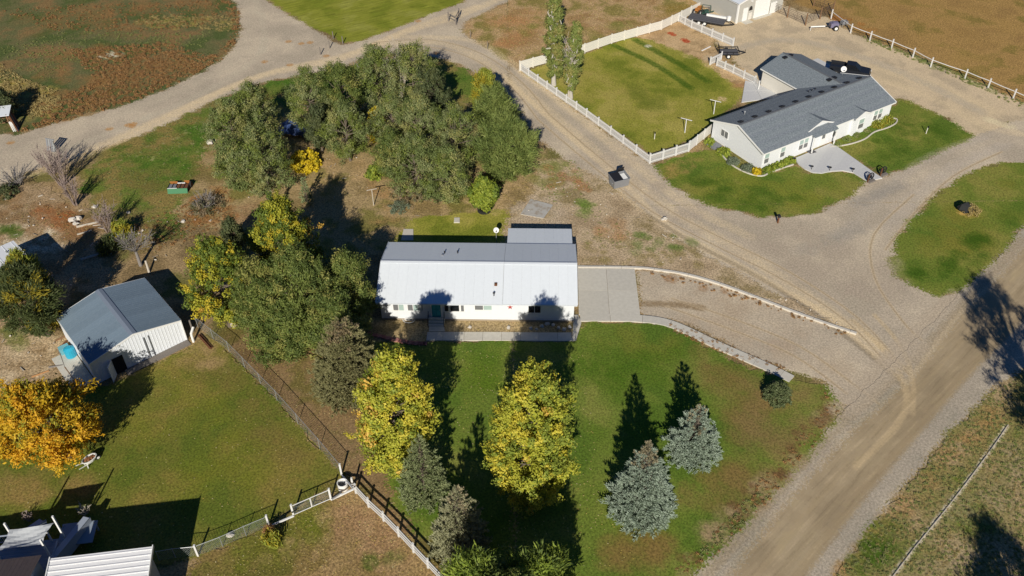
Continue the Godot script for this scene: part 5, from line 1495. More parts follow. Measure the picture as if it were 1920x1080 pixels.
func spruce(called: String, label: String, p: Vector2, h: float, r: float, cols: Array, tops: Array, sd: int, gaps := 0.0, blunt := 0.82, wide_at := 0.14) -> Node3D:
	# cols: dark, pale, tip; tops: the same for the crown's top; whorled branches set with bristling shoots
	var g := RandomNumberGenerator.new()
	g.seed = sd
	var o := thing(called, label, "spruce tree", Vector3(p.x, 0, p.y))
	var st := MB.new()
	st.tube(Vector3(0, -0.1, 0), Vector3(0, h * 0.97, 0), 0.018 * h, 0.015, 8, false)
	var L := Leaves.new()
	var levels := int(h / 0.36)
	for i in levels:
		var t := (i + 0.4) / levels
		var w := r * pow(1.0 - t, blunt) * (clampf(t / wide_at, 0.0, 1.0) * 0.2 + 0.8) * g.randf_range(0.92, 1.08)
		var k := int(4 + w * 4.8)
		for j in k:
			if g.randf() < gaps:
				continue
			var a := TAU * (j + g.randf_range(-0.4, 0.4)) / k + i * 1.3
			var len := maxf(0.25, w * g.randf_range(0.8, 1.08))
			var rise := lerpf(-0.12, 0.6, t * t) + g.randf_range(-0.1, 0.1)
			var y := 0.3 + t * h * 0.97
			var b := Basis(Vector3.UP, -a) * Basis(Vector3.BACK, rise)
			var dir := b.x
			var C: Array = tops if g.randf() < 0.6 * smoothstep(0.55, 0.95, t) and tops.size() > 0 else cols
			var n := clampi(int(len * 3.4), 2, 8)
			for m in n:
				var u := 1.0 - (m + g.randf() * 0.5) / n * 0.75
				var spread := (1.0 - u) * len * 0.55 + 0.06
				for e in (1 if m == 0 else 2):
					var at := Vector3(0, y, 0) + dir * len * u + b.z * g.randf_range(-1.0, 1.0) * spread + Vector3(0, 0.1 * u * len * 0.4, 0)
					var up := (dir * 1.1 + Vector3.UP * 0.55 + Vector3(g.randfn(), g.randfn(), g.randfn()) * 0.3).normalized()
					var s := g.randf_range(0.75, 1.25) * clampf(0.65 + len * 0.2, 0.7, 1.15)
					L.add(tuft("tuft %s %d" % [C, g.randi() % 4], C[0], C[1], C[2], 400 + g.randi() % 4), Transform3D(Basis(Quaternion(Vector3.UP, up)).scaled_local(Vector3.ONE * s), at), Color.WHITE)
			st.tube(Vector3(0, y, 0), Vector3(0, y, 0) + dir * len * 0.85, 0.022, 0.008, 4, false)
	part(o, "trunk", st, M.bark)
	stuff(part(o, "crown", L.mesh(), M.leaf))
	return o

func bare(called: String, label: String, category: String, p: Vector2, h: float, r: float, stems: int, twigs: int, sd: int, mat: Material, trunk := 0.0, group := "") -> Node3D:
	# leafless: stems that fan out and split into twigs
	var g := RandomNumberGenerator.new()
	g.seed = sd
	var o := thing(called, label, category, Vector3(p.x, 0, p.y), 0.0, group)
	var st := MB.new()
	var tw := MB.new()
	var fork := Vector3(0, trunk, 0)
	if trunk > 0.0:
		st.tube(Vector3(0, -0.1, 0), fork, 0.2, 0.14, 8, false)
	for i in stems:
		var a := TAU * i / stems + g.randf_range(-0.4, 0.4)
		var k := sqrt(g.randf()) * r
		var tip := Vector3(cos(a) * k, h * g.randf_range(0.7, 1.0), sin(a) * k)
		var from := fork if trunk > 0.0 else Vector3(cos(a), 0, sin(a)) * r * 0.3 * g.randf()
		var mid := from.lerp(tip, 0.5) + Vector3(g.randfn(), g.randfn(), g.randfn()) * 0.12
		st.tube(from, mid, 0.05, 0.03, 4, false)
		st.tube(mid, tip, 0.03, 0.012, 4, false)
		for j in twigs:
			var s := from.lerp(tip, g.randf_range(0.35, 1.0))
			var d := ((tip - from).normalized() + Vector3(g.randfn(), g.randfn() * 0.6, g.randfn()) * 0.55).normalized()
			tw.bar(s, s + d * g.randf_range(0.4, 1.0) * (h * 0.18 + 0.15), 0.022, 0.022)
	part(o, "branch", st, mat)
	stuff(part(o, "twigs", tw, mat))
	return o

func scatter(called: String, kind: String, label: String, area: PackedVector2Array, count: int, s0: float, s1: float, sd: int, avoid := []) -> void:
	# small tufts nobody would count
	var g := RandomNumberGenerator.new()
	g.seed = sd
	var lo := area[0]
	var hi := area[0]
	for p in area:
		lo = lo.min(p)
		hi = hi.max(p)
	var mm := MultiMesh.new()
	mm.transform_format = MultiMesh.TRANSFORM_3D
	var K: Dictionary = kinds[kind]
	var L := Leaves.new()
	for i in K.tints.size():
		var t: Array = K.tints[i]
		L.add(clump("tuft %s %d" % [kind, i], 26, 0.3, K.ll * 1.2, K.lw * 1.3, t[0], t[1], -0.6, 77 + i), Transform3D(Basis(), Vector3((i - 0.5) * 0.12, 0.14, (i % 2) * 0.1)), Color.WHITE)
	var m := L.mesh()
	m.surface_set_material(0, M.leaf)
	mm.mesh = m
	var where := []
	for t in count * 5:
		var p := Vector2(g.randf_range(lo.x, hi.x), g.randf_range(lo.y, hi.y))
		if Geometry2D.is_point_in_polygon(p, area):
			var s := g.randf_range(s0, s1)
			where.append(Transform3D(Basis(Vector3.UP, g.randf() * TAU).scaled(Vector3(s, s * g.randf_range(0.6, 1.1), s)), Vector3(p.x, 0.02, p.y)))
			if where.size() >= count:
				break
	mm.instance_count = where.size()
	for i in where.size():
		mm.set_instance_transform(i, where[i])
	var o := MultiMeshInstance3D.new()
	o.name = numbered(called)
	o.multimesh = mm
	add_child(o)
	o.set_meta("kind", "stuff")
	o.set_meta("label", label)

func debris(called: String, label: String, area: PackedVector2Array, count: int, s0: float, s1: float, sd: int) -> void:
	var g := RandomNumberGenerator.new()
	g.seed = sd
	var lo := area[0]
	var hi := area[0]
	for p in area:
		lo = lo.min(p)
		hi = hi.max(p)
	var b := MB.new()
	for t in count:
		var p := Vector2(g.randf_range(lo.x, hi.x), g.randf_range(lo.y, hi.y))
		if Geometry2D.is_point_in_polygon(p, area):
			var s := lerpf(s0, s1, pow(g.randf(), 2.5))
			b.col = Color(0.30, 0.25, 0.19).lerp(Color(0.62, 0.57, 0.50), g.randf())
			if g.randf() < 0.3:
				var a := g.randf() * TAU
				b.bar(Vector3(p.x, 0.1, p.y), Vector3(p.x + cos(a) * s * 5.0, 0.1 + s * 0.5, p.y + sin(a) * s * 5.0), s * 0.5, s * 0.3)
			else:
				b.xbox(Transform3D(Basis.from_euler(Vector3(g.randf(), g.randf() * TAU, g.randf())), Vector3(p.x, 0.08 + s * 0.2, p.y)), s * 1.4, s * 0.8, s)
	var m = M.leaf.duplicate()
	m.roughness = 0.95
	m.backlight_enabled = false
	var o := part(self, numbered(called), b, m)
	o.set_meta("kind", "stuff")
	o.set_meta("label", label)

func fallen_leaves(called: String, label: String, area: PackedVector2Array, count: int, sd: int) -> void:
	var g := RandomNumberGenerator.new()
	g.seed = sd
	var lo := area[0]
	var hi := area[0]
	for p in area:
		lo = lo.min(p)
		hi = hi.max(p)
	var L := Leaves.new()
	var k := 0
	for t in count * 5:
		var p := Vector2(g.randf_range(lo.x, hi.x), g.randf_range(lo.y, hi.y))
		if Geometry2D.is_point_in_polygon(p, area):
			var a := g.randf() * TAU
			var d := Vector3(cos(a), g.randf_range(-0.15, 0.15), sin(a))
			var s := g.randf_range(0.08, 0.15)
			L.leaf(Vector3(p.x, 0.11, p.y), d * s, d.cross(Vector3.UP).normalized() * s * 0.7, Color(0.62, 0.48, 0.1).lerp(Color(0.66, 0.58, 0.32), g.randf()))
			k += 1
			if k >= count:
				break
	var o := part(self, numbered(called), L.mesh(), M.leaf)
	o.set_meta("kind", "stuff")
	o.set_meta("label", label)

func trees() -> void:
	crown_kinds()
	# front row
	tree("ash_tree", "ash", "tall yellow green ash on the lawn, left of the front pair", "ash tree", Vector2(-9.89, -47.16), 13.4, 3.35, 0.8, 32, 24, 11, "yellow ashes before the white house", Vector2(1.0, 0), 0.34, null, 0.48)
	tree("ash_tree", "ash", "tall yellow ash on the lawn, right of the front pair", "ash tree", Vector2(1.32, -44.10), 14.0, 3.75, 0.8, 38, 25, 23, "yellow ashes before the white house", Vector2(0, 0), 0.36, null, 0.42)
	var blue := [Color(0.20, 0.26, 0.19), Color(0.40, 0.48, 0.39), Color(0.60, 0.69, 0.58)]
	var tan := [Color(0.24, 0.22, 0.14), Color(0.42, 0.37, 0.24), Color(0.58, 0.50, 0.34)]
	var pinkish := [Color(0.34, 0.29, 0.17), Color(0.5, 0.44, 0.28), Color(0.62, 0.55, 0.37)]
	var grey := [Color(0.16, 0.21, 0.09), Color(0.31, 0.36, 0.17), Color(0.48, 0.50, 0.27)]
	var brown := [Color(0.24, 0.19, 0.10), Color(0.40, 0.32, 0.19), Color(0.5, 0.42, 0.26)]
	var olive := [Color(0.15, 0.16, 0.07), Color(0.29, 0.28, 0.13), Color(0.44, 0.39, 0.2)]
	spruce("blue_spruce", "large silvery blue spruce with a browning top on the lawn", Vector2(9.82, -42.64), 8.3, 3.05, blue, tan, 5, 0.04, 0.78)
	spruce("blue_spruce", "smaller ragged silver blue spruce near the road", Vector2(14.85, -48.14), 6.0, 2.55, blue, tan, 8, 0.16, 0.7)
	spruce("grey_spruce", "dark grey green spruce at the foot of the left ash", Vector2(-7.21, -44.55), 7.0, 2.3, grey, grey, 14, 0.1, 0.75)
	spruce("faded_spruce", "faded grey brown spruce beside the white rail fence", Vector2(-4.08, -39.38), 7.6, 2.6, [Color(0.24, 0.25, 0.14), Color(0.42, 0.42, 0.25), Color(0.58, 0.56, 0.36)], pinkish, 19, 0.12, 0.72)
	spruce("brown_spruce", "broad brownish spruce between the green trees and the left ash", Vector2(-14.37, -55.57), 9.0, 3.6, olive, brown, 31, 0.22, 0.55)
	# left of the white house
	tree("ash_tree", "ash_green", "yellow green ash leaning over the metal barn's corner", "ash tree", Vector2(-27.47, -64.78), 10.6, 3.9, 1.2, 20, 23, 37, "", Vector2(0.4, 0), 0.45)
	tree("ash_tree", "ash_green", "green and yellow ash north of the locust trees", "ash tree", Vector2(-22.43, -70.42), 10.6, 3.7, 1.2, 24, 23, 41, "", Vector2(0, 0), 0.45)
	tree("locust_tree", "locust", "broad green locust tree, largest left of the white house", "locust tree", Vector2(-19.37, -62.76), 10.6, 4.9, 1.0, 34, 26, 43)
	tree("locust_tree", "locust", "light green locust tree next to the white house's end wall", "locust tree", Vector2(-15.41, -64.84), 8.6, 3.0, 1.0, 18, 24, 47)
	tree("locust_tree", "locust", "low green locust tree behind the chain link fence", "locust tree", Vector2(-21.06, -60.66), 6.4, 3.5, 0.4, 20, 26, 53)
	tree("locust_tree", "locust", "green locust tree between the broad locust and the brown spruce", "locust tree", Vector2(-16.05, -60.06), 7.8, 3.3, 0.5, 20, 26, 59)
	tree("locust_tree", "locust", "green locust tree filling the space between the two green and yellow ashes", "locust tree", Vector2(-23.79, -63.71), 8.4, 3.2, 0.8, 18, 24, 60)
	tree("dark_elm", "dark", "small dark green tree in a gap between two ashes", "elm tree", Vector2(-29.29, -75.95), 4.6, 1.5, 0.6, 12, 20, 61)
	spruce("young_spruce", "young blue green spruce on the grove's edge, left of two", Vector2(-23.25, -85.17), 3.4, 0.9, grey, grey, 64, 0.05, 0.9)
	spruce("young_spruce", "slim young spruce whose tip shows behind the green and yellow ash", Vector2(-26.48, -82.26), 3.6, 0.85, [Color(0.12, 0.16, 0.12), Color(0.22, 0.27, 0.22), Color(0.32, 0.38, 0.31)], grey, 66, 0.05, 0.9)
	# the grove
	var grove := [
		[Vector2(-33.40, -95.15), 8.0, 3.4, "olive", "olive green tree at the grove's far left end"], [Vector2(-30.91, -97.84), 8.8, 3.1, "olive", "olive tree on the grove's left, beside the gravel lane"],
		[Vector2(-28.22, -88.03), 7.6, 3.6, "olive", "low broad olive tree at the grove's left front"], [Vector2(-31.70, -88.55), 6.0, 2.4, "olive", "small pale olive tree before the grove's left end"],
		[Vector2(-24.59, -100.66), 9.0, 3.2, "olive", "olive tree behind the blue tarp in the grove"], [Vector2(-20.93, -101.86), 9.2, 3.0, "locust", "greener tree left of the grove's tallest crown"],
		[Vector2(-19.50, -94.18), 8.0, 3.0, "olive", "olive tree between the blue tarp and the grove's gap"], [Vector2(-23.23, -96.25), 6.4, 1.8, "dark", "dark tree in front of the blue tarp"],
		[Vector2(-16.99, -105.59), 9.6, 3.6, "olive", "tallest olive crown at the back of the grove"], [Vector2(-12.26, -105.84), 9.4, 3.5, "olive", "olive tree with dead limbs at the back of the grove"],
		[Vector2(-9.55, -101.67), 8.2, 2.7, "dark", "dark green tree at the grove's back right"], [Vector2(-14.20, -96.25), 7.6, 2.9, "olive", "olive tree in the middle of the grove"],
		[Vector2(-10.42, -93.54), 9.0, 3.4, "olive", "olive tree right of the middle of the grove"], [Vector2(-6.55, -91.05), 9.0, 3.5, "olive", "olive tree left of the willow in the grove"],
		[Vector2(-10.59, -86.43), 8.0, 3.6, "olive", "broad olive tree at the grove's front"], [Vector2(-7.08, -85.12), 7.4, 3.0, "olive", "olive tree behind the lime green tree"],
		[Vector2(-13.68, -89.75), 6.2, 2.2, "locust", "light green tree at the front of the grove"]]
	for i in grove.size():
		var q: Array = grove[i]
		tree("grove_tree", q[3], q[4], "tree", q[0], q[1], q[2] * 1.1, 0.7, 15, 22, 200 + i * 7, "trees of the grove", Vector2.ZERO, 0.55)
	tree("willow_tree", "willow", "drooping green willow at the grove's right end", "willow tree", Vector2(-0.52, -89.87), 8.4, 3.9, 0.4, 22, 26, 301)
	tree("willow_tree", "willow", "green willow between the drooping willow and the yellow topped one", "willow tree", Vector2(-1.80, -97.94), 7.6, 2.8, 0.6, 16, 24, 305)
	tree("willow_tree", "yellow_willow", "yellow topped willow beside the gravel lane", "willow tree", Vector2(-2.90, -102.49), 7.6, 1.9, 0.8, 12, 24, 307)
	bare("dead_limbs", "pale dead branches in the top of the grove", "dead tree", Vector2(-14.13, -106.85), 9.4, 2.4, 12, 12, 311, M.pale_wood, 1.2)
	bare("dead_limbs", "grey leafless branches between the grove's left trees", "dead tree", Vector2(-20.03, -105.58), 7.4, 2.0, 10, 12, 313, M.bare_wood, 1.0)
	bush("yellow_bush", "yellow", "bright yellow bush at the grove's edge", "bush", Vector2(-24.72, -92.98), 1.75, 2.1, 110, 321)
	bush("yellow_bush", "yellow", "dull yellow crown showing in the middle of the grove", "bush", Vector2(-16.46, -99.02), 1.4, 5.0, 60, 323)
	bush("green_bush", "lime", "rounded green bush on the grove's dirt floor", "bush", Vector2(-16.10, -90.80), 1.1, 1.3, 40, 327)
	bush("thicket", "browning", "grey brown thicket at the grove's front right", "thicket", Vector2(-11.54, -86.06), 2.4, 2.6, 70, 331)
	bush("thicket", "dark", "dusky low thicket beside the grey brown thicket", "thicket", Vector2(-8.34, -85.99), 2.0, 2.6, 70, 333)
	bush("thicket", "sage", "silvery low juniper spread at the clearing's edge", "thicket", Vector2(-12.71, -83.99), 1.3, 0.8, 44, 335)
	tree("lime_tree", "lime", "small bright green tree planted in a black tyre", "tree", Vector2(-3.02, -83.36), 4.1, 1.75, 0.7, 14, 20, 341, "", Vector2.ZERO, 0.45)
	# poplars
	tree("poplar", "poplar", "tall columnar poplar beside the picket fence", "poplar tree", Vector2(6.09, -112.66), 14.6, 1.55, 1.6, 36, 22, 351, "", Vector2.ZERO, 0.28, M.pale_bark)
	tree("poplar", "poplar", "shorter thinner poplar with bare twigs on its left side", "poplar tree", Vector2(8.29, -109.02), 10.6, 1.25, 1.8, 24, 19, 353, "", Vector2(0.35, 0), 0.3, M.pale_bark)
	bare("poplar_twigs", "bare upright twigs against the shorter poplar", "twigs", Vector2(7.94, -109.03), 9.2, 0.8, 12, 12, 357, M.pale_wood, 1.0)
	# left edge
	tree("orange_tree", "orange", "large orange leaved tree at the left edge", "ash tree", Vector2(-37.25, -48.72), 8.6, 4.3, 1.8, 24, 25, 361, "", Vector2(-1.2, 0.2), 0.5)
	tree("left_willow", "willow_dark", "dark green willow over the small white building", "willow tree", Vector2(-44.76, -63.68), 8.6, 3.2, 1.2, 18, 26, 367, "", Vector2(-0.6, 0.0), 0.5)
	tree("small_willow", "yellow_willow", "yellowing top of a willow against the small white building", "willow tree", Vector2(-47.35, -68.02), 6.6, 1.7, 1.5, 9, 24, 369)
	tree("evergreen", "dark", "dark evergreen behind the timber lean-to, left edge", "evergreen", Vector2(-66.51, -105.60), 4.2, 2.6, 0.3, 14, 22, 371)
	for q in [[Vector2(-53.04, -89.98), 4.6, 1.9, 22], [Vector2(-49.95, -85.56), 3.6, 1.2, 16], [Vector2(-55.05, -92.30), 3.6, 1.6, 18]]:
		bare("bare_shrub", "pinkish leafless shrub clump by the gravel lane, %s" % ["tallest of three", "nearest the dead logs", "leftmost of three"][[22, 16, 18].find(q[3])], "shrub", q[0], q[1], q[2], q[3], 16, 380 + q[3], M.pink_wood, 0.0, "leafless shrubs on the left")
	bare("bare_shrub", "grey pink leafless shrub among the logs", "shrub", Vector2(-44.33, -80.37), 3.6, 1.3, 20, 16, 391, M.pink_wood, 0.0, "leafless shrubs on the left")
	bare("bare_tree", "leafless grey tree with a pale trunk behind the barn", "tree", Vector2(-39.10, -74.39), 4.4, 1.9, 16, 18, 393, M.bare_wood, 1.9)
	bare("bare_shrub", "grey brush pile of twigs at the left end of the lane", "shrub", Vector2(-58.66, -90.11), 1.7, 2.6, 26, 14, 395, M.bare_wood)
	bush("brush_heap", "browning", "grey brown heap of brush with rusty weeds", "brush heap", Vector2(-34.74, -84.48), 2.0, 1.2, 40, 397)
	bare("brush_twigs", "tangle of grey dead twigs on the brush heap", "twigs", Vector2(-34.73, -84.90), 1.5, 1.9, 30, 14, 399, M.bare_wood)
	bush("weedy_bush", "willow_dark", "dark green bush behind the barn, left of the bare tree", "bush", Vector2(-43.17, -77.20), 1.3, 1.5, 36, 401)
	bush("weedy_bush", "yellow_willow", "yellow green bush beside the bare tree", "bush", Vector2(-42.38, -79.07), 1.0, 2.4, 30, 403)
	bush("weedy_bush", "dark", "dark green bushes at the far left edge", "bush", Vector2(-59.01, -87.91), 1.6, 1.2, 40, 405)
	# beside the road and along the grey house
	bush("round_shrub", "round", "round clipped green shrub at the lawn's road side", "shrub", Vector2(23.29, -54.45), 1.2, 1.7, 130, 411)
	bush("sage_shrub", "sage", "round grey green shrub by the grey house, left of two", "shrub", Vector2(26.84, -92.56), 0.72, 0.6, 60, 413)
	bush("sage_shrub", "sage", "round grey green shrub by the grey house, right of two", "shrub", Vector2(28.28, -91.13), 0.72, 0.6, 60, 415)
	bush("flower_clump", "yellow", "small yellow clump at the grey house's front corner", "plant", Vector2(29.12, -90.31), 0.45, 0.4, 18, 417)
	bush("flower_clump", "lime", "low yellow green clump beside the flat grey hatch", "plant", Vector2(26.10, -94.85), 0.7, 0.35, 26, 419)
	bush("flower_clump", "lime", "yellow green clump at the end of the picket gate", "plant", Vector2(24.71, -96.98), 0.6, 0.35, 20, 421)
	for i in 7:
		bush("border_plant", "lime", ["first", "second", "third", "fourth", "fifth", "sixth", "seventh"][i] + " plant from the corner in the lime green border under the windows", "plant", (Vector2(30.46, -90.62)).lerp(Vector2(33.99, -92.86), i / 6.0), 0.38, 0.22, 14, 430 + i, "lime green border plants")
	for i in 6:
		bush("border_plant", "yellow_willow" if i > 3 else "weed", ["first", "second", "third", "fourth", "fifth", "sixth"][i] + " plant from the porch in the bed by the right end of the grey house", "plant", (Vector2(40.38, -96.35)).lerp(Vector2(48.31, -101.69), i / 5.0), 0.6 if i > 3 else 0.42, 0.5 if i > 3 else 0.25, 16, 440 + i, "bed plants by the grey house")
	bush("ornamental_grass", "straw", "tawny ornamental grass beside the black boulder on the island lawn", "grass clump", Vector2(51.42, -81.93), 1.0, 0.9, 30, 451)
	bush("autumn_plant", "rust", "small rusty shrub below the lower gates", "plant", Vector2(-18.94, -40.88), 0.4, 1.2, 14, 453)
	bush("autumn_plant", "yellow_willow", "small yellow leaved sapling by the lower chain link fence", "plant", Vector2(-18.68, -40.16), 0.4, 1.2, 14, 454)
	# below the frame and beyond its right edge: their crowns or only their shadows come into view
	tree("willow_tree", "lime_willow", "lime green willow crown at the bottom edge, left of two", "willow tree", Vector2(-2.63, -33.14), 8.4, 2.5, 1.0, 16, 25, 461)
	tree("willow_tree", "lime_willow", "lime green willow crown at the bottom edge, right of two", "willow tree", Vector2(1.80, -33.07), 8.6, 2.6, 1.0, 16, 25, 463)
	tree("elm_tree", "locust", "green elm below the frame whose shade falls on the lawn", "elm tree", Vector2(-0.34, -30.19), 10.0, 4.4, 1.5, 20, 22, 465)
	tree("elm_tree", "locust", "green elm beyond the right edge whose shade crosses the county road", "elm tree", Vector2(45.5, -41.5), 16.5, 5.2, 3.5, 22, 20, 467)
	tree("elm_tree", "locust", "elm below the right corner whose shade falls on the verge", "elm tree", Vector2(35.5, -27.5), 8.0, 3.6, 1.0, 18, 20, 469)
	# ground cover
	scatter("weeds", "rust", "rusty weeds in the bend of the gravel lane", PackedVector2Array([Vector2(-65.1, -125.3), Vector2(-52.3, -127.6), Vector2(-41.4, -122.0), Vector2(-44.3, -118.0), Vector2(-50.9, -110.0), Vector2(-58.4, -105.0), Vector2(-62.0, -103.3), Vector2(-61.7, -110.0), Vector2(-58.0, -116.0)]), 1700, 0.25, 1.0, 501)
	scatter("weeds", "rust", "rusty weeds along the upper pasture", PackedVector2Array([Vector2(-81.5, -139.9), Vector2(-71.9, -141.7), Vector2(-46.3, -143.0), Vector2(-42.7, -134.7), Vector2(-53.4, -131.3), Vector2(-69.9, -131.8)]), 700, 0.2, 0.75, 502)
	scatter("weeds", "rust", "rusty weeds along the lane's edge", PackedVector2Array([Vector2(-46.4, -145.1), Vector2(-42.6, -137.7), Vector2(-41.0, -130.9), Vector2(-40.8, -126.3), Vector2(-44.1, -117.2), Vector2(-50.7, -109.4), Vector2(-58.9, -104.4), Vector2(-63.3, -101.5), Vector2(-63.2, -103.1), Vector2(-59.6, -106.4), Vector2(-51.9, -110.9), Vector2(-45.3, -119.1), Vector2(-42.0, -126.4), Vector2(-42.4, -132.8), Vector2(-46.7, -143.0)]), 520, 0.4, 1.1, 503)
	scatter("straw_grass", "straw", "straw coloured tall grass in the pasture", PackedVector2Array([Vector2(-73.7, -121.3), Vector2(-67.8, -116.2), Vector2(-61.8, -112.2), Vector2(-60.1, -108.5), Vector2(-62.7, -105.1), Vector2(-66.9, -108.7), Vector2(-69.6, -111.7)]), 300, 0.6, 1.4, 504)
	scatter("straw_grass", "straw", "straw coloured grass along the pasture's middle", PackedVector2Array([Vector2(-58.8, -135.6), Vector2(-52.8, -138.0), Vector2(-52.0, -136.6), Vector2(-43.2, -136.7), Vector2(-42.2, -130.5), Vector2(-49.7, -133.0), Vector2(-57.8, -133.7)]), 200, 0.4, 1.1, 505)
	scatter("weeds", "weed", "green weeds in the pasture", PackedVector2Array([Vector2(-75.8, -126.5), Vector2(-68.2, -131.7), Vector2(-45.1, -131.0), Vector2(-45.4, -125.6), Vector2(-59.8, -126.0), Vector2(-64.8, -116.2), Vector2(-70.6, -119.5)]), 700, 0.15, 0.6, 506)
	scatter("weeds", "weed", "green weeds on the verge of the county road", PackedVector2Array([Vector2(23.57, -36.79), Vector2(26.01, -39.01), Vector2(31.9, -45.1), Vector2(37.1, -50.1), Vector2(42.7, -54.9), Vector2(46.5, -57.1), Vector2(37.5, -36.6)]), 1500, 0.18, 0.5, 507)
	scatter("weeds", "straw", "dry grass on the verge of the county road", PackedVector2Array([Vector2(24.95, -36.76), Vector2(32.2, -45.1), Vector2(37.5, -50.1), Vector2(46.3, -56.8), Vector2(39.9, -42.2), Vector2(30.8, -36.7)]), 1100, 0.15, 0.45, 508)
	scatter("weeds", "rust", "reddish weeds along the lawn's road side", PackedVector2Array([Vector2(11.60, -37.18), Vector2(18.55, -44.03), Vector2(27.54, -53.56), Vector2(27.37, -56.45), Vector2(28.62, -53.22), Vector2(26.41, -50.24), Vector2(20.14, -43.49), Vector2(13.58, -37.15)]), 420, 0.2, 0.55, 509)
	scatter("weeds", "weed", "green weeds along the lawn's road side", PackedVector2Array([Vector2(12.89, -37.84), Vector2(16.94, -42.28), Vector2(19.51, -44.54), Vector2(20.20, -43.75), Vector2(15.53, -39.17)]), 60, 0.3, 0.7, 510)
	scatter("weeds", "weed", "weeds on the gravel behind the white house", PackedVector2Array([Vector2(3.5, -93.8), Vector2(8.0, -93.7), Vector2(9.42, -86.87), Vector2(5.00, -84.84), Vector2(2.65, -88.12)]), 160, 0.2, 0.5, 511)
	scatter("weeds", "weed", "weeds on the gravel right of the white house", PackedVector2Array([Vector2(8.38, -85.29), Vector2(13.44, -78.63), Vector2(20.16, -77.06), Vector2(18.66, -74.79), Vector2(8.02, -75.93)]), 160, 0.15, 0.45, 512)
	scatter("weeds", "rust", "rusty weeds behind the barn", PackedVector2Array([Vector2(-55.2, -86.2), Vector2(-49.5, -84.0), Vector2(-44.8, -78.9), Vector2(-38.2, -84.8), Vector2(-33.1, -89.0), Vector2(-30.8, -81.6), Vector2(-37.8, -76.9), Vector2(-46.9, -79.9)]), 300, 0.25, 0.7, 513)
	scatter("weeds", "weed", "green weeds left of the grove", PackedVector2Array([Vector2(-51.4, -92.8), Vector2(-47.1, -99.8), Vector2(-39.6, -108.0), Vector2(-35.2, -92.4), Vector2(-39.1, -90.2), Vector2(-37.1, -80.7), Vector2(-43.1, -82.8)]), 500, 0.15, 0.5, 514)
	scatter("weeds", "straw", "dry grass left of the grove and behind the barn", PackedVector2Array([Vector2(-59.0, -86.3), Vector2(-51.1, -85.1), Vector2(-39.7, -90.2), Vector2(-33.0, -85.7), Vector2(-31.8, -80.6), Vector2(-38.7, -76.0), Vector2(-48.2, -77.1)]), 500, 0.2, 0.5, 515)
	scatter("weeds", "rust", "rusty weeds along the concrete kerb", PackedVector2Array([Vector2(14.09, -72.06), Vector2(16.52, -71.67), Vector2(24.57, -68.16), Vector2(32.3, -62.4), Vector2(31.4, -62.2), Vector2(23.84, -67.21), Vector2(15.88, -71.00)]), 140, 0.25, 0.6, 516)
	scatter("weeds", "rust", "rusty weeds along the curved path", PackedVector2Array([Vector2(14.70, -64.35), Vector2(18.30, -62.70), Vector2(21.84, -60.04), Vector2(25.34, -58.03), Vector2(24.72, -57.50), Vector2(21.17, -59.21), Vector2(17.14, -61.85)]), 140, 0.25, 0.6, 517)
	scatter("straw_grass", "straw", "pale straw in the stubble field", PackedVector2Array([Vector2(-3.6, -131.6), Vector2(0.6, -139.4), Vector2(31.8, -142.6), Vector2(31.1, -138.4), Vector2(11.6, -126.0), Vector2(1.9, -119.1)]), 900, 0.25, 0.6, 518)
	scatter("weeds", "weed", "green weeds along the post and rail fence", PackedVector2Array([Vector2(52.9, -126.2), Vector2(58.6, -119.8), Vector2(67.1, -107.4), Vector2(67.8, -105.9), Vector2(67.2, -104.5), Vector2(58.0, -118.2), Vector2(52.5, -124.8)]), 260, 0.35, 0.8, 519)
	scatter("weeds", "straw", "dry grass on the grove's floor", PackedVector2Array([Vector2(-35.3, -98.5), Vector2(-26.1, -95.8), Vector2(-16.9, -95.5), Vector2(-14.33, -83.20), Vector2(-11.83, -82.13), Vector2(-3.53, -85.03), Vector2(0.11, -82.88), Vector2(2.68, -89.23), Vector2(-1.1, -90.5), Vector2(-17.3, -99.3)]), 500, 0.3, 0.7, 520)
	scatter("bed_plants", "straw", "dry plants in the planting bed along the front wall", PackedVector2Array([Vector2(-13.59, -65.20), Vector2(5.66, -64.60), Vector2(5.59, -63.39), Vector2(-6.22, -63.62), Vector2(-8.20, -62.33), Vector2(-13.33, -62.72)]), 160, 0.2, 0.5, 521)
	debris("rubble", "pale stones and scraps strewn over the scrub left of the barn", PackedVector2Array([Vector2(-59.9, -88.5), Vector2(-52.3, -86.7), Vector2(-44.8, -80.9), Vector2(-38.2, -84.8), Vector2(-32.0, -81.6), Vector2(-37.3, -75.1), Vector2(-46.5, -77.1), Vector2(-43.5, -63.0), Vector2(-43.9, -57.4), Vector2(-46.5, -56.8)]), 420, 0.05, 0.2, 531)
	debris("rubble", "pale stones strewn along the grove's dirt floor", PackedVector2Array([Vector2(-32.1, -84.6), Vector2(-25.9, -94.5), Vector2(-16.9, -95.5), Vector2(-11.83, -82.13), Vector2(0.14, -86.01), Vector2(2.68, -89.23), Vector2(-4.69, -82.99), Vector2(-23.31, -79.43)]), 160, 0.05, 0.14, 532)
	debris("rubble", "loose stones on the gravel beside the white house", PackedVector2Array([Vector2(-0.50, -80.88), Vector2(3.31, -89.22), Vector2(11.99, -87.91), Vector2(20.91, -74.75), Vector2(32.7, -63.0), Vector2(18.73, -71.71), Vector2(6.99, -73.25)]), 420, 0.04, 0.13, 533)
	fallen_leaves("fallen_leaves", "yellow leaves fallen on the lawn round the ashes", PackedVector2Array([Vector2(-11.54, -46.10), Vector2(-10.24, -62.36), Vector2(-3.09, -60.79), Vector2(6.93, -60.60), Vector2(6.75, -45.80), Vector2(9.26, -37.44), Vector2(-4.66, -37.65)]), 700, 601)
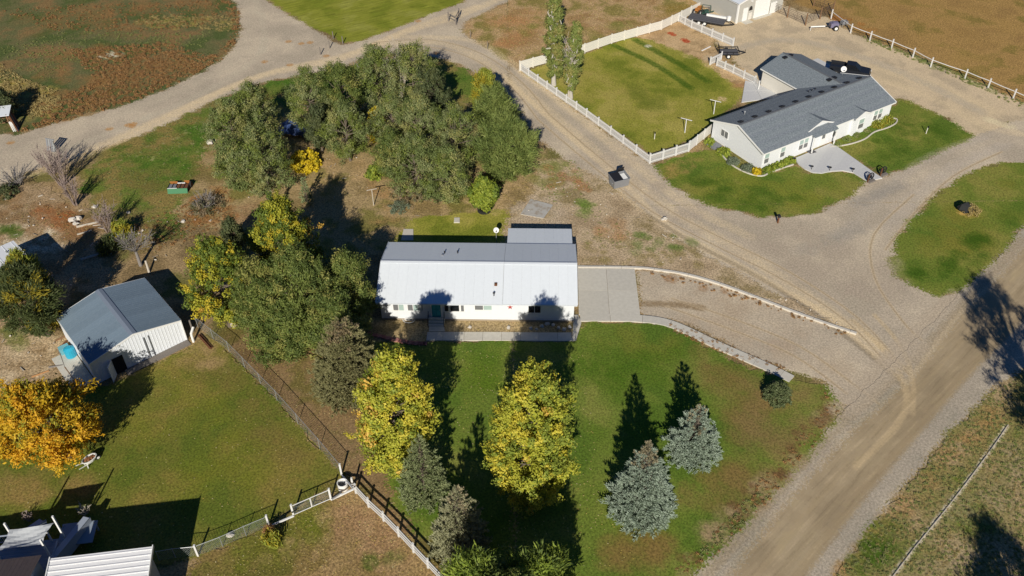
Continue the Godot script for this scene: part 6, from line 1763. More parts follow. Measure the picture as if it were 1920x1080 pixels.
	fallen_leaves("fallen_leaves", "pale leaves fallen on the dry lawn and brown ground", PackedVector2Array([Vector2(-28.63, -62.71), Vector2(-22.35, -61.87), Vector2(-12.89, -54.27), Vector2(-10.08, -44.49), Vector2(-5.43, -37.21), Vector2(-24.12, -37.49), Vector2(-19.37, -41.61), Vector2(-13.69, -45.86)]), 800, 602)
	fallen_leaves("fallen_leaves", "scattered leaves on the barn's lawn", PackedVector2Array([Vector2(-42.3, -46.6), Vector2(-29.47, -62.00), Vector2(-14.20, -46.41), Vector2(-23.78, -39.30), Vector2(-38.5, -37.7)]), 260, 603)

# ------------------------------------------------------------------ fences and small things
func along(o: Node3D, a: Vector3, b: Vector3) -> Transform3D:
	# a frame at a whose x runs level towards b
	var d := (b - a)
	d.y = 0
	return Transform3D(Basis(Vector3.UP, -atan2(d.z, d.x)), a)

func picket_section(l: float, h: float) -> MB:
	var b := MB.new()
	b.box(l * 0.5, 0.25, 0.0, l, 0.09, 0.045)
	b.box(l * 0.5, h - 0.22, 0.0, l, 0.09, 0.045)
	var k := int(l / 0.155)
	for i in k:
		b.box((i + 0.5) * l / k, h * 0.5, 0.035, 0.08, h - 0.06, 0.02)
	return b

func picket_fence(label: String, pts: PackedVector2Array, h: float, step: float, group := "") -> void:
	var o := thing("picket_fence", label, "fence", Vector3.ZERO, 0.0, group)
	var post := MB.new()
	post.box(0, h * 0.53, 0, 0.13, h * 1.06, 0.13)
	post.xbox(Transform3D(Basis(), Vector3(0, h * 1.08, 0)), 0.17, 0.05, 0.17)
	var pm := post.mesh()
	for i in pts.size() - 1:
		var a := xz(pts[i])
		var b := xz(pts[i + 1])
		var k := maxi(1, roundi(a.distance_to(b) / step))
		var l := a.distance_to(b) / k
		var sm := picket_section(l - 0.13, h).mesh()
		for j in k:
			var t := along(o, a.lerp(b, float(j) / k), b)
			part(o, "post", pm, M.vinyl, t)
			part(o, "picket_panel", sm, M.vinyl, t * Transform3D(Basis(), Vector3(0.065, 0, 0)))
		if i == pts.size() - 2:
			part(o, "post", pm, M.vinyl, along(o, b, b + (b - a)))

func board_fence(label: String, pts: PackedVector2Array, h: float) -> void:
	var o := thing("privacy_fence", label, "fence")
	var pm := MB.new()
	pm.box(0, h * 0.53, 0, 0.14, h * 1.06, 0.14)
	for i in pts.size() - 1:
		var a := xz(pts[i])
		var b := xz(pts[i + 1])
		var k := maxi(1, roundi(a.distance_to(b) / 2.4))
		var l := a.distance_to(b) / k
		for j in k:
			var t := along(o, a.lerp(b, float(j) / k), b)
			part(o, "post", pm, M.vinyl_cream, t)
			for r in 6:
				var bd := MB.new()
				bd.box(l * 0.5, 0.12 + (r + 0.5) * (h - 0.14) / 6.0, 0.0, l - 0.14, (h - 0.14) / 6.0 - 0.03, 0.05)
				part(o, "board", bd, [M.vinyl_cream, M.vinyl_b][(r + j) % 2], t)

func rail_fence(called: String, label: String, pts: PackedVector2Array, step: float, h: float, rails: Array, pw: float, rh: float, mat: Material, sag := 0.0) -> void:
	var o := thing(called, label, "fence")
	var pm := MB.new()
	pm.box(0, h * 0.5, 0, pw, h, pw)
	pm.xbox(Transform3D(Basis(), Vector3(0, h + 0.02, 0)), pw * 1.15, 0.04, pw * 1.15)
	var mesh := pm.mesh()
	for i in pts.size() - 1:
		var a := xz(pts[i])
		var b := xz(pts[i + 1])
		var k := maxi(1, roundi(a.distance_to(b) / step))
		for j in k:
			var p := a.lerp(b, float(j) / k)
			var q := a.lerp(b, float(j + 1) / k)
			part(o, "post", mesh, mat, along(o, p, q))
			for y in rails:
				var r := MB.new()
				var m := p.lerp(q, 0.5) + Vector3.DOWN * sag
				r.bar(p + Vector3.UP * y, m + Vector3.UP * y, 0.05, rh)
				r.bar(m + Vector3.UP * y, q + Vector3.UP * y, 0.05, rh)
				part(o, "rail", r, mat)
		if i == pts.size() - 2:
			part(o, "post", mesh, mat, along(o, b, b + (b - a)))

func link_fence(label: String, pts: PackedVector2Array, h: float, step: float) -> void:
	var o := thing("chain_link_fence", label, "fence")
	for i in pts.size() - 1:
		var a := xz(pts[i])
		var b := xz(pts[i + 1])
		var k := maxi(1, roundi(a.distance_to(b) / step))
		for j in k + 1:
			var p := a.lerp(b, float(j) / k)
			if j < k or i == pts.size() - 2:
				var st := MB.new()
				st.tube(p, p + Vector3.UP * (h + 0.08), 0.03, 0.03, 6)
				part(o, "post", st, M.galv)
			if j < k:
				var q := a.lerp(b, float(j + 1) / k)
				var r := MB.new()
				r.tube(p + Vector3.UP * h, q + Vector3.UP * h, 0.022, 0.022, 5)
				part(o, "top_rail", r, M.galv)
				link_panel(o, p, q, 0.05, h)

func link_panel(o: Node3D, p: Vector3, q: Vector3, y0: float, y1: float) -> void:
	# woven wire: a net of thin diagonal wires
	var w := MB.new()
	var l := p.distance_to(q)
	var d := (q - p) / l
	var h := y1 - y0
	var pitch := 0.2
	var k := int((l + h) / pitch)
	for i in k + 1:
		for s in [1.0, -1.0]:
			var x0 := i * pitch - (h if s > 0 else 0.0)
			var x1 = x0 + h * s
			var ya := y0
			var yb := y1
			if s > 0:
				if x0 < 0.0:
					ya -= x0
					x0 = 0.0
				if x1 > l:
					yb -= x1 - l
					x1 = l
			else:
				if x0 > l:
					ya += x0 - l
					x0 = l
				if x1 < 0.0:
					yb += x1
					x1 = 0.0
			if yb - ya > 0.03:
				var side := d.cross(Vector3.UP) * 0.0
				var A := p + d * x0 + Vector3.UP * ya
				var B = p + d * x1 + Vector3.UP * yb
				var nrm := Vector3.UP.cross(B - A).normalized() * 0.005
				var t = (B - A).cross(nrm).normalized() * 0.006
				w.quad(A - t, B - t, B + t, A + t)
	part(o, "wire_mesh", w, M.wire)

func path_strip(called: String, label: String, pts: PackedVector2Array, width: float, top: float, step: float, mat: Array) -> void:
	# a ribbon of concrete slabs
	var o := thing(called, label, "path")
	var line := smooth_line(pts)
	var run := 0.0
	var a := line[0]
	var b := MB.new()
	var k := 0
	for i in line.size() - 1:
		var p := line[i]
		var q := line[i + 1]
		var d0 := (line[mini(i + 1, line.size() - 1)] - line[maxi(i - 1, 0)]).normalized().orthogonal() * width * 0.5
		var d1 := (line[mini(i + 2, line.size() - 1)] - line[i]).normalized().orthogonal() * width * 0.5
		var gap := (q - p).normalized() * 0.025 if run == 0.0 else Vector2.ZERO
		b.put(Transform3D(), slab(xz(p + gap + d0, top), xz(q + d1, top), xz(q - d1, top), xz(p + gap - d0, top), top + 0.02))
		run += p.distance_to(q)
		if run > step or i == line.size() - 2:
			part(o, "slab", b, mat[k % mat.size()])
			k += 1
			b = MB.new()
			run = 0.0

func pad(called: String, label: String, category: String, quads: Array, top: float, mats: Array) -> void:
	var o := thing(called, label, category)
	for i in quads.size():
		var q: Array = quads[i]
		part(o, "slab", slab(xz(q[0], top), xz(q[1], top), xz(q[2], top), xz(q[3], top), top + 0.02), mats[i % mats.size()])

func grid_pad(called: String, label: String, category: String, a: Vector2, b: Vector2, c: Vector2, d: Vector2, nx: int, ny: int, top: float, mats: Array) -> void:
	# a b c d clockwise from above, cut into nx by ny slabs with open joints
	var o := thing(called, label, category)
	for i in nx:
		for j in ny:
			var g := 0.02
			var f := func(u: float, v: float) -> Vector2:
				return a.lerp(b, u).lerp(d.lerp(c, u), v)
			var u0 := float(i) / nx
			var u1 := float(i + 1) / nx
			var v0 := float(j) / ny
			var v1 := float(j + 1) / ny
			var m := (f.call((u0 + u1) * 0.5, (v0 + v1) * 0.5) as Vector2)
			var q := []
			for s in [[u0, v0], [u1, v0], [u1, v1], [u0, v1]]:
				var p := (f.call(s[0], s[1]) as Vector2)
				q.append(xz(p + (m - p).normalized() * g, top))
			part(o, "slab", slab(q[0], q[1], q[2], q[3], top + 0.02), mats[(i + j) % mats.size()])

func wheel(o: Node3D, at: Vector3, r: float, w: float, axis: Vector3, rim: Material) -> void:
	var t := MB.new()
	var ax := axis.normalized()
	t.tube(at - ax * w * 0.5, at + ax * w * 0.5, r, r, 16)
	var q := part(o, "wheel", t, M.rubber)
	var m := MB.new()
	m.tube(at - ax * (w * 0.5 + 0.015), at + ax * (w * 0.5 + 0.015), r * 0.55, r * 0.55, 12)
	part(q, "rim", m, rim)

func fences() -> void:
	picket_fence("white vinyl picket fence along the gravel lane, from the back corner to the gate", PackedVector2Array([Vector2(1.5, -117.3), Vector2(10.0, -104.0), Vector2(16.8, -92.8)]), 1.15, 2.4, "white picket fences of the grey house")
	picket_fence("white picket fence between the lane corner and the grey house", PackedVector2Array([Vector2(16.8, -92.7), Vector2(21.9, -95.3)]), 1.35, 1.8, "white picket fences of the grey house")
	picket_fence("white picket fence with two gaps on the gravel yard's side, lower part", PackedVector2Array([Vector2(28.5, -118.0), Vector2(30.4, -119.6), Vector2(29.4, -117.7), Vector2(31.3, -115.4), Vector2(33.6, -112.2), Vector2(33.8, -110.7)]), 1.2, 1.9, "white picket fences of the grey house")
	picket_fence("white picket fence behind the flatbed trailer", PackedVector2Array([Vector2(26.2, -132.6), Vector2(27.8, -130.1), Vector2(32.9, -123.8)]), 1.25, 1.9, "white picket fences of the grey house")
	board_fence("cream horizontal board privacy fence behind the poplars", PackedVector2Array([Vector2(1.5, -117.0), Vector2(11.0, -122.2), Vector2(15.2, -125.2), Vector2(23.2, -129.7), Vector2(30.1, -136.4)]), 1.5)
	var gate := thing("yard_gate", "short white gate and cream panel against the grey house's end wall", "gate")
	var ga := xz(Vector2(22.01, -95.44))
	var gb := xz(Vector2(25.42, -99.51))
	for i in 3:
		var a := ga.lerp(gb, i / 3.0)
		var b := ga.lerp(gb, (i + 1) / 3.0)
		var s := MB.new()
		s.box(a.distance_to(b) * 0.5, 0.72, 0, a.distance_to(b) - 0.1, 1.3, 0.05)
		part(gate, "panel", s, [M.vinyl, M.grass_tarp, M.vinyl_cream][i] if i != 1 else M.vinyl_b, along(gate, a, b))
		var pp := MB.new()
		pp.box(0, 0.75, 0, 0.12, 1.5, 0.12)
		part(gate, "post", pp, M.vinyl, along(gate, a, b))
	rail_fence("post_and_rail_fence", "white one rail fence between the gravel yard and the brown field", PackedVector2Array([Vector2(49.8, -132.9), Vector2(51.3, -127.7), Vector2(53.4, -125.1), Vector2(55.7, -122.4), Vector2(57.8, -119.5), Vector2(59.3, -116.5), Vector2(62.7, -112.9), Vector2(64.8, -110.2), Vector2(66.9, -107.2), Vector2(69.1, -104.0)]), 4.2, 1.45, [1.1], 0.14, 0.09, M.vinyl, 0.04)
	rail_fence("white_rail_fence", "white three rail vinyl fence between the dry lawn and the spruces", PackedVector2Array([Vector2(-12.77, -44.74), Vector2(-11.59, -43.38), Vector2(-10.27, -42.06), Vector2(-8.97, -40.63), Vector2(-7.72, -39.20), Vector2(-6.54, -37.86), Vector2(-5.19, -36.33)]), 2.3, 1.25, [0.35, 0.72, 1.1], 0.14, 0.13, M.vinyl)
	link_fence("chain link fence from the barn down to the white corner post", PackedVector2Array([Vector2(-30.6, -64.7), Vector2(-26.76, -61.23), Vector2(-21.04, -54.92), Vector2(-16.40, -49.39), Vector2(-14.18, -46.63)]), 1.35, 3.0)
	link_fence("chain link fence from the lower gate post to the brown roofed house", PackedVector2Array([Vector2(-19.19, -41.76), Vector2(-20.80, -40.91), Vector2(-22.40, -39.98), Vector2(-24.12, -39.17)]), 1.25, 3.0)
	link_fence("chain link fence at the annex's right wall", PackedVector2Array([Vector2(-24.12, -39.17), Vector2(-25.73, -39.01), Vector2(-26.88, -38.79)]), 1.25, 2.6)
	# double gate between white posts
	var o := thing("wire_gate", "double wire gate in white frames between braced white posts", "gate")
	for s in [Vector2(-14.18, -46.63), Vector2(-13.04, -45.22), Vector2(-14.71, -44.20), Vector2(-17.44, -42.72), Vector2(-19.19, -41.76), Vector2(-24.07, -39.17)]:
		var p := MB.new()
		p.bar(xz(s), xz(s, 1.45), 0.15, 0.15)
		part(o, "post", p, M.vinyl)
	for s in [[Vector3(-12.75, 1.35, -44.20), Vector3(-14.65, 0.25, -44.02)], [Vector3(-17.05, 1.35, -41.76), Vector3(-19.11, 0.25, -41.58)], [Vector3(-14.12, 0.25, -46.43), Vector3(-12.75, 1.35, -44.20)], [Vector3(-14.40, 1.25, -43.28), Vector3(-13.82, 0.70, -44.29)]]:
		var p := MB.new()
		p.bar(s[0], s[1], 0.12, 0.12)
		part(o, "brace", p, M.vinyl)
	for s in [[Vector2(-17.44, -42.72), Vector2(-16.13, -43.45)], [Vector2(-16.09, -43.48), Vector2(-14.75, -44.20)]]:
		var a := xz(s[0])
		var b := xz(s[1])
		var f := MB.new()
		for y in [0.12, 1.25]:
			f.tube(a + Vector3.UP * y, b + Vector3.UP * y, 0.035, 0.035, 6)
		f.tube(a + Vector3.UP * 0.12, a + Vector3.UP * 1.25, 0.035, 0.035, 6)
		f.tube(b + Vector3.UP * 0.12, b + Vector3.UP * 1.25, 0.035, 0.035, 6)
		var leaf := part(o, "gate_leaf", f, M.vinyl)
		link_panel(leaf, a, b, 0.14, 1.23)
	# horse pen by the shop
	var pen := thing("livestock_pen", "brown pipe panel livestock pen beside the shop", "pen")
	var run := [Vector2(41.37, -135.68), Vector2(43.18, -133.46), Vector2(45.24, -130.52), Vector2(48.03, -132.72), Vector2(50.63, -134.99), Vector2(48.28, -137.48)]
	for i in run.size() - 1:
		var a := xz(run[i])
		var b := xz(run[i + 1])
		var f := MB.new()
		for y in 6:
			f.tube(a + Vector3.UP * (0.3 + y * 0.24), b + Vector3.UP * (0.3 + y * 0.24), 0.026, 0.026, 5)
		for t in [0.02, 0.5, 0.98]:
			var m := a.lerp(b, t)
			f.tube(m + Vector3.UP * 0.25, m + Vector3.UP * 1.52, 0.026, 0.026, 5)
		part(pen, "panel", f, M.pen)
	for s in run:
		var p := MB.new()
		p.tube(xz(s), xz(s, 2.0), 0.1, 0.09, 7)
		part(pen, "post", p, M.timber)
	var wd := MB.new()
	wd.xbox(along(pen, Vector3(41.27, 0.90, -135.21), Vector3(42.45, 0.90, -135.98)), 1.3, 1.8, 0.08)
	part(pen, "white_door", wd, M.frame)
	# lone posts at the meeting of the lanes
	for s in [[Vector2(-27.50, -122.80), "thin post at the lane junction, leftmost of four"], [Vector2(-26.47, -124.85), "thin post at the lane junction, second from left"], [Vector2(-26.37, -128.05), "dark post at the hay field's corner, left of two"], [Vector2(-24.71, -126.38), "dark post at the hay field's corner, right of two"]]:
		var p := MB.new()
		p.tube(xz(s[0]), xz(s[0], 1.2), 0.08, 0.07, 7)
		single("lone_post", p, M.timber_grey, s[1], "post", Vector3.ZERO, 0.0, "posts at the lane junction")
	var br := thing("corner_brace", "weathered timber fence corner with brace beside the stubble field", "fence")
	var c := [Vector2(-9.30, -133.72), Vector2(-8.09, -132.34), Vector2(-7.69, -135.03)]
	for i in 3:
		var p := MB.new()
		p.tube(xz(c[i]), xz(c[i], 1.5), 0.11, 0.1, 7)
		part(br, "post", p, M.timber_grey)
	for s in [[0, 1], [1, 2]]:
		for y in [0.7, 1.25]:
			var p := MB.new()
			p.bar(xz(c[s[0]], y), xz(c[s[1]], y), 0.1, 0.1)
			part(br, "rail", p, M.timber_grey)
	for s in [[Vector2(-5.75, -127.80), "thin wire fence post by the stubble field, far one"], [Vector2(-3.14, -123.99), "thin wire fence post by the stubble field, near one"]]:
		var p := MB.new()
		p.tube(xz(s[0]), xz(s[0], 1.2), 0.05, 0.05, 6)
		single("wire_post", p, M.timber_grey, s[1], "post")

func pavings() -> void:
	grid_pad("concrete_driveway", "square concrete pad at the right end of the white house", "driveway", Vector2(6.86, -72.97), Vector2(12.78, -72.66), Vector2(12.54, -65.56), Vector2(6.51, -65.74), 2, 2, 0.12, [M.concrete, M.concrete_b])
	path_strip("curved_path", "curved concrete path edging the lawn below the driveway", PackedVector2Array([Vector2(6.58, -65.27), Vector2(8.82, -65.23), Vector2(11.94, -65.09), Vector2(14.72, -64.50), Vector2(16.85, -63.18), Vector2(19.09, -61.38), Vector2(21.28, -59.77), Vector2(23.42, -58.21), Vector2(25.21, -56.69)]), 1.0, 0.13, 2.6, [M.concrete_b, M.concrete])
	path_strip("front_walk", "straight concrete walk along the front lawn edge", PackedVector2Array([Vector2(-8.24, -62.91), Vector2(-4.66, -62.85), Vector2(-1.08, -62.78), Vector2(2.49, -62.64), Vector2(5.64, -62.58)]), 1.15, 0.13, 1.5, [M.concrete_b, M.concrete])
	pad("walk_link", "short concrete link between the front steps and the front walk", "path", [[Vector2(-8.06, -65.09), Vector2(-6.71, -65.07), Vector2(-6.53, -63.55), Vector2(-8.07, -63.58)]], 0.12, [M.concrete_b])
	pad("walk_corner", "slanting concrete corner between the front walk and the driveway", "path", [[Vector2(6.03, -65.67), Vector2(6.45, -65.66), Vector2(6.69, -64.58), Vector2(5.79, -63.39)], [Vector2(5.79, -63.35), Vector2(6.69, -64.54), Vector2(6.02, -62.06), Vector2(5.61, -61.99)]], 0.125, [M.concrete, M.concrete_b])
	path_strip("concrete_kerb", "long thin white concrete kerb between two gravel drives", PackedVector2Array([Vector2(6.87, -73.08), Vector2(12.80, -72.83), Vector2(15.35, -72.38), Vector2(18.15, -71.55), Vector2(21.17, -70.04), Vector2(24.50, -67.84), Vector2(27.25, -65.95), Vector2(29.93, -64.21), Vector2(32.8, -62.5)]), 0.28, 0.2, 3.0, [M.kerb])
	var rim := [Vector2(34.40, -93.21), Vector2(34.62, -92.02), Vector2(35.12, -90.97), Vector2(35.86, -90.15), Vector2(36.90, -90.01), Vector2(38.22, -90.43), Vector2(39.51, -90.52), Vector2(40.64, -90.03), Vector2(41.27, -89.00), Vector2(41.72, -88.21)]
	var rear := [Vector2(34.49, -93.33), Vector2(36.18, -94.37), Vector2(37.83, -95.42), Vector2(39.66, -96.61), Vector2(40.41, -95.73), Vector2(41.10, -94.25), Vector2(41.77, -92.79), Vector2(42.43, -91.37), Vector2(43.08, -89.97), Vector2(43.67, -88.83)]
	var qs := []
	for i in 9:
		qs.append([rear[i], rear[i + 1], rim[i + 1], rim[i]])
	pad("patio", "pale concrete patio and walk with a curved edge before the grey house", "patio", qs, 0.12, [M.patio, M.patio_b])
	var mat := MB.new()
	mat.put(Transform3D(), slab(xz(Vector2(36.30, -94.85), 0.14), xz(Vector2(37.18, -95.19), 0.14), xz(Vector2(37.47, -94.58), 0.14), xz(Vector2(36.60, -94.23), 0.14), 0.02))
	single("doormat", mat, M.deck_dark, "dark doormat lying on the pale patio", "doormat")
	path_strip("bed_edging", "thin pale concrete edging round the right bed of the grey house", PackedVector2Array([Vector2(39.4, -95.8), Vector2(41.8, -96.3), Vector2(44.2, -97.5), Vector2(46.0, -99.2), Vector2(48.0, -100.2), Vector2(49.4, -101.3), Vector2(49.8, -102.3), Vector2(49.1, -102.7)]), 0.14, 0.15, 1.6, [M.kerb])
	path_strip("bed_edging", "thin pale concrete edging round the left corner bed of the grey house", PackedVector2Array([Vector2(25.2, -96.5), Vector2(25.7, -94.7), Vector2(26.6, -92.1), Vector2(28.1, -90.3), Vector2(29.67, -89.61), Vector2(31.1, -90.5), Vector2(34.0, -92.0)]), 0.14, 0.15, 1.6, [M.kerb])
	grid_pad("back_walk", "pale concrete slab in the corner between house and garage wing", "path", Vector2(32.52, -113.16), Vector2(34.23, -111.89), Vector2(36.51, -108.56), Vector2(30.79, -107.12), 2, 2, 0.11, [M.patio, M.patio_b])
	pad("square_slab", "square grey concrete slab with a rusty stain behind the white house", "slab", [[Vector2(2.27, -85.43), Vector2(4.79, -84.22), Vector2(3.61, -81.69), Vector2(1.07, -82.55)]], 0.14, [M.stained])
	var st := MB.new()
	st.put(Transform3D(), slab(xz(Vector2(-6.34, -82.01), 0.16), xz(Vector2(-5.74, -82.00), 0.16), xz(Vector2(-5.71, -81.10), 0.16), xz(Vector2(-6.36, -81.11), 0.16), 0.16))
	single("stepping_slab", st, M.concrete, "small square pale slab on the lawn behind the white house", "slab")
	var pt := MB.new()
	pt.put(Transform3D(), slab(xz(Vector2(-11.84, -80.05), 0.13), xz(Vector2(-10.78, -80.03), 0.13), xz(Vector2(-10.63, -78.01), 0.13), xz(Vector2(-11.97, -78.04), 0.13), 0.13))
	single("back_step", pt, M.concrete_b, "tan concrete slab at the white house's back left corner", "slab")
	var edge := thing("brick_edging", "curved edging of pink bricks round the left planting bed", "edging")
	var line := smooth_line(PackedVector2Array([Vector2(-13.80, -63.32), Vector2(-12.32, -62.84), Vector2(-10.74, -62.30), Vector2(-9.45, -61.99), Vector2(-8.33, -61.89)]))
	for i in line.size():
		var p := line[i]
		for s in [-0.14, 0.1]:
			var b := MB.new()
			b.box(0, 0.09, 0, 0.4, 0.12, 0.2)
			part(edge, "brick", b, [M.brick, M.brick_b][i % 2], Transform3D(Basis(Vector3.UP, 0.3 * sin(i * 3.0)), Vector3(p.x, 0.02, p.y + s)))

func yard_things() -> void:
	# dumpster by the lane
	var o := thing("dumpster", "grey steel dumpster with a black lid, one half open, on the lane", "dumpster", xz(Vector2(12.64, -88.22)), deg_to_rad(22.0))
	var b := MB.new()
	b.quad(Vector3(-0.95, 0.1, 0.62), Vector3(-1.0, 1.15, 0.75), Vector3(1.0, 1.15, 0.75), Vector3(0.95, 0.1, 0.62))
	b.quad(Vector3(0.95, 0.1, -0.62), Vector3(1.0, 1.35, -0.7), Vector3(-1.0, 1.35, -0.7), Vector3(-0.95, 0.1, -0.62))
	b.quad(Vector3(-0.95, 0.1, -0.62), Vector3(-1.0, 1.35, -0.7), Vector3(-1.0, 1.15, 0.75), Vector3(-0.95, 0.1, 0.62))
	b.quad(Vector3(0.95, 0.1, 0.62), Vector3(1.0, 1.15, 0.75), Vector3(1.0, 1.35, -0.7), Vector3(0.95, 0.1, -0.62))
	b.box(0, 0.13, 0, 1.9, 0.06, 1.25)
	b.bar(Vector3(-1.02, 1.15, 0.77), Vector3(1.02, 1.15, 0.77), 0.07, 0.07)
	b.bar(Vector3(-1.02, 1.15, 0.77), Vector3(-1.02, 1.35, -0.72), 0.07, 0.07)
	b.bar(Vector3(1.02, 1.15, 0.77), Vector3(1.02, 1.35, -0.72), 0.07, 0.07)
	for x in [-1.06, 1.06]:
		b.box(x, 0.7, 0, 0.12, 0.16, 0.7)
	part(o, "body", b, M.grey_metal)
	var l := MB.new()
	l.xbox(Transform3D(Basis(Vector3.RIGHT, 0.137), Vector3(-0.42, 1.29, 0.02)), 1.15, 0.05, 1.5)
	part(o, "lid", l, M.black_plastic)
	var l2 := MB.new()
	l2.xbox(Transform3D(Basis(Vector3.RIGHT, -1.3), Vector3(0.6, 1.95, -0.9)), 0.8, 0.05, 1.3)
	part(o, "lid", l2, M.black_plastic, Transform3D(Basis().scaled(Vector3(1, 0.72, 1)), Vector3(0, 0, 0)))
	var rub := MB.new()
	rub.xbox(Transform3D(Basis(Vector3.RIGHT, 0.1), Vector3(0.55, 1.02, 0.0)), 0.7, 0.1, 1.1)
	part(o, "rubbish", rub, M.frame)

	# flatbed trailer with a dark deck
	var t := thing("flatbed_trailer", "long flatbed trailer with a dark grey deck beside the shop", "trailer", xz(Vector2(30.78, -131.53)), deg_to_rad(-25.0))
	for i in 8:
		var pl := MB.new()
		pl.box(-0.4, 0.8, -0.98 + i * 0.28, 5.6, 0.06, 0.26)
		part(t, "plank", pl, [M.deck_dark, M.deck_dark_b][i % 2])
	var fr := MB.new()
	fr.box(-0.4, 0.7, 1.16, 5.7, 0.14, 0.08)
	fr.box(-0.4, 0.7, -1.16, 5.7, 0.14, 0.08)
	fr.bar(Vector3(2.4, 0.7, 1.0), Vector3(3.8, 0.6, 0), 0.1, 0.12)
	fr.bar(Vector3(2.4, 0.7, -1.0), Vector3(3.8, 0.6, 0), 0.1, 0.12)
	part(t, "frame", fr, M.black_metal)
	for x in [-1.4, -0.5]:
		for z in [-0.95, 0.95]:
			wheel(t, Vector3(x, 0.38, z), 0.38, 0.22, Vector3.BACK, M.frame)
	var tk := MB.new()
	tk.tube(Vector3(2.75, 0.85, -0.55), Vector3(2.75, 1.45, -0.55), 0.32, 0.32, 12)
	tk.tube(Vector3(2.75, 1.45, -0.55), Vector3(2.75, 1.55, -0.55), 0.32, 0.1, 12)
	single("propane_tank", tk, M.frame, "white upright tank on the flatbed trailer's tongue", "tank", t.position, t.rotation.y)
	var sb := MB.new()
	sb.box(0.9, 0.98, -1.0, 3.4, 0.3, 0.3)
	single("white_box", sb, M.frame, "long white box along the flatbed trailer's far edge", "box", t.position, t.rotation.y)

	# utility trailer with mesh ramp
	t = thing("utility_trailer", "small black open utility trailer by the picket fence", "trailer", xz(Vector2(31.40, -120.93)), deg_to_rad(-2.0))
	var fl := MB.new()
	for i in 7:
		var pl := MB.new()
		pl.box(0.3, 0.55, -0.75 + i * 0.25, 2.6, 0.05, 0.23)
		part(t, "plank", pl, [M.deck_dark, M.deck_dark_b][i % 2])
	var rl := MB.new()
	for z in [-0.9, 0.9]:
		rl.box(0.3, 0.95, z, 2.7, 0.07, 0.07)
		rl.box(0.3, 0.55, z, 2.7, 0.1, 0.07)
		for x in [-1.0, -0.1, 0.8, 1.6]:
			rl.box(x, 0.75, z, 0.06, 0.4, 0.06)
	rl.box(1.62, 0.95, 0, 0.07, 0.07, 1.8)
	rl.bar(Vector3(1.6, 0.5, 0.7), Vector3(2.7, 0.5, 0), 0.08, 0.1)
	rl.bar(Vector3(1.6, 0.5, -0.7), Vector3(2.7, 0.5, 0), 0.08, 0.1)
	rl.tube(Vector3(2.6, 0.5, 0), Vector3(2.6, 0.95, 0), 0.04, 0.04, 6)
	part(t, "frame", rl, M.black_metal)
	var rp := MB.new()
	for i in 9:
		rp.bar(Vector3(-1.05, 0.55, -0.8 + i * 0.2), Vector3(-1.35, 1.7, -0.8 + i * 0.2), 0.03, 0.03)
	rp.bar(Vector3(-1.35, 1.7, -0.85), Vector3(-1.35, 1.7, 0.85), 0.05, 0.05)
	part(t, "ramp", rp, M.black_metal)
	wheel(t, Vector3(0.1, 0.35, 1.05), 0.35, 0.2, Vector3.BACK, M.frame)
	wheel(t, Vector3(0.1, 0.35, -1.05), 0.35, 0.2, Vector3.BACK, M.frame)

	# two small implements beside the shop wall
	t = thing("garden_tractor", "small orange red tractor by the shop's side wall", "tractor", xz(Vector2(29.59, -135.25)), deg_to_rad(60.0))
	var tb := MB.new()
	tb.box(0.35, 0.75, 0, 1.1, 0.5, 0.55)
	tb.box(-0.6, 0.85, 0, 0.5, 0.14, 0.5)
	tb.bar(Vector3(-0.8, 0.9, 0), Vector3(-0.9, 1.3, 0), 0.4, 0.08)
	part(t, "body", tb, M.orange_paint)
	for x in [[-0.55, 0.45], [0.65, 0.3]]:
		for z in [-0.5, 0.5]:
			wheel(t, Vector3(x[0], x[1], z), x[1], 0.24, Vector3.BACK, M.frame)
	t = thing("farm_implement", "dark green wheeled farm implement by the shop's side wall", "implement", xz(Vector2(30.87, -134.43)), deg_to_rad(20.0))
	var im := MB.new()
	im.bar(Vector3(-0.9, 0.5, 0), Vector3(1.2, 0.6, 0), 0.14, 0.14)
	im.bar(Vector3(-0.6, 0.5, -0.6), Vector3(-0.6, 1.7, -0.6), 0.08, 0.08)
	im.bar(Vector3(-0.6, 1.7, -0.6), Vector3(0.9, 1.3, -0.6), 0.08, 0.08)
	im.bar(Vector3(0.9, 1.3, -0.6), Vector3(1.0, 0.4, -0.6), 0.12, 0.12)
	im.box(-0.2, 0.8, 0, 0.7, 0.5, 0.5)
	part(t, "frame", im, M.green_dark)
	wheel(t, Vector3(-0.4, 0.4, 0.6), 0.4, 0.2, Vector3.BACK, M.green_dark)
	wheel(t, Vector3(-0.4, 0.4, -0.6), 0.4, 0.2, Vector3.BACK, M.green_dark)

	# auger-like thing with a long white tongue
	t = thing("wheeled_compressor", "small violet grey wheeled machine with a long white drawbar", "machine", xz(Vector2(49.08, -129.09)), deg_to_rad(4.0))
	var wb := MB.new()
	wb.box(0, 0.75, -0.05, 1.2, 0.65, 0.9)
	wb.box(0.1, 1.12, -0.05, 0.8, 0.12, 0.6)
	part(t, "body", wb, M.violet)
	var db := MB.new()
	db.tube(Vector3(-0.5, 0.62, 0.1), Vector3(-1.4, 0.62, 0.1), 0.07, 0.07, 6)
	part(t, "drawbar", db, M.black_metal)
	var db2 := MB.new()
	db2.tube(Vector3(-1.4, 0.62, 0.1), Vector3(-3.6, 0.62, 0.1), 0.1, 0.1, 8)
	db2.tube(Vector3(-3.55, 0.62, 0.1), Vector3(-3.55, 0.0, 0.1), 0.04, 0.04, 6)
	part(t, "drawbar", db2, M.frame)
	wheel(t, Vector3(0.15, 0.4, 0.62), 0.42, 0.2, Vector3.BACK, M.frame)
	wheel(t, Vector3(0.15, 0.4, -0.62), 0.42, 0.2, Vector3.BACK, M.frame)
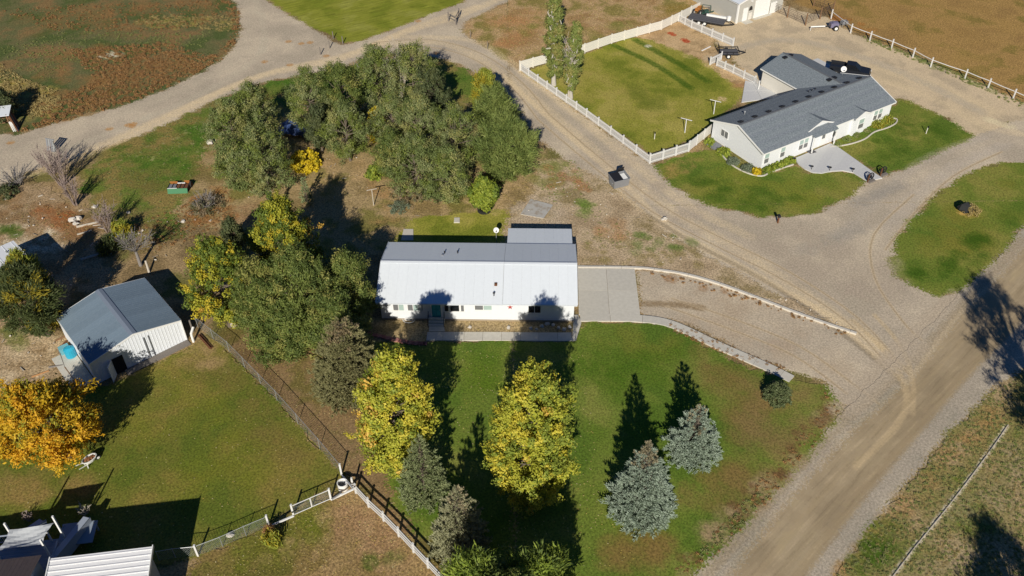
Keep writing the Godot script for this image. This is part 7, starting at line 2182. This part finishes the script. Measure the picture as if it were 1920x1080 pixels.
	var tr := thing("water_trough", "small pale grey trough on legs by the post and rail fence", "trough", xz(Vector2(50.86, -129.97)), 0.3)
	var tm := MB.new()
	tm.box(0, 0.55, 0, 0.95, 0.08, 0.7)
	tm.box(0, 0.75, 0.33, 0.95, 0.4, 0.05)
	tm.box(0, 0.75, -0.33, 0.95, 0.4, 0.05)
	tm.box(0.46, 0.75, 0, 0.05, 0.4, 0.7)
	tm.box(-0.46, 0.75, 0, 0.05, 0.4, 0.7)
	part(tr, "tub", tm, M.grey_metal)
	for x in [-0.4, 0.4]:
		for z in [-0.28, 0.28]:
			var lg := MB.new()
			lg.box(x, 0.27, z, 0.06, 0.54, 0.06)
			part(tr, "leg", lg, M.grey_metal)

	car(Vector2(47.28, -114.62), deg_to_rad(-22.0))
	var gp := MB.new()
	gp.box(0, 0.06, 0, 1.6, 0.12, 5.4)
	single("garage_apron", gp, M.patio, "white concrete strip behind the garage wing's right side", "slab", xz(Vector2(44.90, -116.75)), deg_to_rad(31.0))

	# clothes line posts
	for s in [[Vector2(22.14, -99.72), 5.6, 2.0, 1.3, "white T shaped clothes line post on the back lawn, near one"], [Vector2(26.60, -104.29), 0.0, 2.0, 1.3, "white T shaped clothes line post beside the grey roof's edge"], [Vector2(-15.63, -84.68), 0.0, 2.3, 1.0, "weathered T shaped clothes line post behind the white house"]]:
		var q := thing("clothes_line_post", s[4], "post", xz(s[0]), deg_to_rad(-30.0) if s[1] == 5.6 or s[2] == 2.0 else 0.3)
		var m := MB.new()
		m.tube(Vector3.ZERO, Vector3(0, s[2], 0), 0.06, 0.055, 8)
		part(q, "post", m, M.vinyl if s[2] == 2.0 else M.pale_wood)
		var cb := MB.new()
		cb.box(0, s[2] - 0.05, 0, s[3] * 1.15, 0.07, 0.07)
		part(q, "crossbar", cb, M.vinyl if s[2] == 2.0 else M.pale_wood)
	for s in [[Vector2(18.11, -98.28), 1.0, "short pale standpipe on the back lawn"], [Vector2(52.32, -98.70), 1.05, "short pale standpipe on the right lawn of the grey house"]]:
		var q := thing("standpipe", s[2], "standpipe", xz(s[0]))
		var m := MB.new()
		m.tube(Vector3.ZERO, Vector3(0, s[1], 0), 0.05, 0.05, 7)
		part(q, "pipe", m, M.vinyl_cream)
		var hm := MB.new()
		hm.bar(Vector3(0, s[1], -0.08), Vector3(0, s[1] - 0.05, 0.22), 0.09, 0.09)
		hm.bar(Vector3(0, s[1] + 0.05, 0), Vector3(0.0, s[1] + 0.09, 0.3), 0.04, 0.04)
		part(q, "handle", hm, M.black_metal)
	# path lights and wheel ornaments at the walk
	var pl0 := [[Vector2(34.19, -92.62), "small black path light at the patio's left corner"], [Vector2(35.85, -90.83), "small black path light, second along the curved walk"], [Vector2(37.93, -90.55), "small black path light, third along the curved walk"], [Vector2(40.54, -90.15), "small black path light nearest the drive"]]
	for s in pl0:
		var q := thing("path_light", s[1], "path light", xz(s[0]), 0.0, "path lights along the walk")
		var m := MB.new()
		m.tube(Vector3(0, 0, 0), Vector3(0, 0.5, 0), 0.03, 0.03, 6)
		part(q, "stake", m, M.black_metal)
		var hd := MB.new()
		hd.tube(Vector3(0, 0.46, 0), Vector3(0, 0.58, 0), 0.1, 0.2, 8)
		hd.tube(Vector3(0, 0.58, 0), Vector3(0, 0.66, 0), 0.2, 0.05, 8)
		part(q, "lamp_head", hd, M.black_metal)
	for s in [[Vector2(42.04, -88.42), "black wagon wheel ornament on the left of the walk's end"], [Vector2(43.95, -89.73), "black wagon wheel ornament on the right of the walk's end"]]:
		var q := thing("wheel_ornament", s[1], "ornament", xz(s[0]), 0.5, "wheel ornaments at the walk")
		var rg := MB.new()
		rg.ring(Vector3(0, 0.55, 0), Vector3.BACK, 0.52, 0.09, 16)
		rg.tube(Vector3(0, 0.55, -0.12), Vector3(0, 0.55, 0.12), 0.1, 0.1, 8)
		part(q, "rim", rg, M.black_metal)
		for i in 8:
			var sp := MB.new()
			var a := TAU * i / 8
			sp.bar(Vector3(0, 0.55, 0), Vector3(cos(a) * 0.5, 0.55 + sin(a) * 0.5, 0), 0.05, 0.05)
			part(q, "spoke", sp, M.black_metal)
		var pt := MB.new()
		pt.bar(Vector3(-0.45, 0, 0.15), Vector3(-0.45, 1.1, 0.15), 0.1, 0.1)
		part(q, "post", pt, M.rust)
		var bw := MB.new()
		bw.box(0, 0.12, 0.3, 0.9, 0.24, 0.4)
		part(q, "planter", bw, M.timber_grey)
	var mb := thing("marker_post", "short brown marker post at the front lawn's tip", "post", xz(Vector2(29.44, -80.42)))
	var mp := MB.new()
	mp.box(0, 0.45, 0, 0.16, 0.9, 0.16)
	part(mb, "post", mp, M.rust)
	var mc := MB.new()
	mc.box(0, 0.95, 0, 0.3, 0.2, 0.45)
	part(mb, "head", mc, M.black_metal)
	var bl := MB.new()
	bl.lump(Vector3(0, 0.45, 0), Vector3(0.75, 0.75, 0.6), 5, 0.3)
	bl.lump(Vector3(0.6, 0.3, -0.2), Vector3(0.45, 0.5, 0.4), 6, 0.3)
	single("boulder", bl, M.dark_stone, "black boulder on the rounded island lawn", "boulder", xz(Vector2(50.67, -82.15)))
	# things near the barn
	var tank := thing("water_tank", "turquoise plastic water tank against the barn's left wall", "tank", xz(Vector2(-41.51, -60.93)), deg_to_rad(40.0))
	var tk2 := MB.new()
	tk2.tube(Vector3(0, 0.12, 0), Vector3(0, 1.0, 0), 0.5, 0.5, 14)
	tk2.tube(Vector3(0, 1.0, 0), Vector3(0, 1.15, 0), 0.5, 0.25, 14)
	part(tank, "body", tk2, M.turquoise)
	var lid2 := MB.new()
	lid2.tube(Vector3(0, 1.13, 0), Vector3(0, 1.2, 0), 0.22, 0.22, 10)
	part(tank, "lid", lid2, M.turquoise)
	var kr := MB.new()
	kr.box(-0.25, 0.45, -0.85, 0.9, 0.7, 0.6)
	single("plastic_crate", kr, M.turquoise_pale, "pale turquoise crate behind the turquoise tank", "crate", tank.position, tank.rotation.y)
	var k := 0
	for s in [[Vector2(-42.90, -62.40), Vector2(-42.71, -62.98), 0.22, M.rust, "rusty board pile beside the barn's apron, upper"], [Vector2(-43.79, -63.00), Vector2(-42.83, -63.87), 0.2, M.timber, "timber board on the ground beside the barn's apron"], [Vector2(-43.12, -61.89), Vector2(-41.60, -59.40), 0.16, M.timber_grey, "long grey timber along the concrete apron's edge"], [Vector2(-41.60, -59.40), Vector2(-40.26, -57.88), 0.16, M.timber, "brown timber at the apron's lower edge"], [Vector2(-44.21, -58.22), Vector2(-42.94, -59.01), 0.18, M.orange_wood, "orange brown beam near the orange tree, upper"], [Vector2(-44.49, -57.68), Vector2(-43.78, -56.88), 0.16, M.timber, "short brown beam near the orange tree"], [Vector2(-43.10, -59.42), Vector2(-41.90, -59.68), 0.2, M.timber_grey, "grey beam near the orange tree and barn"],
		[Vector2(-48.29, -81.24), Vector2(-46.20, -82.09), 0.28, M.pale_wood, "pale log left of the leafless shrub, upper of two"], [Vector2(-47.74, -79.86), Vector2(-46.41, -80.61), 0.2, M.pale_wood, "pale log left of the leafless shrub, lower of two"], [Vector2(-45.73, -75.33), Vector2(-43.45, -76.65), 0.32, M.pale_wood, "long pale log behind the barn"], [Vector2(-49.13, -84.29), Vector2(-48.81, -84.59), 0.2, M.pale_wood, "short pale log by the white rocks"], [Vector2(-47.92, -84.99), Vector2(-47.32, -85.39), 0.24, M.pale_wood, "short pale log by the bare shrub"], [Vector2(-54.90, -87.27), Vector2(-54.52, -87.59), 0.2, M.pale_wood, "small log in the left scrub"],
		[Vector2(-45.80, -72.08), Vector2(-45.48, -72.42), 0.14, M.pale_wood, "thin pale board behind the willow"], [Vector2(22.56, -131.21), Vector2(23.02, -129.69), 0.2, M.vinyl, "white board leaning near the privacy fence"], [Vector2(28.10, -122.39), Vector2(29.58, -123.73), 0.2, M.vinyl, "white board lying by the picket fence gap"]]:
		var lg := MB.new()
		lg.tube(xz(s[0], s[2] * 0.4), xz(s[1], s[2] * 0.4), s[2] * 0.5, s[2] * 0.42, 7)
		single("log" if s[3] == M.pale_wood else "beam", lg, s[3], s[4], "log" if s[3] == M.pale_wood else "beam")
	for s in [[Vector2(-49.14, -82.45), 0.5, 71, "large white rock in the left scrub"], [Vector2(-48.59, -82.74), 0.42, 72, "white rock right of the large white rock"], [Vector2(-48.56, -81.84), 0.36, 73, "white rock below the large white rock"], [Vector2(-47.55, -84.98), 0.3, 74, "pale rock beside the bare shrub"], [Vector2(-43.35, -83.85), 0.25, 75, "pale rock in the grass left of the brush heap"], [Vector2(-36.63, -81.98), 0.3, 76, "pale grey rock below the brush heap"], [Vector2(-34.62, -85.21), 0.22, 77, "small white rock on the brush heap"], [Vector2(-37.62, -98.53), 0.55, 78, "pale grey rock at the grove's left end"], [Vector2(-22.05, -40.93), 0.3, 79, "grey stone at the lower chain link fence"], [Vector2(17.12, -81.29), 0.3, 80, "pale stone beside the lane"], [Vector2(16.81, -81.20), 0.2, 81, "small stone next to the pale stone beside the lane"]]:
		var rk := MB.new()
		rk.lump(Vector3(0, s[1] * 0.5, 0), Vector3(s[1], s[1] * 0.7, s[1] * 0.85), s[2], 0.28)
		single("rock", rk, M.rock, s[3], "rock", xz(s[0]))
	var nth := 0
	for i in 22:
		var rk := MB.new()
		var p := (Vector2(-5.74, -64.29)).lerp(Vector2(5.52, -63.99), i / 21.0) + Vector2(0, sin(i * 5.1) * 0.4)
		if i < 14 and i % 7 != 3:
			continue
		rk.lump(Vector3(0, 0.12, 0), Vector3(0.16, 0.14, 0.14) * (1.0 + 0.5 * absf(sin(i * 2.3))), 90 + i, 0.28)
		single("bed_rock", rk, M.rock, "pale rock in the bed under the white wall, %s from the left" % ["first", "second", "third", "fourth", "fifth", "sixth", "seventh", "eighth", "ninth", "tenth", "eleventh", "twelfth", "thirteenth", "fourteenth", "fifteenth"][nth], "rock", xz(p), i * 1.1, "rocks in the planting bed")
		nth += 1
	var pw := MB.new()
	pw.tube(xz(Vector2(-37.83, -73.13)), xz(Vector2(-38.15, -73.84), 1.1), 0.13, 0.11, 8)
	single("old_post", pw, M.pale_wood, "short pale post behind the barn's back corner", "post")
	# rusty channel iron, white pipe and posts at the barn's right corner
	var ch := MB.new()
	ch.bar(xz(Vector2(-30.15, -63.48), 0.15), xz(Vector2(-28.52, -61.62), 0.15), 0.34, 0.06)
	ch.bar(xz(Vector2(-30.18, -63.41), 0.2), xz(Vector2(-28.55, -61.55), 0.2), 0.04, 0.22)
	single("rusty_trough", ch, M.rust, "dark rusty iron channel on the grass at the barn's right corner", "trough")
	var wp := MB.new()
	wp.tube(xz(Vector2(-30.51, -62.67)), xz(Vector2(-30.53, -62.75), 1.0), 0.12, 0.12, 8)
	wp.tube(xz(Vector2(-30.53, -62.75), 1.0), xz(Vector2(-30.42, -63.34), 1.3), 0.12, 0.12, 8)
	single("white_pipe", wp, M.frame, "bent white pipe at the barn's right corner", "pipe")
	var gpz := MB.new()
	gpz.tube(xz(Vector2(-30.93, -64.09)), xz(Vector2(-30.93, -64.09), 1.5), 0.09, 0.09, 7)
	single("grey_post", gpz, M.timber_grey, "grey post between the barn and the leaning ash", "post")
	var rub2 := MB.new()
	rub2.lump(Vector3(0, 0.25, 0), Vector3(0.3, 0.3, 0.25), 33, 0.3)
	single("tree_stump", rub2, M.pale_wood, "pale cut stump beneath the leaning ash", "stump", xz(Vector2(-27.09, -64.70)))
	# old green and rust wagon bed in the grass
	t = thing("wagon_bed", "old wagon bed, green front side and rusty slatted floor", "wagon", xz(Vector2(-38.78, -88.42)), deg_to_rad(2.0))
	var ws := MB.new()
	ws.xbox(Transform3D(Basis(Vector3.RIGHT, -0.5), Vector3(0.0, 0.35, 0.75)), 2.3, 0.6, 0.06)
	part(t, "side_board", ws, M.green_paint).set_meta("label", "green front side board")
	var wt := MB.new()
	wt.box(-0.6, 0.62, 0.58, 1.1, 0.07, 0.1)
	wt.box(0.2, 0.6, -0.55, 0.9, 0.07, 0.14)
	part(t, "top_rail", wt, M.frame)
	for i in 5:
		var sl := MB.new()
		sl.box(-0.95 + i * 0.46, 0.5, 0.05, 0.4, 0.05, 1.05)
		part(t, "slat", sl, M.grey_metal if i < 2 else M.rust)
	for i in 6:
		var sl := MB.new()
		sl.box(-1.17 + i * 0.46, 0.54, 0.05, 0.06, 0.12, 1.15)
		part(t, "slat", sl, M.dark)
	var wo := MB.new()
	wo.xbox(Transform3D(Basis(Vector3.RIGHT, 0.4), Vector3(-0.7, 0.55, -0.75)), 0.9, 0.4, 0.06)
	wo.xbox(Transform3D(Basis(Vector3.RIGHT, 0.4), Vector3(0.85, 0.6, -0.75)), 0.6, 0.5, 0.06)
	part(t, "back_board", wo, M.orange_paint)
	wheel(t, Vector3(1.25, 0.35, -0.6), 0.38, 0.2, Vector3.RIGHT, M.rust)
	# stacked metal panels on the lane, left
	t = thing("metal_panel_stack", "leaning stack of pale slatted metal panels on the gravel lane", "panels", xz(Vector2(-57.18, -97.26)), deg_to_rad(-18.0))
	for i in 4:
		var mp2 := MB.new()
		mp2.xbox(Transform3D(Basis(Vector3.RIGHT, -0.3), Vector3(-0.45 + i * 0.3, 0.75, -0.2)), 0.24, 1.6, 0.05)
		part(t, "panel", mp2, M.galv if i % 2 else M.grey_metal)
	var mpb := MB.new()
	mpb.box(0, 1.52, -0.45, 1.3, 0.08, 0.1)
	mpb.box(0.62, 0.75, -0.2, 0.08, 1.5, 0.1)
	part(t, "frame", mpb, M.galv)
	# wheelbarrow planter on the lawn
	t = thing("wheelbarrow_planter", "white wheelbarrow planter full of rusty flowers on the barn's lawn", "planter", xz(Vector2(-35.25, -48.13)), deg_to_rad(50.0))
	var tub := MB.new()
	var rim := []
	for i in 14:
		var a := TAU * i / 14
		rim.append(Vector3(cos(a) * 0.62, 0.72, sin(a) * 0.36))
	for i in 14:
		var p: Vector3 = rim[i]
		var q: Vector3 = rim[(i + 1) % 14]
		tub.quad(p * Vector3(0.7, 0.55, 0.7), p, q, q * Vector3(0.7, 0.55, 0.7))
		tub.bar(p, q, 0.07, 0.07)
	part(t, "tub", tub, M.frame)
	var soil := MB.new()
	for i in 9:
		soil.lump(Vector3(0.36 * cos(i * 2.4) * sqrt(i / 9.0) * 1.2, 0.7, 0.2 * sin(i * 2.4) * sqrt(i / 9.0) * 1.2), Vector3(0.14, 0.1, 0.12), 40 + i, 0.3)
	part(t, "flowers", soil, M.rust_flower)
	for z in [-0.2, 0.2]:
		var hn := MB.new()
		hn.bar(Vector3(-0.3, 0.42, z), Vector3(-1.1, 0.6, z * 1.4), 0.05, 0.05)
		hn.bar(Vector3(-0.4, 0.45, z), Vector3(-0.45, 0.0, z * 1.3), 0.06, 0.06)
		part(t, "handle", hn, M.frame)
	wheel(t, Vector3(0.65, 0.22, 0), 0.22, 0.08, Vector3.BACK, M.frame)
	# white drum by the gates
	t = thing("white_drum", "open white drum with a dark lid piece beside the braced posts", "drum", xz(Vector2(-13.87, -45.28)))
	var dm := MB.new()
	dm.tube(Vector3(0, 0, 0), Vector3(0, 0.75, 0), 0.42, 0.42, 18, false)
	dm.ring(Vector3(0, 0.76, 0), Vector3.UP, 0.41, 0.06, 18)
	dm.tube(Vector3(0, 0.55, 0), Vector3(0, 0.6, 0), 0.4, 0.4, 18)
	part(t, "shell", dm, M.frame)
	var dl := MB.new()
	dl.box(-0.05, 0.68, 0.05, 0.5, 0.06, 0.3)
	part(t, "lid", dl, M.dark)
	# tyre planter
	var ty := MB.new()
	ty.ring(Vector3(0, 0.2, 0), Vector3.UP, 0.62, 0.3, 20)
	single("tyre_planter", ty, M.rubber, "black tractor tyre round the lime green tree's trunk", "tyre", xz(Vector2(-3.02, -83.36)))
	# blue tarp among the grove's trees
	var tp := MB.new()
	var c := xz(Vector2(-27.63, -101.19))
	var hs := []
	for i in 7:
		var row := []
		for j in 7:
			row.append(c + Vector3((i - 3) * 0.62, 1.5 - 0.18 * ((i - 3) * (i - 3) + (j - 3) * (j - 3)) * 0.45 + 0.2 * sin(i * 2.1 + j * 3.7), (j - 3) * 0.62))
		hs.append(row)
	for i in 6:
		for j in 6:
			tp.quad(hs[i][j], hs[i + 1][j], hs[i + 1][j + 1], hs[i][j + 1])
	single("blue_tarp", tp, M.tarp, "dark blue tarp heaped between the grove's left trees", "tarp")
	# line across the right verge: a weathered pipe
	var pv := thing("irrigation_pipe", "long thin grey pipe lying along the county road's verge", "pipe")
	var pl2 := smooth_line(PackedVector2Array([Vector2(27.24, -36.07), Vector2(30.3, -39.1), Vector2(33.4, -42.0), Vector2(36.7, -45.2), Vector2(40.2, -48.7), Vector2(42.4, -51.0)]))
	for i in pl2.size() - 1:
		var sgm := MB.new()
		sgm.tube(xz(pl2[i], 0.1), xz(pl2[i + 1], 0.08), 0.05, 0.05, 6)
		part(pv, "pipe_section", sgm, M.pale_wood)
	# garden things in the shade of the brown roofed house
	bare("dry_perennial", "dry pinkish flower stalks in the brown roofed house's shade, left", "plant", Vector2(-38.29, -42.55), 0.9, 0.5, 10, 6, 701, M.pink_wood)
	bare("dry_perennial", "dry pale flower stalks in the brown roofed house's shade, right", "plant", Vector2(-33.96, -43.13), 1.1, 0.6, 12, 6, 703, M.pale_wood)

func car(p: Vector2, turn: float) -> void:
	var o := thing("black_pickup", "black pickup truck parked behind the grey shingled roof", "pickup truck", xz(p), turn)
	# length along x: a lower body, a cab and an open bed
	var b := MB.new()
	var prof := [Vector2(-2.75, 0.45), Vector2(-2.75, 1.05), Vector2(-0.7, 1.1), Vector2(1.2, 1.12), Vector2(2.55, 1.0), Vector2(2.75, 0.75), Vector2(2.75, 0.4)]
	for i in prof.size() - 1:
		var q: Vector2 = prof[i]
		var r: Vector2 = prof[i + 1]
		b.quad(Vector3(q.x, q.y, 0.95), Vector3(q.x, q.y, -0.95), Vector3(r.x, r.y, -0.95), Vector3(r.x, r.y, 0.95))
		for s in [0.95, -0.95]:
			b.quad(Vector3(q.x, 0.4, s), Vector3(q.x, q.y, s), Vector3(r.x, r.y, s), Vector3(r.x, 0.4, s))
	for z in [-0.9, 0.9]:
		b.box(-1.75, 1.2, z, 2.0, 0.3, 0.1)
	b.box(-2.7, 1.2, 0, 0.1, 0.3, 1.8)
	part(o, "body", b, M.car_black)
	var cab := MB.new()
	var lo := [Vector3(-0.75, 1.1, 0.85), Vector3(1.35, 1.12, 0.85), Vector3(1.35, 1.12, -0.85), Vector3(-0.75, 1.1, -0.85)]
	var hi := [Vector3(-0.6, 1.75, 0.68), Vector3(0.55, 1.75, 0.68), Vector3(0.55, 1.75, -0.68), Vector3(-0.6, 1.75, -0.68)]
	cab.quad(hi[0], hi[3], hi[2], hi[1])
	part(o, "cab_roof", cab, M.car_black)
	var gl := MB.new()
	for i in 4:
		gl.quad(lo[i], hi[i], hi[(i + 1) % 4], lo[(i + 1) % 4])
	part(o, "window", gl, M.car_glass)
	for x in [-1.75, 1.75]:
		for z in [-0.88, 0.88]:
			wheel(o, Vector3(x, 0.38, z), 0.38, 0.24, Vector3.BACK, M.galv)
	for z in [-0.7, 0.7]:
		var h := MB.new()
		h.box(2.74, 0.78, z, 0.06, 0.16, 0.34)
		part(o, "headlight", h, M.frame)

# ------------------------------------------------------------------ materials
func materials() -> void:
	M.frame = std(0.78, 0.78, 0.76, 0.6)
	M.siding_white = noisy(Color(0.67, 0.695, 0.72), Color(0.73, 0.755, 0.78), 0.01, 0.5, 0.7)
	M.siding_white2 = noisy(Color(0.70, 0.72, 0.74), Color(0.76, 0.78, 0.80), 0.01, 0.5, 0.7)
	M.siding_cream = noisy(Color(0.66, 0.63, 0.56), Color(0.72, 0.69, 0.63), 0.01, 0.5, 0.8)
	M.siding_blue = std(0.34, 0.38, 0.42, 0.8)
	M.foundation = std(0.34, 0.28, 0.20, 0.95)
	M.roofing = []
	for i in 3:
		var k = 1.0 + [-0.006, 0.0, 0.006][i]
		M.roofing.append(noisy(Color(0.71, 0.755, 0.79) * k, Color(0.755, 0.80, 0.835) * k, 0.012, 0.3 + 0.05 * i, 0.34, 4))
	M.roof_trim = std(0.66, 0.70, 0.74, 0.45)
	M.barn_roofing = []
	for i in 3:
		var k = 1.0 + [-0.04, 0.0, 0.05][i]
		M.barn_roofing.append(noisy(Color(0.165, 0.225, 0.28) * k, Color(0.205, 0.265, 0.32) * k, 0.012, 0.35 + 0.05 * i, 0.36, 4))
	M.barn_cap = std(0.20, 0.24, 0.30, 0.5)
	M.barn_wall = noisy(Color(0.70, 0.735, 0.78), Color(0.80, 0.83, 0.87), 0.012, 0.4, 0.6)
	M.shop_wall = noisy(Color(0.44, 0.43, 0.39), Color(0.48, 0.47, 0.43), 0.01, 0.3, 0.6)
	M.shop_roof = std(0.70, 0.74, 0.78, 0.4)
	M.shingle = noisy(Color(0.10, 0.125, 0.145), Color(0.33, 0.36, 0.38), 0.06, 0.12, 0.95, 3)
	M.shingle_b = noisy(Color(0.11, 0.135, 0.155), Color(0.34, 0.37, 0.39), 0.07, 0.11, 0.95, 3)
	M.shingle_c = noisy(Color(0.10, 0.12, 0.145), Color(0.32, 0.35, 0.375), 0.055, 0.13, 0.95, 3)
	M.shingle_dark = std(0.13, 0.14, 0.155, 0.95)
	M.annex_roof = std(0.78, 0.78, 0.78, 0.5)
	M.brown_roof = noisy(Color(0.12, 0.095, 0.09), Color(0.16, 0.125, 0.115), 0.01, 0.4, 0.55)
	M.shed_white = std(0.74, 0.76, 0.78, 0.5)
	M.sail = noisy(Color(0.36, 0.38, 0.40), Color(0.42, 0.44, 0.46), 0.02, 0.5, 0.9)
	M.deck = std(0.27, 0.32, 0.38, 0.8)
	M.deck_b = std(0.3, 0.35, 0.42, 0.8)
	M.deck_rail = std(0.38, 0.43, 0.5, 0.8)
	M.pane_dark = std(0.012, 0.014, 0.016, 0.1)
	M.pane_screen = std(0.16, 0.165, 0.17, 0.35)
	M.pane_green = std(0.36, 0.47, 0.44, 0.15)
	M.pane_pale = std(0.5, 0.52, 0.52, 0.3)
	M.teal = std(0.03, 0.28, 0.30, 0.5)
	M.teal_light = std(0.05, 0.36, 0.38, 0.5)
	M.red_paint = std(0.42, 0.05, 0.04, 0.6)
	M.galv = std(0.42, 0.44, 0.45, 0.45, 0.5)
	M.wire = std(0.36, 0.40, 0.40, 0.5, 0.2)
	M.grey_metal = std(0.24, 0.25, 0.27, 0.5, 0.2)
	M.black_metal = std(0.02, 0.02, 0.022, 0.5)
	M.black_plastic = std(0.018, 0.018, 0.02, 0.5)
	M.rubber = std(0.018, 0.018, 0.018, 0.9)
	M.dark = std(0.012, 0.012, 0.014, 0.95)
	M.rust = noisy(Color(0.10, 0.045, 0.025), Color(0.22, 0.10, 0.05), 0.03, 0.9, 0.95)
	M.rust_flower = noisy(Color(0.16, 0.07, 0.03), Color(0.34, 0.16, 0.08), 0.06, 1.5, 0.95)
	M.concrete = noisy(Color(0.53, 0.50, 0.43), Color(0.63, 0.60, 0.52), 0.02, 0.2, 0.95, 5)
	M.concrete_b = noisy(Color(0.50, 0.475, 0.41), Color(0.60, 0.565, 0.49), 0.022, 0.18, 0.95, 5)
	M.stained = noisy(Color(0.30, 0.235, 0.17), Color(0.48, 0.47, 0.44), 0.006, 0.3, 0.95, 4, Color(0.44, 0.42, 0.38))
	M.patio = noisy(Color(0.54, 0.54, 0.53), Color(0.62, 0.62, 0.61), 0.02, 0.35, 0.95, 5)
	M.patio_b = noisy(Color(0.52, 0.52, 0.52), Color(0.60, 0.60, 0.59), 0.022, 0.3, 0.95, 5)
	M.kerb = noisy(Color(0.56, 0.52, 0.45), Color(0.66, 0.62, 0.55), 0.02, 0.4, 0.95, 5)
	M.brick = std(0.33, 0.13, 0.11, 0.95)
	M.brick_b = std(0.38, 0.17, 0.15, 0.95)
	M.vinyl = std(0.68, 0.68, 0.67, 0.55)
	M.vinyl_b = std(0.68, 0.66, 0.60, 0.6)
	M.vinyl_cream = std(0.71, 0.68, 0.61, 0.6)
	M.grass_tarp = std(0.3, 0.3, 0.2)
	M.timber = noisy(Color(0.16, 0.09, 0.05), Color(0.26, 0.16, 0.09), 0.03, 0.8, 0.95)
	M.timber_grey = noisy(Color(0.15, 0.13, 0.115), Color(0.27, 0.245, 0.22), 0.03, 0.8, 0.95)
	M.orange_wood = std(0.42, 0.22, 0.09, 0.9)
	M.pale_wood = noisy(Color(0.40, 0.35, 0.28), Color(0.56, 0.51, 0.43), 0.03, 0.8, 0.95)
	M.bare_wood = std(0.23, 0.21, 0.195, 0.95)
	M.pink_wood = std(0.30, 0.235, 0.21, 0.95)
	M.bark = noisy(Color(0.10, 0.08, 0.06), Color(0.20, 0.165, 0.13), 0.04, 1.2, 0.95)
	M.pale_bark = noisy(Color(0.40, 0.37, 0.32), Color(0.55, 0.52, 0.46), 0.04, 1.2, 0.95)
	M.pen = std(0.11, 0.075, 0.055, 0.7)
	M.deck_dark = std(0.085, 0.085, 0.092, 0.8)
	M.deck_dark_b = std(0.105, 0.102, 0.11, 0.8)
	M.orange_paint = noisy(Color(0.34, 0.13, 0.035), Color(0.52, 0.22, 0.06), 0.03, 0.9, 0.8)
	M.green_dark = std(0.03, 0.075, 0.06, 0.6)
	M.green_paint = noisy(Color(0.05, 0.16, 0.08), Color(0.09, 0.26, 0.13), 0.03, 0.9, 0.7)
	M.violet = std(0.17, 0.16, 0.25, 0.6)
	M.turquoise = std(0.02, 0.34, 0.50, 0.5)
	M.turquoise_pale = std(0.16, 0.42, 0.48, 0.6)
	M.rock = noisy(Color(0.48, 0.44, 0.38), Color(0.66, 0.62, 0.56), 0.03, 0.9, 0.98)
	M.dark_stone = std(0.018, 0.02, 0.022, 0.9)
	M.tarp = std(0.03, 0.06, 0.17, 0.6)
	M.car_black = std(0.018, 0.02, 0.026, 0.25)
	M.car_glass = std(0.01, 0.011, 0.013, 0.08)
	var leaf := StandardMaterial3D.new()
	leaf.vertex_color_use_as_albedo = true
	leaf.roughness = 0.6
	leaf.metallic_specular = 0.35
	leaf.cull_mode = BaseMaterial3D.CULL_DISABLED
	leaf.backlight_enabled = true
	leaf.backlight = lin(0.5, 0.5, 0.35)
	M.leaf = leaf

func _ready() -> void:
	rng.seed = 7
	# camera
	var cam := Camera3D.new()
	cam.name = "camera"
	cam.keep_aspect = Camera3D.KEEP_HEIGHT
	cam.fov = 35.27
	cam.near = 1.0
	cam.far = 3000.0
	cam.transform = Transform3D(Basis(Vector3.RIGHT, deg_to_rad(-40.613)) * Basis(Vector3.BACK, deg_to_rad(-0.7537)), Vector3(0, 60, 0))
	add_child(cam)
	cam.current = true
	# sky, exposure, sun
	var env := Environment.new()
	env.background_mode = Environment.BG_SKY
	var sky := Sky.new()
	var sm := ProceduralSkyMaterial.new()
	sm.sky_top_color = Color(0.24, 0.45, 0.76)
	sm.sky_horizon_color = Color(0.62, 0.75, 0.88)
	sm.sky_curve = 0.12
	sm.ground_horizon_color = Color(0.42, 0.42, 0.38)
	sm.ground_bottom_color = Color(0.24, 0.22, 0.17)
	sm.sky_energy_multiplier = 1.0
	sky.sky_material = sm
	env.sky = sky
	env.background_energy_multiplier = SKY_ENERGY
	env.tonemap_mode = Environment.TONE_MAPPER_LINEAR
	env.tonemap_exposure = EXPOSURE
	env.sdfgi_enabled = true
	env.ssao_enabled = true
	env.ssil_enabled = true
	var we := WorldEnvironment.new()
	we.name = "world_environment"
	we.environment = env
	add_child(we)
	var sun := DirectionalLight3D.new()
	sun.name = "sun"
	sun.light_color = Color(1.0, 0.972, 0.92)
	sun.light_energy = SUN_ENERGY
	sun.light_angular_distance = 0.5
	sun.shadow_enabled = true
	sun.directional_shadow_max_distance = 400.0
	var az := deg_to_rad(SUN_AZ)
	var el := deg_to_rad(SUN_EL)
	var d := Vector3(sin(az) * cos(el), -sin(el), -cos(az) * cos(el))
	sun.transform = Transform3D(Basis.looking_at(d), Vector3(0, 80, 0))
	add_child(sun)

	materials()
	ground()
	# buildings
	white_house()
	shingle_house()
	barn()
	shop()
	lower_house()
	small_white_building()
	timber_lean_to()
	trees()
	pavings()
	fences()
	yard_things()

const SUN_ENERGY := 1.6
const SKY_ENERGY := 0.27
const EXPOSURE := 1.0
